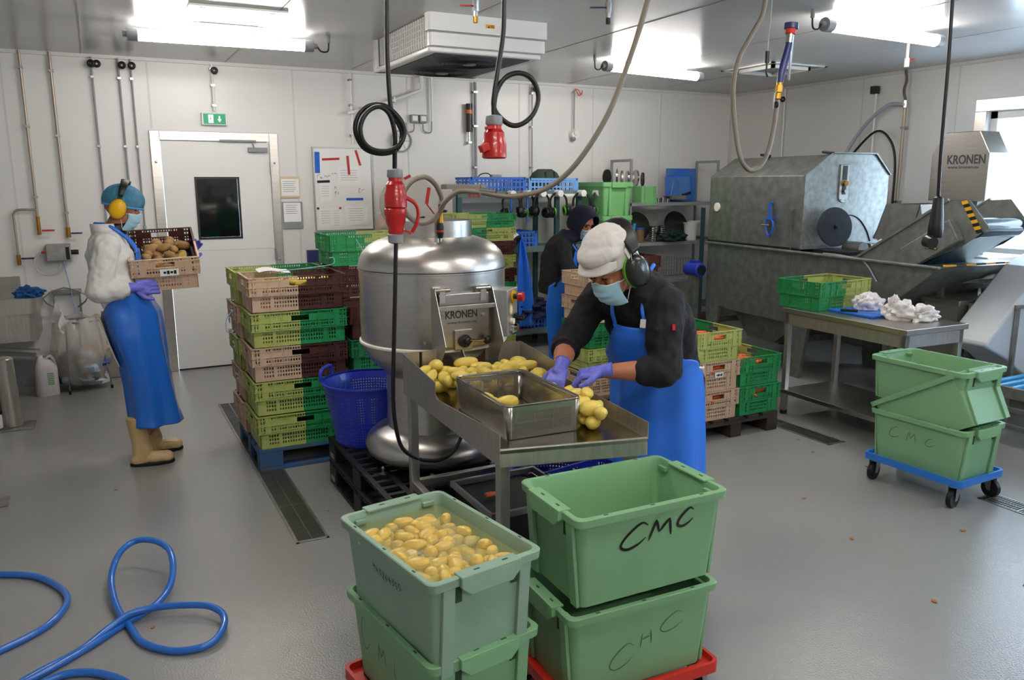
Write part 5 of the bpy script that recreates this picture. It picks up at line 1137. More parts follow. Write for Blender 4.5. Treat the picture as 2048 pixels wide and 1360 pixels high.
MB().box(.43, .48, -.016, -.012, 1.82, 1.95).build('slot_opening', M['mdark'], t); MB().cyl((.46, -.012, 1.79), (.46, -.035, 1.79), .026, n=18).build('bearing', M['brass'], t, smooth=40); MB().cyl((.46, -.012, 1.72), (.46, -.03, 1.72), .016, n=6).build('slot_bolt', M['zinc'], t)
MB().box(.435, .475, -.017, -.012, 1.69, 1.80).build('slot_block', M['blackp'], t)
for x, z in ((.425, 1.78), (.49, 1.78), (.43, 1.64), (.485, 1.64)): MB().cyl((x, -.012, z), (x, -.02, z), .007, n=6).build('plate_bolt', M['zinc'], t)
b = MB(); b.tube([(.44, -.005, 1.46), (.56, -.005, 1.50), (.68, -.005, 1.46), (.78, -.005, 1.36), (.84, -.005, 1.25)], .005); b.build('arc_groove', M['mdark'], t, smooth=60)
def warn(par, c, s, u, v, nm='warning_triangle'):
    Mx = frame(c, u, v); o = MB().add([(-s/2, -s*.43, 0), (s/2, -s*.43, 0), (0, s*.43, 0)], [(0, 1, 2)]).build(nm, M['ylw'], par); o.matrix_local = Mx
    k = MB(); 
    for a, b_ in (((-s/2, -s*.43), (s/2, -s*.43)), ((s/2, -s*.43), (0, s*.43)), ((0, s*.43), (-s/2, -s*.43))): k.bar((a[0], a[1], .0006), (b_[0], b_[1], .0006), s*.05, .001)
    k.box(-s*.12, s*.14, -s*.22, -s*.1, .0004, .001); k.bar((-s*.1, -s*.12, .0008), (s*.12, s*.1, .0008), s*.09, .001); q = k.build('triangle_symbol', M['ink'], par); q.matrix_local = Mx
warn(t, (.93, -.003, 1.32), .10, (1, 0, 0), (0, 0, 1))
MB().cyl((-.012, 1.24, 1.55), (0, 1.24, 1.55), .045, n=22).build('white_cap', M['tape'], t, smooth=40)
for y in (.04, .6, 1.33):
    for z in (1.82, 1.5, 1.25): MB().cyl((-.004, y, z), (.002, y, z), .008, n=8).build('rivet', M['zinc'], t)
k = MB(); k.cyl((-.0, .41, 1.61), (-.03, .41, 1.61), .012); k.bar((-.03, .41, 1.61), (-.03, .40, 1.45), .022, .012); k.tube([(-.03, .44, 1.45), (-.03, .45, 1.38), (-.03, .42, 1.31), (-.03, .38, 1.31), (-.03, .35, 1.38), (-.03, .37, 1.45)], .010, closed=True); k.bar((-.03, .48, 1.47), (-.03, .33, 1.47), .018, .012)
k.build('blue_clamp', M['blue'], t, smooth=40, label='blue clamp tool'); MB().cyl((-.03, .40, 1.40), (-.035, .50, 1.40), .01).build('clamp_screw', M['zinc'], t)
k = MB(); k.bar((-.015, .135, 1.56), (-.015, .11, 1.05), .007, .007); k.box(-.02, 0, .10, .17, 1.535, 1.56); k.box(-.03, -.0, .12, .15, 1.42, 1.54); k.build('latch_rod', M['zinc'], t)
for y in (.87, .03): k = MB(); k.bar((.28, y-.05, 2.06), (.28, y+.06, 2.075), .05, .025); k.build('hood_catch', M['blackp'], t, bevel=.004)
k = MB(); k.tube([(.03, -.25, 1.18), (.0, -.5, 1.18), (-.015, -.75, 1.15), (-.018, -.9, 1.0)], .008); k.build('pale_cord', M['shelfg'], t, smooth=60)
MB().box(.1, .9, -.45, -.05, 1.17, 1.2).build('drive_bed', M['mdark'], t); MB().cyl((.45, -.1, 1.21), (.45, -.3, 1.21), .06, n=18).build('drive_pulley', M['dsteel'], t, smooth=40); MB().cyl((.7, -.12, 1.2), (.95, -.12, 1.2), .04, n=16).build('drive_pulley', M['dsteel'], t, smooth=40)
k = MB(); k.bar((.95, .03, 1.24), (.93, -.25, 1.42), .006, .012); k.build('brace_rod', M['zinc'], t)
for a, b_ in ((0, 1), (2, 3), (4, 5), (6, 7), (8, 9), (10, 11), (12, 13), (14, 15), (16, 17)):
    u0, u1 = a/18, (b_+1)/18; k = MB(); m_ = (a//2) % 2
    k.bar((.03+u0*(Wm-.05), -1.47, 1.182), (.03+u1*(Wm-.05), -1.47, 1.182), .03, .012); k.build('hazard_stripe', M['ylw'] if m_ == 0 else M['ink'], t)
# hopper tray behind the conveyor
t = thing('feed_hopper', 'steel feed chute with bright light painted on its slope, between drum washer and conveyor', 'chute', (6.0, 4.45, 1.2))
k = MB(); [MB().prism([(-.18, .12), (.32, .12), (.22, .42), (-.10, .42)], q, q+.012, 'x').build('chute_side', M['galvd'], t) for q in (0, .55)]
k = MB(); k.add([(0, .22, .42), (.562, .22, .42), (.562, .32, .12), (0, .32, .12)], [(0, 1, 2, 3)]); k.build('chute_back', M['steel'], t, solid=.008)
k = MB(); k.add([(0, -.10, .42), (.562, -.10, .42), (.562, .0, .06), (0, .0, .06)], [(0, 1, 2, 3)]); k.build('chute_slope', M['whitem'], t, solid=.008)  # white colour stands in for the light falling on the steel slope
k = MB(); k.box(.1, .14, .1, .14, -1.2, .12); k.box(.45, .49, .1, .14, -1.2, .12); k.build('chute_stand', M['galv'], t)
# conveyor
t = thing('belt_conveyor', 'inclined grey conveyor with teal roller, hazard stripes and warning triangle', 'conveyor', (5.73, 4.71, .93))
ang = math.atan2(.60, .95); cd = Vector((0, -math.cos(ang), math.sin(ang))); cn = Vector((0, math.sin(ang), math.cos(ang)))
CM = Matrix(((1, 0, 0, 0), (0, cd.y, cn.y, 0), (0, cd.z, cn.z, 0), (0, 0, 0, 1)))   # local: x across, y up the slope, z normal
def cpart(nm, b, m, **k): b.v = [tuple(CM @ Vector(v)) for v in b.v]; return b.build(nm, m, t, **k)
for x in (0, .50): cpart('side_plate', MB().prism([(-.15, -.02), (-.15, .10), (.10, .20), (1.05, .20), (1.20, .12), (1.24, -.14), (1.0, -.16)], x, x+.008, 'x'), M['galvd'])
for x in (-.012, .50): cpart('side_flange', MB().box(x, x+.02, .10, 1.06, .195, .215), M['galv'])
cpart('belt', MB().box(.012, .496, -.1, 1.14, -.05, -.02), M['belt']); cpart('belt_return', MB().box(.012, .496, -.1, 1.10, -.15, -.13), M['belt'])
for i in range(6): cpart('belt_cleat', MB().box(.02, .49, .02+i*.2, .03+i*.2, -.02, .04), M['belt'])
b = MB(); b.cyl((.012, 1.14, -.085), (.496, 1.14, -.085), .075, n=28); cpart('end_roller', b, M['belt'], smooth=40)
cpart('motor_cover', MB().box(-.075, -.003, .58, 1.04, -.13, .05), M['galv'], bevel=.006)
for y in (.61, 1.01):
    for z in (-.10, .02): b = MB(); b.cyl((-.075, y, z), (-.08, y, z), .009, n=8); cpart('cover_screw', b, M['zinc'])
for y, z in ((.36, -.05), (.42, .0), (.44, -.08)): b = MB(); b.cyl((-.001, y, z), (-.012, y, z), .011, n=6); cpart('plate_bolt', b, M['zinc'])
for i in range(10): cpart('hazard_stripe', MB().prism([(1.14+.018*math.sin(0)-.0, .14-i*.027), (1.185, .14-i*.027-.014), (1.185, .14-(i+1)*.027-.014), (1.14, .14-(i+1)*.027)], -.004, -.001, 'x'), M['ylw'] if i % 2 == 0 else M['ink'])
c_ = CM @ Vector((-.077, .84, -.045)); warn(t, c_, .10, (0, -1, .0), (0, 0, 1))
for x in (.02, .45): b = MB(); b.box(x, x+.04, -.35, -.31, -.98, .1); b.build('conveyor_leg', M['galv'], t)
# vegetable spin machine with lettered hood
t = thing('spin_machine', 'steel machine with tall chamfered hood lettered in dark grey by the window', 'machine', (6.60, 4.46, 0))
MB().prism([(-.26, 1.64), (-.26, 2.04), (-.16, 2.22), (.14, 2.22), (.26, 2.04), (.26, 1.64)], 0, .26, 'x').build('hood', M['steel'], t, bevel=.006)
dk = mat('lettering_grey', '#45474a', rough=.5); text_mesh('lettering', 'KRONEN', .105, dk, t, frame((-.0015, -.06, 1.985), (0, -1, 0), (0, 0, 1)), bold=.002, sx=.80); text_mesh('lettering', 'www.kronen.eu', .036, dk, t, frame((-.0015, -.04, 1.925), (0, -1, 0), (0, 0, 1)), sx=1.2)
MB().box(.06, .22, -.16, .10, 1.18, 1.64).build('hood_column', M['shelfg'], t, bevel=.004); MB().cyl((.1, .12, 1.3), (.1, .12, 1.64), .03, n=18).build('column_tube', M['steel'], t, smooth=40)
MB().box(.0, .5, -.34, .3, .12, 1.18).build('machine_body', M['steelh'], t, bevel=.01)
for x in (.04, .42):
    for y in (-.3, .22): MB().box(x, x+.05, y, y+.05, 0, .12).build('leg', M['steelh'], t)
# steel trolley table behind
t = thing('steel_trolley', 'stainless work table with posts behind the conveyor end', 'work table', (6.15, 3.97, 0), R(-3))
MB().box(-.30, .42, -.16, .18, .86, .90).build('table_top', M['steel'], t, bevel=.004); MB().box(-.28, .4, -.14, .16, .06, .86).build('table_body', M['steelh'], t)
for x, y in ((-.18, .10), (.28, -.08), (.3, .13)): MB().box(x-.018, x+.018, y-.018, y+.018, .90, 1.12).build('post', M['steel'], t)
b = MB(); b.bar((-.18, .12, 1.02), (.28, -.08, 1.02), .03, .03); b.build('post_rail', M['steelh'], t)
t = thing('window_counter', 'steel counter along the right wall below the window', 'counter', (7.12, 3.3, 0)); MB().box(-.30, .33, -.9, .72, 1.06, 1.10).build('counter_top', M['steel'], t, bevel=.004); MB().box(-.26, .33, -.88, .70, 0, 1.06).build('counter_body', M['steelh'], t)
# big white tipping tub
t = thing('tipping_tub', 'big milky white plastic tub tilted at the right edge', 'tub', (5.55, 3.75, 0))
pf = [(.15, .60), (.10, .625), (.115, .655), (.40, .90), (.72, 1.17), (1.2, 1.33), (1.22, .35), (1.1, .25), (.85, .27), (.6, .36), (.38, .50)]
MB().prism(pf, -.28, .03, 'y').build('tub_body', M['hdpe'], t, bevel=.02, seg=3)
b = MB(); b.box(.40, .43, -.31, -.285, 0, .90); b.build('tub_post', M['dsteel'], t, bevel=.003); b = MB(); b.bar((.38, -.298, .90), (1.2, -.298, .87), .02, .025); b.build('tub_rail', M['dsteel'], t); b = MB(); b.box(1.16, 1.2, -.31, -.28, 0, .88); b.box(1.16, 1.2, .04, .07, 0, .88); b.box(.40, .43, .04, .07, 0, .88); b.build('tub_stand', M['dsteel'], t)
# blue roller conveyor low at right
t = thing('roller_conveyor', 'low roller conveyor with bright blue rollers at the right edge', 'conveyor', (5.36, 3.02, 0))
for x in (.14, .78): b = MB(); b.box(x-.015, x+.015, -1.3, .38, .33, .41); b.build('conveyor_rail', M['dsteel'], t, bevel=.003)
for i in range(19): MB().cyl((.16, .34-i*.09, .385), (.765, .34-i*.09, .385), .026, n=16).build('roller', M['rollerb'], t, smooth=40)
for x in (.14, .78):
    for y in (-1.25, .3): b = MB(); b.box(x-.015, x+.015, y, y+.03, 0, .33); b.build('leg', M['dsteel'], t)
for z in (.12, .24): b = MB(); b.box(.12, .15, -1.3, .35, z, z+.03); b.build('lower_rail', M['dsteel'], t)

# ---------------- grey shelving and its things ----------------
t = thing('grey_shelving', 'grey metal shelving unit in the back corner', 'shelf', (6.15, 7.95, 0))
for z in (1.53, 1.06, .60, .2): MB().box(-.62, .70, -.21, .21, z, z+.04).build('shelf_board', M['shelfg'], t, bevel=.003)
for x in (-.62, .68):
    for y in (-.21, .19): MB().box(x, x+.025, y, y+.025, 0, 2.07).build('upright', M['shelfg'], t)
    MB().box(x, x+.025, -.185, .19, 2.04, 2.07).build('top_bar', M['shelfg'], t); MB().box(x, x+.025, -.185, .19, 1.1, 1.13).build('side_bar', M['shelfg'], t)
MB().box(.44, .50, -.225, -.211, .2, 1.50).build('teal_post', M['teal'], t)
def onshelf(x, z, y=-.0): return (6.15+x, 7.95+y, z)
# stack of green boxes left of it
gp = None
def small_box(x, y, z, label, flip=False, sc=1.0, g='green boxes stacked between the two shelving units'):
    global gp
    if gp is None:
        gp = thing('green_box', label, 'box', group=g); b = MB(); H = .36
        gloops(b, [(rr(.262, .168, .025), 0), (rr(.286, .19, .03), H-.05), (rr(.300, .200, .03), H-.048), (rr(.300, .200, .03), H), (rr(.284, .184, .026), H), (rr(.257, .155, .022), .006)]); b.build('box_shell', mat('green_box_light', '#79b878', rough=.45), gp, smooth=35)
        for s in (-1, 1):
            for q in (-1, 1): y0, y1 = sorted((q*.09, q*.125)); k = MB(); k.box(min(s*.262, s*.296), max(s*.262, s*.296), y0, y1, .0, H-.05); k.build('guide_rib', MATS['green_box_light'], gp, bevel=.003)
            k = MB(); k.box(min(s*.3, s*.316), max(s*.3, s*.316), -.10, .10, H-.06, H); k.build('grip', MATS['green_box_light'], gp, bevel=.004)
        o = gp
    else: o = dup(gp, label=label, group=g)
    o.location = (x, y, z); o.rotation_euler = (PI if flip else 0, 0, R(90)); o.scale = (sc, sc, sc); o['category'] = 'box'; return o
for i, z in enumerate((.0, .362, .724, 1.086, 1.448)):
    small_box(5.08, 7.62, z, 'light green box, %s of the column between the shelving units' % ['lowest', 'second', 'third', 'fourth', 'topmost'][i])
o = small_box(5.82, 7.93, 1.76, 'light green box turned upside down on the grey shelving', flip=True, sc=.62, g='green boxes on the grey shelving'); 
o = small_box(5.46, 8.02, 1.57, 'light green box carrying round plates behind the shelf upright', sc=.6, g='green box behind the upright'); o.rotation_euler[2] = 0
for i, (x, r_, a, m) in enumerate(((5.33, .085, 25, 'mdark'), (5.47, .09, 55, 'chrome'), (5.54, .09, 60, 'dsteel'), (5.62, .09, 65, 'chrome'), (5.68, .085, 70, 'dsteel'), (5.74, .095, 75, 'chrome'), (5.84, .08, 65, 'mdark'))):
    b = MB(); b.lathe([(0, -.006), (r_*.7, -.006), (r_, -.012), (r_, .008), (.02, .012), (0, .012)], n=28); o = b.build('cutting_disc', M[m], None, smooth=40, label=['black cutting disc standing leftmost in the row over the green boxes', 'shiny steel cutting disc, second from the left in the disc row', 'dull steel cutting disc, third from the left in the disc row', 'shiny steel cutting disc in the middle of the disc row', 'dull steel cutting disc, fifth from the left in the row', 'large shiny cutting disc, second from the right in the row', 'black cutting disc at the right end of the disc row'][i], cat='cutting disc', group='cutting discs in a row')
    o.location = (x, 7.93, 1.76+r_+.002 if i not in (0, 1) else 1.785+r_); o.rotation_euler = (PI/2, 0, R(a))
def sbox(nm, x, y, z, sx, sy, sz, m, label, cat, rz=0, rx=0, bev=.004):
    o = MB().box(-sx/2, sx/2, -sy/2, sy/2, 0, sz).build(nm, m, None, bevel=bev, label=label, cat=cat, loc=(x, y, z)); o.rotation_euler = (R(rx), 0, R(rz)); return o
sbox('cutting_board', 6.38, 7.92, 1.575, .34, .018, .30, M['board2'], 'worn blue board, front one of those leaning on the grey shelving', 'cutting board', -8, -8)
sbox('cutting_board', 6.44, 7.96, 1.575, .34, .018, .31, M['cutting'], 'blue board, middle one of those leaning on the grey shelving', 'cutting board', -6, -6)
sbox('cutting_board', 6.53, 8.05, 1.575, .46, .018, .40, M['board2'], 'largest worn blue board, rearmost of those on the grey shelving', 'cutting board', 0, -4)
t = thing('slicer_tool', 'grey slicer with black handle in front of the blue boards', 'slicer', (6.28, 7.82, 1.60)); MB().box(-.12, .10, -.05, .05, 0, .05).build('slicer_plate', M['dsteel'], t, bevel=.003); MB().bar((.08, 0, .05), (.2, 0, .08), .03, .03).build('slicer_handle', M['black'], t)
b = MB(); b.tube([(-.1, 0, .05), (-.04, .02, .22), (.02, .02, .20), (.05, 0, .05)], .004); b.build('slicer_wire', M['zinc'], t)
b = MB(); b.tube([(-.12, 0, .03), (-.2, 0, .03)], .01); b.build('slicer_grip', M['black'], t)
t = thing('steel_fittings', 'small shiny steel fittings beside the upturned green box', 'fitting', (6.02, 7.80, 1.572))
for x, r_ in ((-.04, .03), (.03, .035), (.10, .025)): MB().lathe([(r_*.6, 0), (r_, .0), (r_, r_*1.6), (r_*.6, r_*1.8)], (x, 0, 0), n=18, cap1=True).build('fitting', M['chrome'], t, smooth=40)
for x, lb in ((5.80, 'large dark round disc leaning on the middle grey shelf at left'), (6.38, 'large dark round disc leaning on the middle grey shelf at right')):
    b = MB(); b.lathe([(0, 0), (.17, 0), (.175, .02), (.16, .05), (0, .07)], n=36); o = b.build('round_disc', mat('dark_lid', '#2a2c2c', rough=.6, metal=.2), None, smooth=40, label=lb, cat='lid'); o.location = (x, 7.97, 1.28); o.rotation_euler = (R(75), R(10), 0)
for i, x in enumerate((5.93, 6.06)):
    b = MB(); [b.lathe([(.045, k*.024), (.052, k*.024+.01), (.045, k*.024+.02)], n=20) for k in range(8)]; b.build('cup_stack', M['chrome'], None, smooth=40, label=['left', 'right'][i]+' one of two stacks of shiny steel rings on the middle shelf', cat='rings', loc=(x, 7.82, 1.102))
b = MB(); b.lathe([(0, 0), (.055, 0), (.055, .16), (0, .16)], n=20); b.build('glass_jar', mat('jar_brown', '#7a624a', rough=.3), None, smooth=40, label='brown jar with pale base on the middle grey shelf', cat='jar', loc=(5.72, 7.80, 1.102)); MB().lathe([(0, 0), (.06, 0), (.06, .012), (0, .012)], n=20).build('jar_lid', M['blue'], None, smooth=40, label='flat blue lid on the brown jar', cat='lid', loc=(5.72, 7.80, 1.264))
crumple('cloth_heap', mat('dark_teal_cloth', '#1d3331', rough=.9), (6.20, 7.85, 1.102), .12, 'dark green cloth heap on the middle grey shelf', 'cloth', 31, (1.3, .8, .5), .9)
t = thing('white_bucket', 'white bucket tilted at the right end of the middle shelf', 'bucket', (6.53, 7.85, 1.102)); b = MB(); b.lathe([(.07, 0), (.085, .20), (.095, .20), (.095, .22)], n=24, cap0=True); b.build('bucket_wall', M['white'], t, smooth=40); MB().box(-.02, .25, -.03, .03, .215, .235).build('bucket_lid', M['tape'], t, bevel=.004)
t = thing('electric_motor', 'blue electric motor low at the left side of the drum washer', 'motor', (5.70, 6.75, .88)); b = MB(); b.cyl((0, -.10, 0), (0, .12, 0), .075, n=28); b.build('motor_casing', M['mblue'], t, smooth=40, bevel=.01); MB().cyl((0, -.115, 0), (0, -.1, 0), .05, n=24).build('fan_cover', M['mdark'], t, smooth=40); MB().box(-.03, .03, -.04, .06, .06, .10).build('terminal_box', M['mblue'], t, bevel=.004); MB().box(-.04, .04, -.03, .06, -.88, -.06).build('motor_stand', M['galvd'], t)
for i, (x, z, h_) in enumerate(((5.9, .642, .25), (6.15, .642, .22), (6.38, .642, .24), (5.75, 1.102, .2), (6.6, .642, .22))):
    t = thing('wire_rack', ['wire rack under the middle shelf, leftmost', 'wire rack on the low shelf behind the brown crate', 'wire rack on the low shelf beside the blue motor', 'wire rack at the back of the middle shelf', 'wire rack at the right end of the low shelf'][i], 'rack', (x, 8.03, z)); b = MB()
    for k in range(6): b.bar((-.1+k*.04, 0, 0), (-.1+k*.04, 0, h_), .004, .004)
    for k in range(3): b.bar((-.1, 0, h_*(k+1)/3), (.1, 0, h_*(k+1)/3), .004, .004)
    b.build('rack_wires', M['dsteel'], t)
t = thing('wooden_block', 'small orange-brown wooden box on top of the brown crates behind the worker', 'box', (4.16, 6.0, 1.147)); MB().box(-.06, .06, -.05, .05, 0, .10).build('block_body', mat('amber_wood', '#b5803f', rough=.6), t, bevel=.004); MB().box(-.065, .065, -.055, .055, .10, .108).build('block_lid', mat('amber_wood', '#b5803f'), t)
# ---------------- teal shelving ----------------
t = thing('teal_shelving', 'dark teal shelving unit along the back wall behind the peeling machine', 'shelf', (4.02, 7.85, 0))
for z in (1.69, 1.10, .20): MB().box(-.74, .74, -.25, .25, z, z+.02).build('shelf_board', M['tealb'], t); MB().box(-.74, .74, -.265, -.25, z-.035, z+.03).build('shelf_beam', M['tealb'], t, bevel=.002)
for x in (-.74, .70, .42):
    for y in (-.26, .22): MB().box(x, x+.05, y, y+.04, 0, 1.72).build('upright', M['teal'], t)
for x in (-.5, .0, .5):
    for z in (1.70, 1.115, .215): MB().cyl((x-.0, -.266, z), (x, -.27, z), .018, n=14).build('red_clip', M['redt'], t)
b = MB(); b.box(-.28, .80, -.30, -.285, 1.655, 1.685); b.build('hook_rail', M['white'], t)
for x in (-.6, -.55, -.5): MB().box(x-.015, x+.01, -.272, -.266, 1.66, 1.71).build('red_tag', M['redt'], t)
def muff(loc, rot, label, cup, rim, s=1.0, group=None):
    t = thing('ear_defenders', label, 'ear defenders', loc, group=group, rot=rot)
    for q in (-1, 1):
        b = MB(); b.lathe([(0, .03), (.025, .03), (.036, .02), (.04, .0), (.03, -.012)], (q*.055, 0, -.06), n=20, ax=(q, 0, 0), sy=1.25); b.build('ear_cup', cup, t, smooth=50)
        b = MB(); b.lathe([(.030, -.012), (.038, -.014), (.036, -.022), (.02, -.022)], (q*.055, 0, -.06), n=20, ax=(q, 0, 0), sy=1.25); b.build('cup_ring', rim, t, smooth=50)
    b = MB(); b.tube([(-.062, 0, -.03), (-.06, 0, .03), (-.03, 0, .07), (0, 0, .078), (.03, 0, .07), (.06, 0, .03), (.062, 0, -.03)], .008, n=8); b.build('headband', M['black'], t, smooth=60); t.scale = (s, s, s); return t
xs_ = [(3.76, 'black'), (3.95, 'blackp'), (4.12, 'black'), (4.33, 'blackp'), (4.62, 'dsteel'), (4.82, 'blackp')]
for i, (x, m) in enumerate(xs_):
    nm = ['leftmost', 'second from the left', 'third from the left', 'fourth from the left', 'fifth from the left', 'rightmost'][i]
    MB().cyl((0, -.10, 0), (0, 0, 0), .036, n=22).build('round_peg', M['white'], None, smooth=40, label='white round wall hook, %s of six over the ear defenders' % nm, cat='hook', group='white round hooks', loc=(x+.09, 7.545, 1.69), bevel=.004)
    muff((x+.09, 7.495, 1.585), (0, R((i % 3-1)*7), R((i*53) % 70-35)), 'dark ear defenders hanging %s of the six on hooks' % nm, M[m], M['lime2'] if i in (1, 3, 4, 5) else M['black'], 1.45)
for x, lb in ((3.78, 'thin bright blue brush handle hanging left of the first ear defenders'), (3.97, 'thin bright blue brush handle hanging between the first ear defenders')):
    MB().box(-.010, .010, -.008, .008, -.27, 0).build('brush_handle', M['blue'], None, bevel=.004, label=lb, cat='brush', loc=(x+.07, 7.50, 1.66))
def shelf_crate(x, z, w_, h_, m, lb, y=7.80, d=.4):
    t = thing('blue_crate', lb, 'crate', (x, y, z)); k = lattice(m.name+'_slots', m, .045, .055, .62, .68); b = MB()
    for (a0, a1, b0, b1) in ((-w_/2, w_/2, -d/2, -d/2+.004), (-w_/2, w_/2, d/2-.004, d/2), (-w_/2, -w_/2+.004, -d/2, d/2), (w_/2-.004, w_/2, -d/2, d/2)): b.box(a0, a1, b0, b1, .01, h_-.02, 1); b.box(a0-.004, a1+.004, b0-.004, b1+.004, h_-.025, h_, 0); b.box(a0, a1, b0, b1, 0, .012, 0)
    b.box(-w_/2, w_/2, -d/2, d/2, 0, .004, 0)
    for sx in (-1, 1): b.box(sx*w_/2-.02, sx*w_/2+.02, -d/2-.002, -d/2+.02, 0, h_, 0)
    b.build('crate_shell', [m, k], t); return t
shelf_crate(3.75, 1.712, .62, .15, M['bluecr'], 'medium blue slatted crate on top of the teal shelving'); shelf_crate(4.42, 1.712, .58, .14, M['bluecr2'], 'pale blue slatted crate on top of the teal shelving')
shelf_crate(3.48, 1.122, .28, .16, M['bluecr'], 'small blue crate with white sleeves at the left of the middle teal shelf'); shelf_crate(3.95, 1.122, .50, .17, M['bluecr'], 'blue slatted crate on the middle teal shelf next to the hooded worker'); shelf_crate(4.02, .222, .60, .17, M['bluecr'], 'blue slatted crate with dark cloth on the lowest teal shelf')
t = thing('backpack', 'dark green backpack in the pale blue crate on the teal shelving', 'backpack', (4.42, 7.80, 1.73)); b = MB(); b.rings([((0, 0, 0), (.17, 0, 0), (0, .09, 0)), ((0, 0, .12), (.18, 0, 0), (0, .10, 0)), ((0, 0, .18), (.14, 0, 0), (0, .09, 0)), ((0, 0, .22), (.08, 0, 0), (0, .05, 0))], n=20, sq=.7); b.build('pack_body', mat('pack_green', '#33433a', rough=.8), t, smooth=50)
for x in (-.05, .06): MB().box(x, x+.015, -.10, -.085, .08, .19).build('strap', M['black'], t)
t = thing('cable_bundle', 'black wire loop with grey connector in the medium blue crate', 'cable', (3.75, 7.78, 1.74)); b = MB(); b.tube([(-.18, 0, .08), (-.12, 0, .15), (-.03, 0, .16), (.02, 0, .11)], .006); b.build('wire_loop', M['black'], t, smooth=60); MB().box(0, .12, -.03, .03, .09, .15).build('connector', M['greyp'], t, bevel=.01)
t = thing('folded_cloth', 'beige grey rolled cloth on the left end of the teal shelving top', 'cloth', (3.50, 7.62, 1.74)); MB().box(-.36, .02, -.08, .08, -.02, .05).build('cloth_fold', mat('beige_cloth', '#8f877b', rough=.9), t, bevel=.015); MB().cyl((.02, -.05, .015), (.08, -.05, .015), .035, n=16).build('cloth_roll', MATS['beige_cloth'], t, smooth=40)
for i, x in enumerate((3.58, 3.78)):
    b = MB(); b.tube([(0, 0, 0), (.03, -.03, -.04), (.09, -.10, -.12)], .05, n=16, radii=[.04, .05, .065]); b.build('rubber_sleeve', M['coat'], None, smooth=50, label=['left', 'right'][i]+' one of two white sleeves with dark openings on the middle teal shelf', cat='sleeve', loc=(x, 7.55, 1.34))
    b = MB(); b.cyl((0, 0, 0), (.018, -.028, -.022), .058, n=20); b.build('sleeve_opening', M['mdark'], None, smooth=40, label='dark opening of the %s white sleeve on the teal shelf' % ['left', 'right'][i], cat='sleeve', loc=(x+.085, 7.55-.10, 1.34-.115))
crumple('cloth_heap', mat('dark_blue_cloth', '#1c2547', rough=.9), (4.08, 7.72, .36), .16, 'dark blue cloth heap in the lowest blue crate', 'cloth', 41, (1.5, 1, .55), .8)
t = thing('hanging_apron', 'blue plastic apron hanging on the teal shelving behind the machine', 'apron', (3.97, 7.52, 1.06))
b = MB(); b.grid(lambda u, v: ((.02+.07*v+.03*math.sin(3*v))*(u-.4)*2.2+.06*v, -.02*math.sin(9*u+2*v), .16-.95*v), 16, 20); b.build('apron_sheet', M['apronm'], t, smooth=80, solid=.004)
t = thing('white_drum', 'pale round container on the floor stack behind the peeler collar', 'drum', (2.75, 7.55, 0)); b = MB(); b.cyl((0, -.12, 1.60), (0, .18, 1.60), .26, n=40); b.build('drum_shell', mat('pale_drum', '#b5afa6', rough=.5), t, smooth=40, bevel=.02); MB().box(-.2, .2, -.1, .3, 0, 1.36).build('drum_stand', M['shelfg'], t); MB().box(.05, .42, -.1, .3, 1.36, 1.74).build('side_box', mat('pale_drum', '#b5afa6'), t, bevel=.01)
b = MB(); b.cyl((-.16, -.12, 1.42), (-.24, -.125, 1.43), .03); b.bar((-.16, -.12, 1.42), (.1, -.13, 1.47), .04, .03); b.build('black_strap', M['black'], t, smooth=30)
t = thing('wall_socket', 'dark blue socket block on the wall left of the green topped crates', 'socket', (1.93, yb-.04, 1.05)); MB().box(-.05, .06, -.03, .035, -.08, .08).build('socket_body', M['navy'], t, bevel=.006)
t = thing('desk_lamp', 'small peach coloured lamp shade beside the whiteboard', 'lamp', (2.70, yb-.10, 1.30)); b = MB(); b.lathe([(.05, .18), (.09, .0)], n=20, cap1=False); b.build('lamp_shade', mat('peach_shade', '#dcc4a8', rough=.8), t, smooth=40, solid=.003); b = MB(); b.cyl((0, .0, -.1), (0, 0, .18), .006); b.box(-.02, .02, 0, .095, .15, .18); b.build('lamp_bracket', M['zinc'], t)

# ---------------- left side by the wall ----------------
t = thing('hand_sink', 'stainless knee operated sink cut by the left edge', 'sink', (-.76, 7.82, 0))
b = MB(); b.prism(rrect(-.50, .26, -.30, .42, .06), .76, .885, 'z'); b.build('sink_rim', M['steelh'], t, smooth=35); b = MB(); b.prism(rrect(-.48, .235, -.28, .40, .06), .53, .76, 'z'); b.build('sink_bowl', M['steelh'], t, smooth=35); MB().prism(rrect(-.45, .21, -.26, .36, .05), .8855, .887, 'z').build('bowl_inside', M['dsteel'], t)
MB().cyl((-.05, 0, .50), (-.05, 0, .57), .04, n=16).build('sink_drain', M['steel'], t, smooth=40); b = MB(); b.tube([(-.15, .30, .92), (-.15, .28, 1.15), (-.12, .15, 1.2), (-.1, .05, 1.14)], .012); b.build('tap_spout', M['chrome'], t, smooth=60)
MB().box(-.3, .1, .42, .46, .5, 1.0).build('wall_bracket', M['steel'], t)
crumple('blue_rag', mat('blue_rag', '#1d4f86', rough=.8), (-.56, 7.62, .885), .05, 'dark blue rag lying on the sink rim', 'rag', 51, (1.3, 1, .8), .9)
t = thing('steel_post', 'stainless foot post with base plate beside the sink at left', 'post', (-.70, 6.86, 0)); MB().cyl((0, 0, .012), (-.02, .02, .52), .062, n=24).build('post_tube', M['steelh'], t, smooth=40); MB().ell((-.02, .02, .52), (.062, .062, .02), n=20, k=8).build('post_cap', M['steel'], t, smooth=50); MB().box(-.16, .14, -.12, .10, 0, .012).build('base_plate', M['dsteel'], t, bevel=.003); MB().cyl((-.10, -.06, .02), (-.10, -.06, .12), .035).build('foot_switch', M['white'], t, smooth=40, bevel=.006)
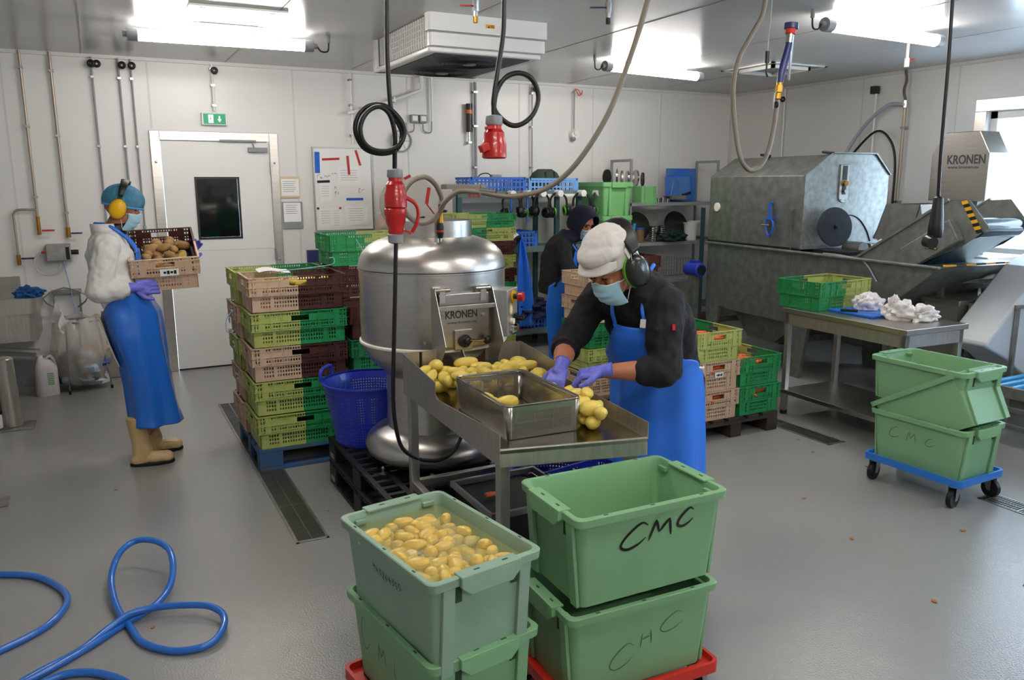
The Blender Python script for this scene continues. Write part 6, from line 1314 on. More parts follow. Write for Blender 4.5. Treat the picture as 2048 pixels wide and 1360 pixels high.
t = thing('waste_tray', 'dark grey inclined basket under the sink beside the post', 'bin', (-.85, 7.45, 0)); b = MB(); b.prism([(-.25, .50), (.30, .42), (.12, .02), (-.25, .02)], -.15, .15, 'y'); b.build('bin_body', mat('dark_bin', '#5b5e62', rough=.5), t, bevel=.01); b = MB(); b.bar((-.25, -.17, .52), (.28, -.17, .44), .012, .012); b.bar((-.25, .17, .52), (.32, .17, .44), .012, .012); b.build('bin_rail', M['zinc'], t)
t = thing('white_canister', 'white plastic canister with green print on the floor by the left wall', 'canister', (-.52, 7.84, 0), R(8))
b = MB(); b.rings([((0, 0, 0), (.085, 0, 0), (0, .075, 0)), ((0, 0, .02), (.09, 0, 0), (0, .08, 0)), ((0, 0, .25), (.09, 0, 0), (0, .08, 0)), ((-.01, 0, .30), (.06, 0, 0), (0, .055, 0)), ((-.03, 0, .325), (.03, 0, 0), (0, .03, 0))], n=24, sq=.6); b.build('canister_body', M['bottle'], t, smooth=40); MB().cyl((-.035, 0, .32), (-.035, 0, .35), .024).build('canister_cap', M['white'], t, smooth=40)
b = MB(); [b.box(.0, .05, -.0812, -.0802, .10+k*.016, .108+k*.016) for k in range(7)]; b.build('green_print', mat('print_green', '#69a86b', rough=.6), t)
b = MB(); b.tube([(-.0, 0, .31), (.04, 0, .335), (.07, 0, .30), (.08, 0, .26)], .011); b.build('canister_handle', M['bottle'], t, smooth=60)
# waste bag stand
t = thing('bag_stand', 'wire stand holding a clear rubbish bag against the back wall', 'bag stand', (-.24, 7.93, 0))
b = MB(); b.tube([(-.16, -.08, .62), (0, -.16, .62), (.16, -.08, .62), (.17, .08, .62), (0, .12, .62), (-.16, .1, .62)], .006, closed=True, sub=5); b.build('hoop', M['zinc'], t, smooth=60)
b = MB(); b.tube([(-.14, -.10, .22), (0, -.17, .22), (.15, -.10, .22), (.16, .08, .22), (0, .12, .22), (-.15, .08, .22)], .005, closed=True, sub=5); b.build('lower_hoop', M['zinc'], t, smooth=60)
for x, y, X, Y_ in ((-.09, -.13, -.11, -.19), (.15, -.08, .22, -.10), (0, .12, 0, .2)): b = MB(); b.cyl((x, y, .62), (X, Y_, .02), .006, n=8); b.build('stand_leg', M['zinc'], t, smooth=40); MB().cyl((X, Y_, 0), (X, Y_, .03), .011).build('leg_foot', M['black'], t)
t = thing('lid_holder', 'bent wire lid holder fixed to the wall above the rubbish bag', 'holder', (-.31, yb-.06, .80)); b = MB(); b.tube([(-.10, -.02, -.10), (-.19, -.06, .0), (-.02, -.03, .085), (.17, -.06, .0), (.08, -.02, -.10)], .007, sub=2); b.build('wire_frame', M['zinc'], t, smooth=60); MB().box(-.12, .12, .0, .055, .02, .06).build('wall_plate', M['dsteel'], t, bevel=.004)
for x in (-.11, .10): MB().box(x-.008, x+.008, 0, .02, -.2, .03).build('plate_arm', M['zinc'], t)
MB().tube([(-.10, -.02, -.16), (0, -.06, -.19), (.10, -.02, -.16)], .018, sub=5).build('roll_holder', M['greyp'], t, smooth=60)
rn = random.Random(5)
t = thing('rubbish_bag', 'clear plastic rubbish bag with crumpled waste hanging in the wire stand', 'rubbish bag', (-.24, 7.92, .02))
def bagf(u, v):
    a = 2*PI*u; r = .17+.05*math.sin(PI*min(1, (1-v)*1.15))+.012*math.sin(9*a+7*v)+.008*math.sin(17*a-5*v)
    if v < .06: r *= .35+.65*v/.06
    return (r*math.cos(a)*(1+.02*math.sin(6*v)), r*math.sin(a)*.85, .01+v*.62+.012*math.sin(5*a)*(v > .9))
b = MB(); b.grid(bagf, 44, 26); b.build('bag_film', M['bag'], t, smooth=180)
b = MB(); b.grid(lambda u, v: (-.20+.10*u+.03*math.sin(6*v)+.10*v*(1-u), -.12-.05*math.sin(3*u)-.02*v, .62+.17*(1-abs(2*u-1))*(1-v)-.10*v+.01*math.sin(14*u)), 14, 10); b.build('bag_fold', M['bagw'], t, smooth=60)
for i in range(22):
    a = 2.4*i; rr_ = rn.uniform(.04, .13); col = ['#c9cdd6', '#4c5aa0', '#8d8f96', '#c8a884', '#a9bdd0', '#6c6f78'][i % 6]
    crumple('crumpled_wrap', mat('waste_%d' % (i % 6), col, rough=.6), (rr_*math.cos(a), rr_*math.sin(a)*.8, .01+.012*i+rn.uniform(0, .02)), rn.uniform(.055, .08), None, None, 60+i, (1.1, 1, .7), .8, parent=t, n=8)
t = thing('floor_stand', 'base plate and tube of a stand cut off at the left edge', 'stand', (-.66, 5.19, 0)); MB().box(-.12, .06, -.08, .08, 0, .012).build('base_plate', M['dsteel'], t, bevel=.003); MB().cyl((-.02, 0, .01), (-.02, 0, .95), .028, n=16).build('post_tube', M['steelh'], t, smooth=40)
# strings on the crates, scraps on the floor
for i, (pts, lb) in enumerate(((((1.50, 5.16, 1.44), (1.54, 5.14, 1.36), (1.60, 5.10, 1.22), (1.60, 5.08, 1.10), (1.59, 5.09, 1.03)), 'pale blue string hanging down the tall brown crate stack'), (((1.0, 5.2, 1.25), (1.2, 5.15, 1.27), (1.32, 5.1, 1.29), (1.33, 5.1, 1.33), (1.30, 5.1, 1.33)), 'pale blue string curled over the top tan and brown crate'), (((.75, 5.5, .98), (.70, 5.48, .93), (.69, 5.47, .85), (.71, 5.47, .83), (.74, 5.48, .84)), 'pale blue string loop sticking out on the left side of the crates'))):
    b = MB(); b.tube(pts, .0028, n=6, sub=5); b.build('blue_string', mat('string_blue', '#9db8dd', rough=.7), None, smooth=60, label=lb, cat='string')
rn = random.Random(77)
for x, y in ((4.3, 3.9), (4.27, 3.3), (4.18, 3.66), (3.5, 3.1), (3.3, 2.6), (3.9, 2.4), (3.6, 1.9), (3.1, 2.0), (4.25, 2.05), (.05, 3.35), (.22, 2.72), (-.05, 5.1), (1.0, 4.2)):
    o = MB().prism([(-.012, -.006), (.008, -.009), (.013, .004), (0, .009), (-.01, .006)], 0, .004, 'z').build('peel_scrap', mat('scrap', '#a8602c', rough=.7), None, label='small orange brown peel scrap lying on the grey floor', cat='scrap', group='peel scraps on the floor', loc=(x, y, .0006), rotz=rn.uniform(0, 6))
    s = rn.uniform(.6, 1.3); o.scale = (s, s, s)
# ---------------- people ----------------
def hframe(c, f, tilt=0):
    f = Vector(f).normalized(); u = Vector((0, 0, 1)); u = (u-f*u.dot(f)).normalized()
    if tilt: u = Matrix.Rotation(R(tilt), 3, f) @ u
    l = u.cross(f); c = Vector(c)
    return Matrix(((f.x, l.x, u.x, c.x), (f.y, l.y, u.y, c.y), (f.z, l.z, u.z, c.z), (0, 0, 0, 1)))
def head_prims(b, HM):
    T0 = b.T.copy(); b.T = T0 @ HM
    b.ell((-.008, 0, .032), (.098, .077, .100), n=24, k=16)          # skull
    b.ell((.032, 0, -.045), (.062, .060, .064), n=20, k=12)          # jaw and cheeks
    b.ell((.066, 0, -.088), (.024, .026, .020), n=12, k=8)           # chin
    b.ell((.055, 0, .030), (.040, .062, .045), n=16, k=10)           # forehead and brow
    for s in (-1, 1):
        b.ell((.082, s*.030, .036), (.012, .024, .007), n=12, k=8)   # brow ridge
        b.ell((.070, s*.040, -.012), (.022, .020, .018), n=12, k=8)  # cheekbone
        b.ell((-.008, s*.080, .0), (.018, .010, .030), n=12, k=8)    # ear
    b.cap((.090, 0, .018), (.112, 0, -.018), .008, .013); b.ell((.102, 0, -.024), (.013, .019, .009), n=12, k=8)   # nose
    b.ell((.090, 0, -.056), (.010, .024, .007), n=12, k=8)           # lips
    b.T = T0
def part_at(mb, nm, m, p, HM, **k):
    o = mb.build(nm, m, p, **k); o.matrix_local = HM; return o
def face_bits(p, HM, closed=None):
    for s in (-1, 1):
        part_at(MB().ell((.082, s*.031, .016), (.012, .014, .009), n=12, k=8), 'eye', closed or M['eye'], p, HM, smooth=60)
        if closed: part_at(MB().tube([(.090, s*.044, .010), (.0955, s*.031, .007), (.092, s*.019, .010)], .0022, n=6), 'eyelashes', M['hair'], p, HM, smooth=60)
        part_at(MB().tube([(.088, s*.050, .036), (.097, s*.033, .043), (.096, s*.016, .038)], .0045, n=6), 'eyebrow', M['hair'], p, HM, smooth=60)
def mask_part(p, HM, m=None, puff=1.0):
    def f(u, v):
        t = (u-.5)*2; a = t*R(68); v2 = v
        r = .078+.002*math.cos(v2*6); prot = .126-.020*abs(v2-.25)*2-.03*max(0, v2-.6)
        x = -.005+(prot+.005)*(math.cos(a)**.75 if math.cos(a) > 0 else 0); y = .073*math.sin(a)*(1-.10*v2)
        z = -.020-.110*v2+.010*(1-abs(t))*(1 if v2 < .1 else 0)+.012*(v2 < .08)*(1-abs(t)*2 if abs(t) < .5 else 0)
        x += .0034*math.sin(v2*PI*7)*(1-abs(t))*puff - .012*max(0, v2-.75)*4*(1-abs(t))
        return (x, y, z)
    b = MB(); b.grid(f, 24, 28); part_at(b, 'face_mask', m or M['mask'], p, HM, smooth=180, solid=.0018)
    e = MB(); e.tube([f(i/12, 0) for i in range(13)], .0022, n=6, sub=2); part_at(e, 'mask_edge', M['white'], p, HM, smooth=60)
    for s in (0, 1):
        sy = 1 if s else -1
        for v in (.04, .92): q = f(s, v); k = MB(); k.tube([q, ((q[0]-.01)/1.0-.01, sy*.082, q[2]*.5-.004), (-.012, sy*.086, .022 if v < .5 else -.03)], .0016, n=6); part_at(k, 'mask_strap', M['white'], p, HM, smooth=60)
def muffs(p, HM, cup, band, rim, s=1.0, topz=.165, wide=.04, back=-.01, yo=.095, lean=0):
    for q in (-1, 1):
        b = MB(); b.lathe([(0, .040), (.030*s, .038), (.044*s, .028), (.049*s, .008), (.046*s, -.004)], (back, q*(yo+.0), -.008), n=28, ax=(0, q, 0), sx=1.0, sy=1.0)
        b.v = [(x, y, (z+.008)*1.28-.008) for x, y, z in b.v]; part_at(b, 'ear_cup', cup, p, HM, smooth=60)
        b = MB(); b.lathe([(.046*s, -.002), (.050*s, -.004), (.048*s, -.016), (.034*s, -.018)], (back, q*yo, -.008), n=28, ax=(0, q, 0)); b.v = [(x, y, (z+.008)*1.28-.008) for x, y, z in b.v]; part_at(b, 'ear_cushion', rim, p, HM, smooth=50)
    def g(u, v):
        a = PI*(.08+.84*u); th = .006*math.sin(PI*v); w_ = wide*(.45+.55*math.sin(PI*u)); R1 = yo+.018
        return (back+(v-.5)*w_-lean*math.sin(a), -R1*math.cos(a)*1.02, .02+(topz-.02+th)*math.sin(a)**.8)
    b = MB(); b.grid(g, 28, 6); part_at(b, 'headband', band, p, HM, smooth=60, solid=.012)
    for q in (-1, 1):
        b = MB(); b.tube([(back+.012, q*(yo+.03), .01), (back+.022, q*(yo+.024), .05), (back+.008, q*(yo+.016), .078)], .0022, n=6); b.tube([(back-.012, q*(yo+.03), .01), (back-.022, q*(yo+.024), .05), (back-.008, q*(yo+.016), .078)], .0022, n=6); part_at(b, 'band_wire', M['dsteel'], p, HM, smooth=60)
def hand_prims(b, w_, d, n, side, curls, k=0.0, sc=1.0, spread=.10, thumb=.7):
    """w_ wrist, d direction of the hand, n back-of-hand normal, side = +1 thumb on d x n side"""
    w_ = Vector(w_); d = Vector(d).normalized(); n = Vector(n); n = (n-d*n.dot(d)).normalized(); s = d.cross(n)*side
    b.cap(w_-d*.01, w_+d*.03*sc, .026*sc+k, .028*sc+k)
    for i in range(5): o = s*(.030-.015*i)*sc; b.cap(w_+d*.025*sc+o*.8, w_+d*.082*sc+o*1.05, .0155*sc+k, .0135*sc+k)
    for i, (L1, L2, L3) in enumerate(((.043, .026, .021), (.047, .030, .022), (.044, .028, .021), (.034, .021, .018))):
        o = s*(.032-.0213*i)*sc; p = w_+d*.088*sc+o; a = 0; dd = (d+s*spread*(1.5-i)*.5).normalized()
        for L, c, r0_, r1_ in ((L1, curls[i][0], .0105, .0095), (L2, curls[i][1], .0095, .0088), (L3, curls[i][2], .0088, .0075)):
            a += R(c); v = dd*math.cos(a)-n*math.sin(a); q = p+v*L*sc; b.cap(p, q, r0_*sc+k, r1_*sc+k, n=10); p = q
    p = w_+d*.022*sc+s*.026*sc; v = (d*.62+s*.75-n*.35*thumb).normalized(); q = p+v*.040*sc; b.cap(p, q, .0145*sc+k, .0115*sc+k, n=10)
    v2 = (d*.85+s*.35-n*.45*thumb).normalized(); r_2 = q+v2*.030*sc; b.cap(q, r_2, .0115*sc+k, .0105*sc+k, n=10); v3 = (d*.95+s*.1-n*.5*thumb).normalized(); b.cap(r_2, r_2+v3*.024*sc, .0105*sc+k, .009*sc+k, n=10)
def gloves(p, args, T, cuff=None):
    b = MB(); b.T = T; hand_prims(b, *args[0], k=.0018, **args[1]); w_, d = Vector(args[0][0]), Vector(args[0][1]).normalized()
    b.cyl(w_-d*.045, w_-d*.0, .034, .030, n=20); o = blob('glove', b, M['glove'], p, vox=.0036, smooth=4, disp=.003, dsize=.018)
    k = MB(); k.T = T; k.lathe([(.0335, 0), (.0365, .002), (.0335, .005)], w_-d*.047, n=24, ax=d); k.build('glove_cuff', M['glove'], p, smooth=60)
def boots(p, T, L, m=None):
    for (x, y), az in L:
        b = MB(); a = R(az); f = Vector((math.cos(a), math.sin(a), 0)); l = Vector((-f.y, f.x, 0)); c = Vector((x, y, 0))
        b.T = T
        b.rings([(c+f*.0+Vector((0, 0, .02)), f*.052, l*.040), (c+Vector((0, 0, .06)), f*.055, l*.042), (c+f*.01+Vector((0, 0, .11)), f*.062, l*.048), (c+Vector((0, 0, .17)), f*.055, l*.05), (c-f*.005+Vector((0, 0, .26)), f*.062, l*.06), (c-f*.008+Vector((0, 0, .33)), f*.066, l*.064)], n=20)
        b.ell(c+f*.09+Vector((0, 0, .045)), (.085, .046, .042), Matrix.Rotation(a, 3, 'Z')); b.ell(c+f*.145+Vector((0, 0, .042)), (.05, .048, .040), Matrix.Rotation(a, 3, 'Z')); b.ell(c-f*.02+Vector((0, 0, .04)), (.05, .042, .038), Matrix.Rotation(a, 3, 'Z'))
        bt = blob('rubber_boot', b, m or M['boot'], p, vox=.007, smooth=4)
        s = MB(); s.T = T; pl = []
        for k in range(24):
            t = 2*PI*k/24; X = math.cos(t)*.135; Y = math.sin(t)*(.046+.008*(X > 0)); pl.append(tuple((c+f*(X+.062)+l*Y).xy))
        s.prism(pl, 0, .022, 'z'); s.build('sole', M['black'], bt if False else p, bevel=.004)
def apron_sheet(p, T, rows, s, m, nu=36, folds=.006, nm='apron', seed=0):
    """rows: (centre, front unit vector, half width, half depth, theta_max_left, theta_max_right)"""
    N = len(rows)
    def f(u, v):
        q = v*(N-1); i = min(int(q), N-2); t = q-i; t = t*t*(3-2*t)*.5+t*.5
        A, B = rows[i], rows[i+1]; c = Vector(A[0]).lerp(Vector(B[0]), t); n = Vector(A[1]).lerp(Vector(B[1]), t).normalized(); w_ = A[2]*(1-t)+B[2]*t; d = A[3]*(1-t)+B[3]*t
        th0 = A[4]*(1-t)+B[4]*t; th1 = A[5]*(1-t)+B[5]*t; th = R(-th0+(th0+th1)*u)
        sv = Vector(s).normalized(); k = folds*v*(math.sin(th*5+seed+3*v)+.6*math.sin(th*9-2*v+seed))+folds*.5*math.sin(11*v+th*3+seed)
        return tuple(c+sv*(w_+k)*math.sin(th)+n*(d+k)*math.cos(th))
    b = MB(); b.T = T; b.grid(f, nu, 44); return b.build(nm, m, p, smooth=180, solid=.003), f

# ===== the stooping worker at the tray table =====
PX, PY = 2.36, 3.05
p = thing('person', 'person in white cap, black ear defenders, blue mask and blue apron stooping over potatoes', 'person', (PX, PY, 0)); T = Matrix.Translation((-PX, -PY, 0))
HM2w = hframe((1.965, 2.858, 1.437), (-.87, -.18, -.46)) @ Matrix.Scale(1.07, 4); HM = T @ HM2w
s_ = Vector((.427, -.904, 0)); t_ = Vector((-.42, -.18, .88)).normalized(); n_f = t_.cross(s_).normalized()
if n_f.x > 0: n_f = -n_f
shN, shF = Vector((2.235, 2.78, 1.265)), Vector((2.07, 3.13, 1.27)); elN, elF = Vector((2.145, 2.705, .995)), Vector((1.90, 3.14, 1.045)); wrN, wrF = Vector((1.90, 2.835, .992)), Vector((1.785, 3.0, .985))
hN = ((wrN+(wrN-elN).normalized()*.0, (-.80, .50, -.16), (-.05, -.1, 1), -1, ((38, 42, 20), (46, 40, 22), (52, 38, 20), (58, 34, 20))), dict(sc=1.05))
hF = ((wrF, (-.50, -.45, -.42), (-.3, -.2, .8), 1, ((30, 34, 20), (36, 40, 22), (42, 40, 22), (46, 40, 20))), dict(sc=1.05))
b = MB(); b.T = T; head_prims(b, HM2w)
b.cap((2.14, 2.945, 1.36), (2.01, 2.885, 1.415), .062, .055); b.rings([((2.37, 3.06, .86), s_*.17, n_f*.12), ((2.30, 3.02, 1.12), s_*.17, n_f*.12), ((2.18, 2.97, 1.30), s_*.17, n_f*.10), ((2.14, 2.95, 1.37), s_*.08, n_f*.06)])
for a, e, w_ in ((shN, elN, wrN), (shF, elF, wrF)): b.cap(a-Vector((0, 0, .03)), e, .044, .044); b.cap(e, e.lerp(w_, .35), .047, .050); b.cap(e.lerp(w_, .35), w_, .051, .030)
for hp in (hN, hF): hand_prims(b, *hp[0], k=-.001, **hp[1])
for x, y in ((2.33, 3.16), (2.42, 2.97)): b.cap((x, y, .86), (x-.01, y, .46), .085, .06); b.cap((x-.01, y, .46), (x+.01, y, .08), .058, .042)
blob('body', b, M['skin2'], p, vox=.0075, smooth=3)
face_bits(p, HM, M['skin2']); mask_part(p, HM)
# black jacket
b = MB(); b.T = T
b.rings([((2.39, 3.065, .76), s_*.215, n_f*.185), ((2.38, 3.06, .90), s_*.205, n_f*.175), ((2.335, 3.04, 1.04), s_*.205, n_f*.17), ((2.27, 3.01, 1.17), s_*.215, n_f*.165), ((2.205, 2.98, 1.28), s_*.20, n_f*.14), ((2.155, 2.955, 1.36), s_*.12, n_f*.10), ((2.125, 2.94, 1.395), s_*.082, n_f*.075)], n=28)
b.cap(shN-s_*.04, elN, .088, .074); b.cap(elN, elN.lerp(wrN, .30), .075, .066); b.cap(shF, elF, .082, .066); b.cap(elF, elF.lerp(wrF, .12), .067, .062)
b.cap(shN-s_*.10, shF+s_*.08, .085, .08)
blob('jacket', b, M['blackc'], p, vox=.009, smooth=3, disp=.034, dsize=.085)
for e, w_, t0 in ((elN, wrN, .36), (elF, wrF, .22)):
    q = e.lerp(w_, t0); k = MB(); k.T = T; k.lathe([(.052, .0), (.066, -.004), (.070, -.02), (.066, -.034)], q, n=24, ax=(w_-e).normalized()); k.build('rolled_cuff', M['blackc'], p, smooth=60)
k = MB(); k.T = T; k.rings([((2.14, 2.945, 1.37), s_*.085, n_f*.08), ((2.115, 2.935, 1.415), s_*.078, n_f*.072)], caps=False); k.build('collar', M['blackc'], p, smooth=60, solid=.008)
k = MB(); q = shN.lerp(elN, .28)+Vector((-.045, -.068, 0)); k.T = T @ frame(q, (.85, -.35, 0), (.1, .1, 1)); k.box(-.006, .006, -.013, .011, -.004, .014); k.build('red_tab', mat('red_tab', '#c8242a', rough=.6), p)
k = MB(); k.T = T; k.rings([((2.36, 3.05, .93), s_*.17, n_f*.13), ((2.37, 3.05, .80), s_*.19, n_f*.15), ((2.37, 3.05, .5), s_*.17, n_f*.12)]); k.build('trousers', M['blackc'], p, smooth=60)
boots(p, T, (((2.34, 3.17), 200), ((2.43, 2.97), 205)), M['white'])
zf = Vector((-.90, -.42, 0)).normalized()
ap, af = apron_sheet(p, T, [((2.225, 2.985, 1.235), n_f, .215, .166, 20, 26), ((2.25, 2.995, 1.19), n_f, .225, .182, 28, 34), ((2.28, 3.01, 1.12), n_f, .225, .187, 40, 46), ((2.31, 3.03, 1.04), n_f, .222, .19, 62, 66), ((2.345, 3.045, .965), zf, .222, .195, 95, 96), ((2.365, 3.05, .90), zf, .225, .20, 125, 126), ((2.37, 3.05, .80), zf, .232, .205, 128, 132), ((2.37, 3.05, .6), zf, .245, .21, 122, 128), ((2.37, 3.05, .40), zf, .255, .22, 118, 124), ((2.37, 3.05, .20), zf, .265, .225, 116, 120)], s_, M['apronm'], folds=.012, nm='apron')
for u0, top in ((0.0, (2.10, 3.00, 1.385)), (1.0, (2.165, 2.885, 1.385))):
    a = Vector(af(u0, 0)); a0 = Vector(af(u0, .03)); t2 = Vector(top); mid = a.lerp(t2, .5)+n_f*.055
    b = MB(); b.T = T; d = (t2-a).normalized(); b.tube([a0, a, mid, t2, t2-n_f*.07+Vector((0, 0, .02))], .009, n=8, sub=4); b.build('apron_strap', M['apronm'], p, smooth=60)
    if u0 == 1.0: b = MB(); b.T = T @ frame(a+d*.045+n_f*.045, s_, d); b.box(-.014, .014, -.02, .02, -.004, .006); b.build('strap_buckle', M['white'], p, bevel=.003)
k = MB(); k.T = T; q = Vector((2.47, 2.87, .93)); k.tube([q+Vector((-.02, .02, 0)), q+Vector((.0, -.01, .012)), q+Vector((.03, .01, .0)), q+Vector((.055, .03, .0))], .006, n=6); k.build('apron_tie', M['white'], p, smooth=60)
b = MB(); b.T = T; b.rings([((2.50, 2.98, .95), (.05, .0, 0), (0, .04, 0)), ((2.515, 2.97, .86), (.075, 0, 0), (0, .05, 0)), ((2.52, 2.96, .76), (.07, 0, 0), (0, .045, 0)), ((2.51, 2.96, .70), (.035, 0, 0), (0, .02, 0))]); b.build('jacket_tail', M['blackc'], p, smooth=70)
for hp in (hN, hF): gloves(p, hp, T)
# cap with visor
b = MB(); b.ell((.012, 0, .102), (.126, .108, .060), n=28, k=16); b.ell((-.014, 0, .116), (.120, .108, .070), n=24, k=14); b.cyl((-.002, 0, .03), (-.004, 0, .09), .099, .110, n=32); b.v = [(x, y*.93, z) for x, y, z in b.v]
o = blob('cap_crown', b, M['capc'], p, vox=.005, smooth=3, disp=.008, dsize=.05); o.matrix_local = HM
b = MB(); b.grid(lambda u, v: (.060+.062*v*math.sin(PI*u)**.7+.030*math.sin(PI*u), .097*math.cos(PI*u)*(1-.10*v), .078-.018*v-.014*v*v+.006*math.sin(PI*u)), 24, 8); part_at(b, 'cap_visor', M['capc'], p, HM, smooth=180, solid=.005)
b = MB(); b.lathe([(.101, .028), (.104, .032), (.104, .046), (.101, .050)], (-.004, 0, 0), n=40, sy=.92); part_at(b, 'cap_band', M['capc'], p, HM, smooth=50)
muffs(p, HM, M['muffk'], M['black'], M['lime2'], 1.14, topz=.168, wide=.10, back=-.012, yo=.104, lean=.05)
b = MB(); b.grid(lambda u, v: (-.02+(v-.5)*.055, .112-.018*u*u, .045+.055*u), 8, 4); part_at(b, 'band_cover', M['white'], p, HM, smooth=60, solid=.006)
b = MB(); b.tube([(0, 0, 0), (.012, 0, .10), (.03, 0, .23)], .019, n=12, sub=4); b.build('brush_handle', mat('light_blue_plastic', '#2b9bd6', rough=.35), None, smooth=60, label='light blue brush handle standing on the middle grey shelf, just right of the white cap', cat='brush', loc=(5.60, 7.78, 1.10))

# ===== the worker carrying a crate =====
PX, PY = .15, 5.6
p = thing('person', 'person in blue hairnet, yellow ear defenders, white coat and long blue apron carrying a crate', 'person', (PX, PY, 0)); T = Matrix.Translation((-PX, -PY, 0))
HW = hframe((.135, 5.6, 1.655), (.93, -.10, -.30)); HM = T @ HW
X = Vector((1, 0, 0)); Yv = Vector((0, 1, 0)); wN, wF = Vector((.160, 5.40, 1.175)), Vector((.50, 5.99, 1.28)); eN, eF = Vector((-.035, 5.37, 1.165)), Vector((.10, 5.90, 1.18)); sN, sF = Vector((.035, 5.43, 1.435)), Vector((.055, 5.77, 1.435))
hN = ((wN, (.97, .15, -.04), (0, -1, .1), 1, ((22, 30, 20), (26, 34, 20), (30, 36, 20), (36, 36, 20))), dict(sc=1.05, spread=.08, thumb=-.3))
hF = ((wF, (.6, .3, .75), (.2, 1, .2), -1, ((25, 30, 20), (25, 30, 20), (28, 30, 20), (30, 30, 20))), dict(sc=1.05))
b = MB(); b.T = T; head_prims(b, HW); b.cap((.055, 5.6, 1.47), (.11, 5.6, 1.57), .060, .055)
b.rings([((.14, 5.6, .9), Yv*.16, X*.10), ((.10, 5.6, 1.15), Yv*.15, X*.10), ((.06, 5.6, 1.36), Yv*.16, X*.10), ((.055, 5.6, 1.48), Yv*.07, X*.06)])
for a, e, w_ in ((sN, eN, wN), (sF, eF, wF)): b.cap(a, e, .05, .042); b.cap(e, w_, .044, .029)
for hp in (hN, hF): hand_prims(b, *hp[0], k=-.001, **hp[1])
for (x0, y0), (x1, y1) in (((.13, 5.52), (.115, 5.50)), ((.15, 5.68), (.19, 5.73))): b.cap((x0, y0, .9), (x0+.04, y0, .5), .085, .06); b.cap((x0+.04, y0, .5), (x1, y1, .09), .058, .04)
blob('body', b, M['skin'], p, vox=.008, smooth=3)
face_bits(p, HM); mask_part(p, HM)
b = MB(); b.T = T
b.rings([((.115, 5.6, 1.03), Yv*.185, X*.14), ((.10, 5.6, 1.12), Yv*.185, X*.14), ((.065, 5.6, 1.25), Yv*.19, X*.145), ((.045, 5.6, 1.38), Yv*.20, X*.135), ((.04, 5.6, 1.46), Yv*.16, X*.10), ((.045, 5.6, 1.52), Yv*.085, X*.08)], n=28)
b.cap(sN, eN, .078, .072); b.cap(eN, eN.lerp(wN, .62), .074, .062); b.cap(sF, eF, .078, .07); b.cap(eF, eF.lerp(wF, .75), .07, .058); b.cap(sN+Yv*.08, sF-Yv*.08, .08, .08)
blob('white_coat', b, M['coat'], p, vox=.009, smooth=4, disp=.020, dsize=.055)
k = MB(); k.T = T; k.rings([((.045, 5.6, 1.49), Yv*.095, X*.085), ((.035, 5.6, 1.56), Yv*.085, X*.080)], caps=False); k.build('coat_collar', M['coat'], p, smooth=60, solid=.008)
k = MB(); k.T = T; k.rings([((.07, 5.6, 1.49), Yv*.075, X*.075), ((.10, 5.6, 1.56), Yv*.068, X*.068)], caps=False); k.build('dark_neck_scarf', M['black'], p, smooth=60, solid=.01)
k = MB(); k.T = T; k.grid(lambda u, v: (-.05-.015*math.sin(2*v)+.10*v+.02*u, 5.50+.22*u, 1.0-.33*v-.03*math.sin(3*u)), 10, 10); k.build('coat_tail', M['coat'], p, smooth=60, solid=.008)
k = MB(); k.T = T; k.rings([((.14, 5.6, 1.0), Yv*.17, X*.12), ((.16, 5.6, .8), Yv*.175, X*.115), ((.19, 5.6, .27), Yv*.14, X*.085)]); k.build('trousers', M['blackc'], p, smooth=60)
boots(p, T, (((.115, 5.50), -4), ((.19, 5.73), 4)))
fv = Vector((1, 0, 0))
ap, af = apron_sheet(p, T, [((.07, 5.6, 1.40), fv, .19, .140, 26, 26), ((.075, 5.6, 1.30), fv, .20, .150, 34, 34), ((.09, 5.6, 1.18), fv, .20, .155, 52, 52), ((.108, 5.6, 1.08), fv, .205, .165, 110, 125), ((.135, 5.6, 1.0), fv, .21, .175, 130, 158), ((.15, 5.6, .87), fv, .215, .175, 135, 162), ((.175, 5.6, .72), fv, .21, .165, 135, 162), ((.195, 5.6, .52), fv, .20, .158, 130, 160), ((.21, 5.6, .34), fv, .21, .165, 130, 158), ((.215, 5.6, .27), fv, .215, .168, 130, 158)], -Yv, M['apron'], folds=.016, nm='apron', seed=2)
for u0, top in ((0.0, (.06, 5.68, 1.545)), (1.0, (.06, 5.52, 1.545))):
    a = Vector(af(u0, 0)); b = MB(); b.T = T; b.tube([Vector(af(u0, .03)), a, a.lerp(Vector(top), .5)+Vector((.02, 0, .0)), top, (-.02, 5.6, 1.56)], .011, n=8, sub=4); b.build('apron_strap', M['apron'], p, smooth=60)
for hp in (hN, hF): gloves(p, hp, T)
k = MB(); k.T = T; k.lathe([(.034, -.018), (.038, -.014), (.038, .014), (.034, .018)], wN-Vector((.062, .012, 0)), n=24, ax=(1, .05, 0)); k.build('wrist_watch', M['black'], p, smooth=40)
def net(u, v):
    a = 2*PI*u; ph = R(-22+112*v); r = 1+.02*math.sin(9*a+4*v)+.015*math.sin(15*a)
    return ((-.004+.116*math.cos(a)*math.cos(ph)*r+.012*(math.cos(a) > 0)*math.cos(a)), .094*math.sin(a)*math.cos(ph)*r, .050+.100*math.sin(ph)-.012*(1-v)*math.cos(a)*-1)
b = MB(); b.grid(net, 40, 18); part_at(b, 'hairnet', mat('hairnet_sheer', '#4b93b5', rough=.8, alpha=.72, bump=.6, bscale=200, var=.3, vscale=26), p, HM, smooth=180)
b = MB(); b.ell((-.008, 0, .040), (.096, .080, .088), n=24, k=14); part_at(b, 'hair', M['hair'], p, HM @ Matrix.Translation((-.006, 0, .008)), smooth=60)
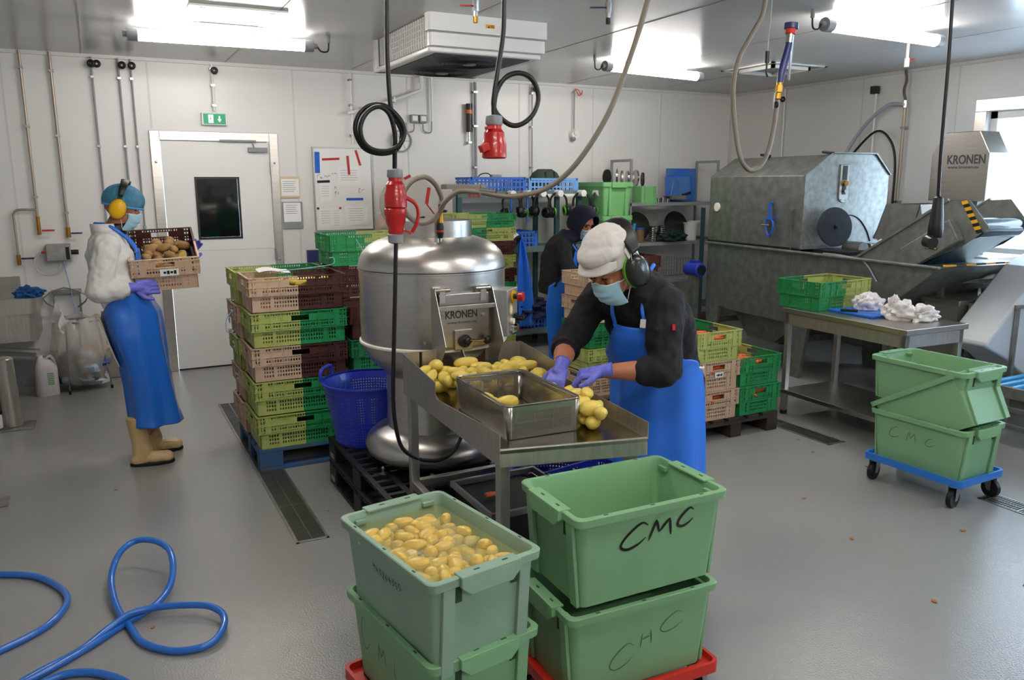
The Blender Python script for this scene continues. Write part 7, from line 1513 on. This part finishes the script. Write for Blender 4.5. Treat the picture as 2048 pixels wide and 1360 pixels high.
b = MB(); b.tube([(.116*math.cos(a)+.008, .098*math.sin(a), .012+.014*math.cos(a)) for a in [2*PI*k/24 for k in range(24)]], .006, n=8, closed=True, sub=2); part_at(b, 'net_band', mat('net_edge', '#3f9bd0', rough=.7), p, HM, smooth=60)
muffs(p, HM, M['yellow'], M['black'], M['black'], 1.0, topz=.168, wide=.05, back=-.008, yo=.097)
# the crate in the arms
CH = crate('tanbrown', .372, 5.745, 1.205, 90, 'tan and brown crate full of unpeeled potatoes carried by the hairnet worker', 'carried crate', rot3=Euler((0, 0, 0)))
CMx = Matrix.Translation((.365, 5.735, 1.215)) @ Matrix.Rotation(R(-2), 4, 'Z') @ Matrix.Rotation(R(15), 4, 'X') @ Matrix.Rotation(R(-2), 4, 'Y') @ Matrix.Rotation(R(90), 4, 'Z')
CH.matrix_world = CMx; clabel(CH, -.02, .125, -1, ax='x', w_=.11, h_=.045)
P = drop(40, (-.235, .235, -.135, .135, lambda x, y: True), .115, .058, seed=14, zmax=.2, tries=30)
P = sorted(P, key=lambda a: -a[2])[:32]
scatter(P, 'r', CMx, 'potato', 'brown unpeeled potato in the crate carried by the hairnet worker', 'potato', 'unpeeled potatoes in the carried crate', seed=31, scale=(1.05, 1.4), flat=.3)
o = bpy.data.objects.new('potato', PM['r'][2]); COL.objects.link(o); o.matrix_world = CMx @ Matrix.Translation((-.19, -.11, .20)) @ Matrix.Scale(1.1, 4); tag(o, 'cut potato half with yellow face at the right front of the carried crate', 'potato')
q = bpy.data.objects.new('cut_face', MB().cyl((-.038, 0, .002), (-.0405, 0, .002), .022, n=20).build('cut_face', M['potcut']).data); COL.objects.link(q); q.parent = o
for z in list(bpy.data.objects):
    if z.data == q.data and z is not q: bpy.data.objects.remove(z)

# ===== the hooded worker at the back =====
PX, PY = 3.56, 6.0
p = thing('person', 'person in dark hooded top, mask and blue apron working behind the tan crates', 'person', (PX, PY, 0)); T = Matrix.Translation((-PX, -PY, 0))
HW = hframe((3.735, 5.93, 1.465), (.22, -.80, -.56)); HM = T @ HW; fv = Vector((.80, -.60, 0)); sv = Vector((.60, .80, 0))
b = MB(); b.T = T; head_prims(b, HW); b.cap((3.62, 6.02, 1.32), (3.69, 5.98, 1.40), .06, .055); b.rings([((3.53, 6.03, .85), sv*.16, fv*.11), ((3.55, 6.03, 1.15), sv*.16, fv*.11), ((3.60, 6.03, 1.33), sv*.10, fv*.08)])
A = [(Vector((3.50, 5.87, 1.27)), Vector((3.49, 5.72, 1.05)), Vector((3.70, 5.62, 1.08))), (Vector((3.70, 6.17, 1.27)), Vector((3.88, 6.12, 1.05)), Vector((3.90, 5.90, 1.06)))]
H_ = []
for i, (a, e, w_) in enumerate(A):
    b.cap(a, e, .048, .042); b.cap(e, w_, .043, .028); hp = ((w_, (w_-e), (0, 0, 1), 1-2*i, ((30, 34, 20), (34, 36, 20), (38, 36, 20), (42, 36, 20))), {}); hand_prims(b, *hp[0], k=-.001); H_.append(hp)
for dx, dy in ((-.04, -.08), (.06, .09)): b.cap((3.53+dx, 6.02+dy, .85), (3.54+dx, 6.02+dy, .09), .08, .045)
blob('body', b, M['skin2'], p, vox=.010, smooth=3); face_bits(p, HM); mask_part(p, HM)
b = MB(); b.T = T; b.rings([((3.53, 6.03, .86), sv*.195, fv*.15), ((3.53, 6.03, 1.0), sv*.19, fv*.145), ((3.55, 6.03, 1.15), sv*.20, fv*.145), ((3.58, 6.03, 1.28), sv*.185, fv*.13), ((3.63, 6.01, 1.36), sv*.11, fv*.11)], n=24)
for a, e, w_ in A: b.cap(a, e, .073, .063); b.cap(e, e.lerp(w_, .85), .063, .046)
b.cap(A[0][0], A[1][0], .08, .08); blob('hooded_top', b, M['blackc'], p, vox=.012, smooth=5, disp=.02, dsize=.07)
b = MB(); b.lathe([(0, -.125), (.06, -.118), (.105, -.085), (.130, -.03), (.136, .03), (.126, .085), (.112, .112), (.104, .108), (.108, .07)], (-.01, 0, .012), n=32, ax=(1, 0, 0)); b.v = [(x, y*.82, z*1.08-(.02 if z < 0 else 0)) for x, y, z in b.v]; part_at(b, 'hood', M['navyc'], p, HM, smooth=70)
b = MB(); b.T = T; b.rings([((3.61, 6.01, 1.30), sv*.14, fv*.12), ((3.68, 5.98, 1.40), sv*.09, fv*.10)], caps=False); b.build('hood_neck', M['navyc'], p, smooth=60, solid=.012)
ap, af = apron_sheet(p, T, [((3.59, 6.03, 1.24), fv, .19, .145, 28, 28), ((3.57, 6.03, 1.15), fv, .20, .165, 36, 36), ((3.55, 6.03, 1.02), fv, .20, .165, 62, 62), ((3.54, 6.03, .93), fv, .205, .17, 105, 105), ((3.53, 6.03, .75), fv, .21, .175, 110, 110), ((3.53, 6.03, .5), fv, .19, .17, 105, 105), ((3.53, 6.03, .28), fv, .18, .16, 100, 100)], sv, M['apron'], folds=.008, nm='apron', seed=4)
for u0, top in ((0.0, (3.58, 5.94, 1.36)), (1.0, (3.68, 6.06, 1.36))): b = MB(); b.T = T; b.tube([Vector(af(u0, .02)), Vector(af(u0, 0)), top], .009, n=8); b.build('apron_strap', M['apron'], p, smooth=60)
boots(p, T, (((3.50, 5.93), -37), ((3.60, 6.10), -37)), M['white'])
for hp in H_: gloves(p, hp, T)
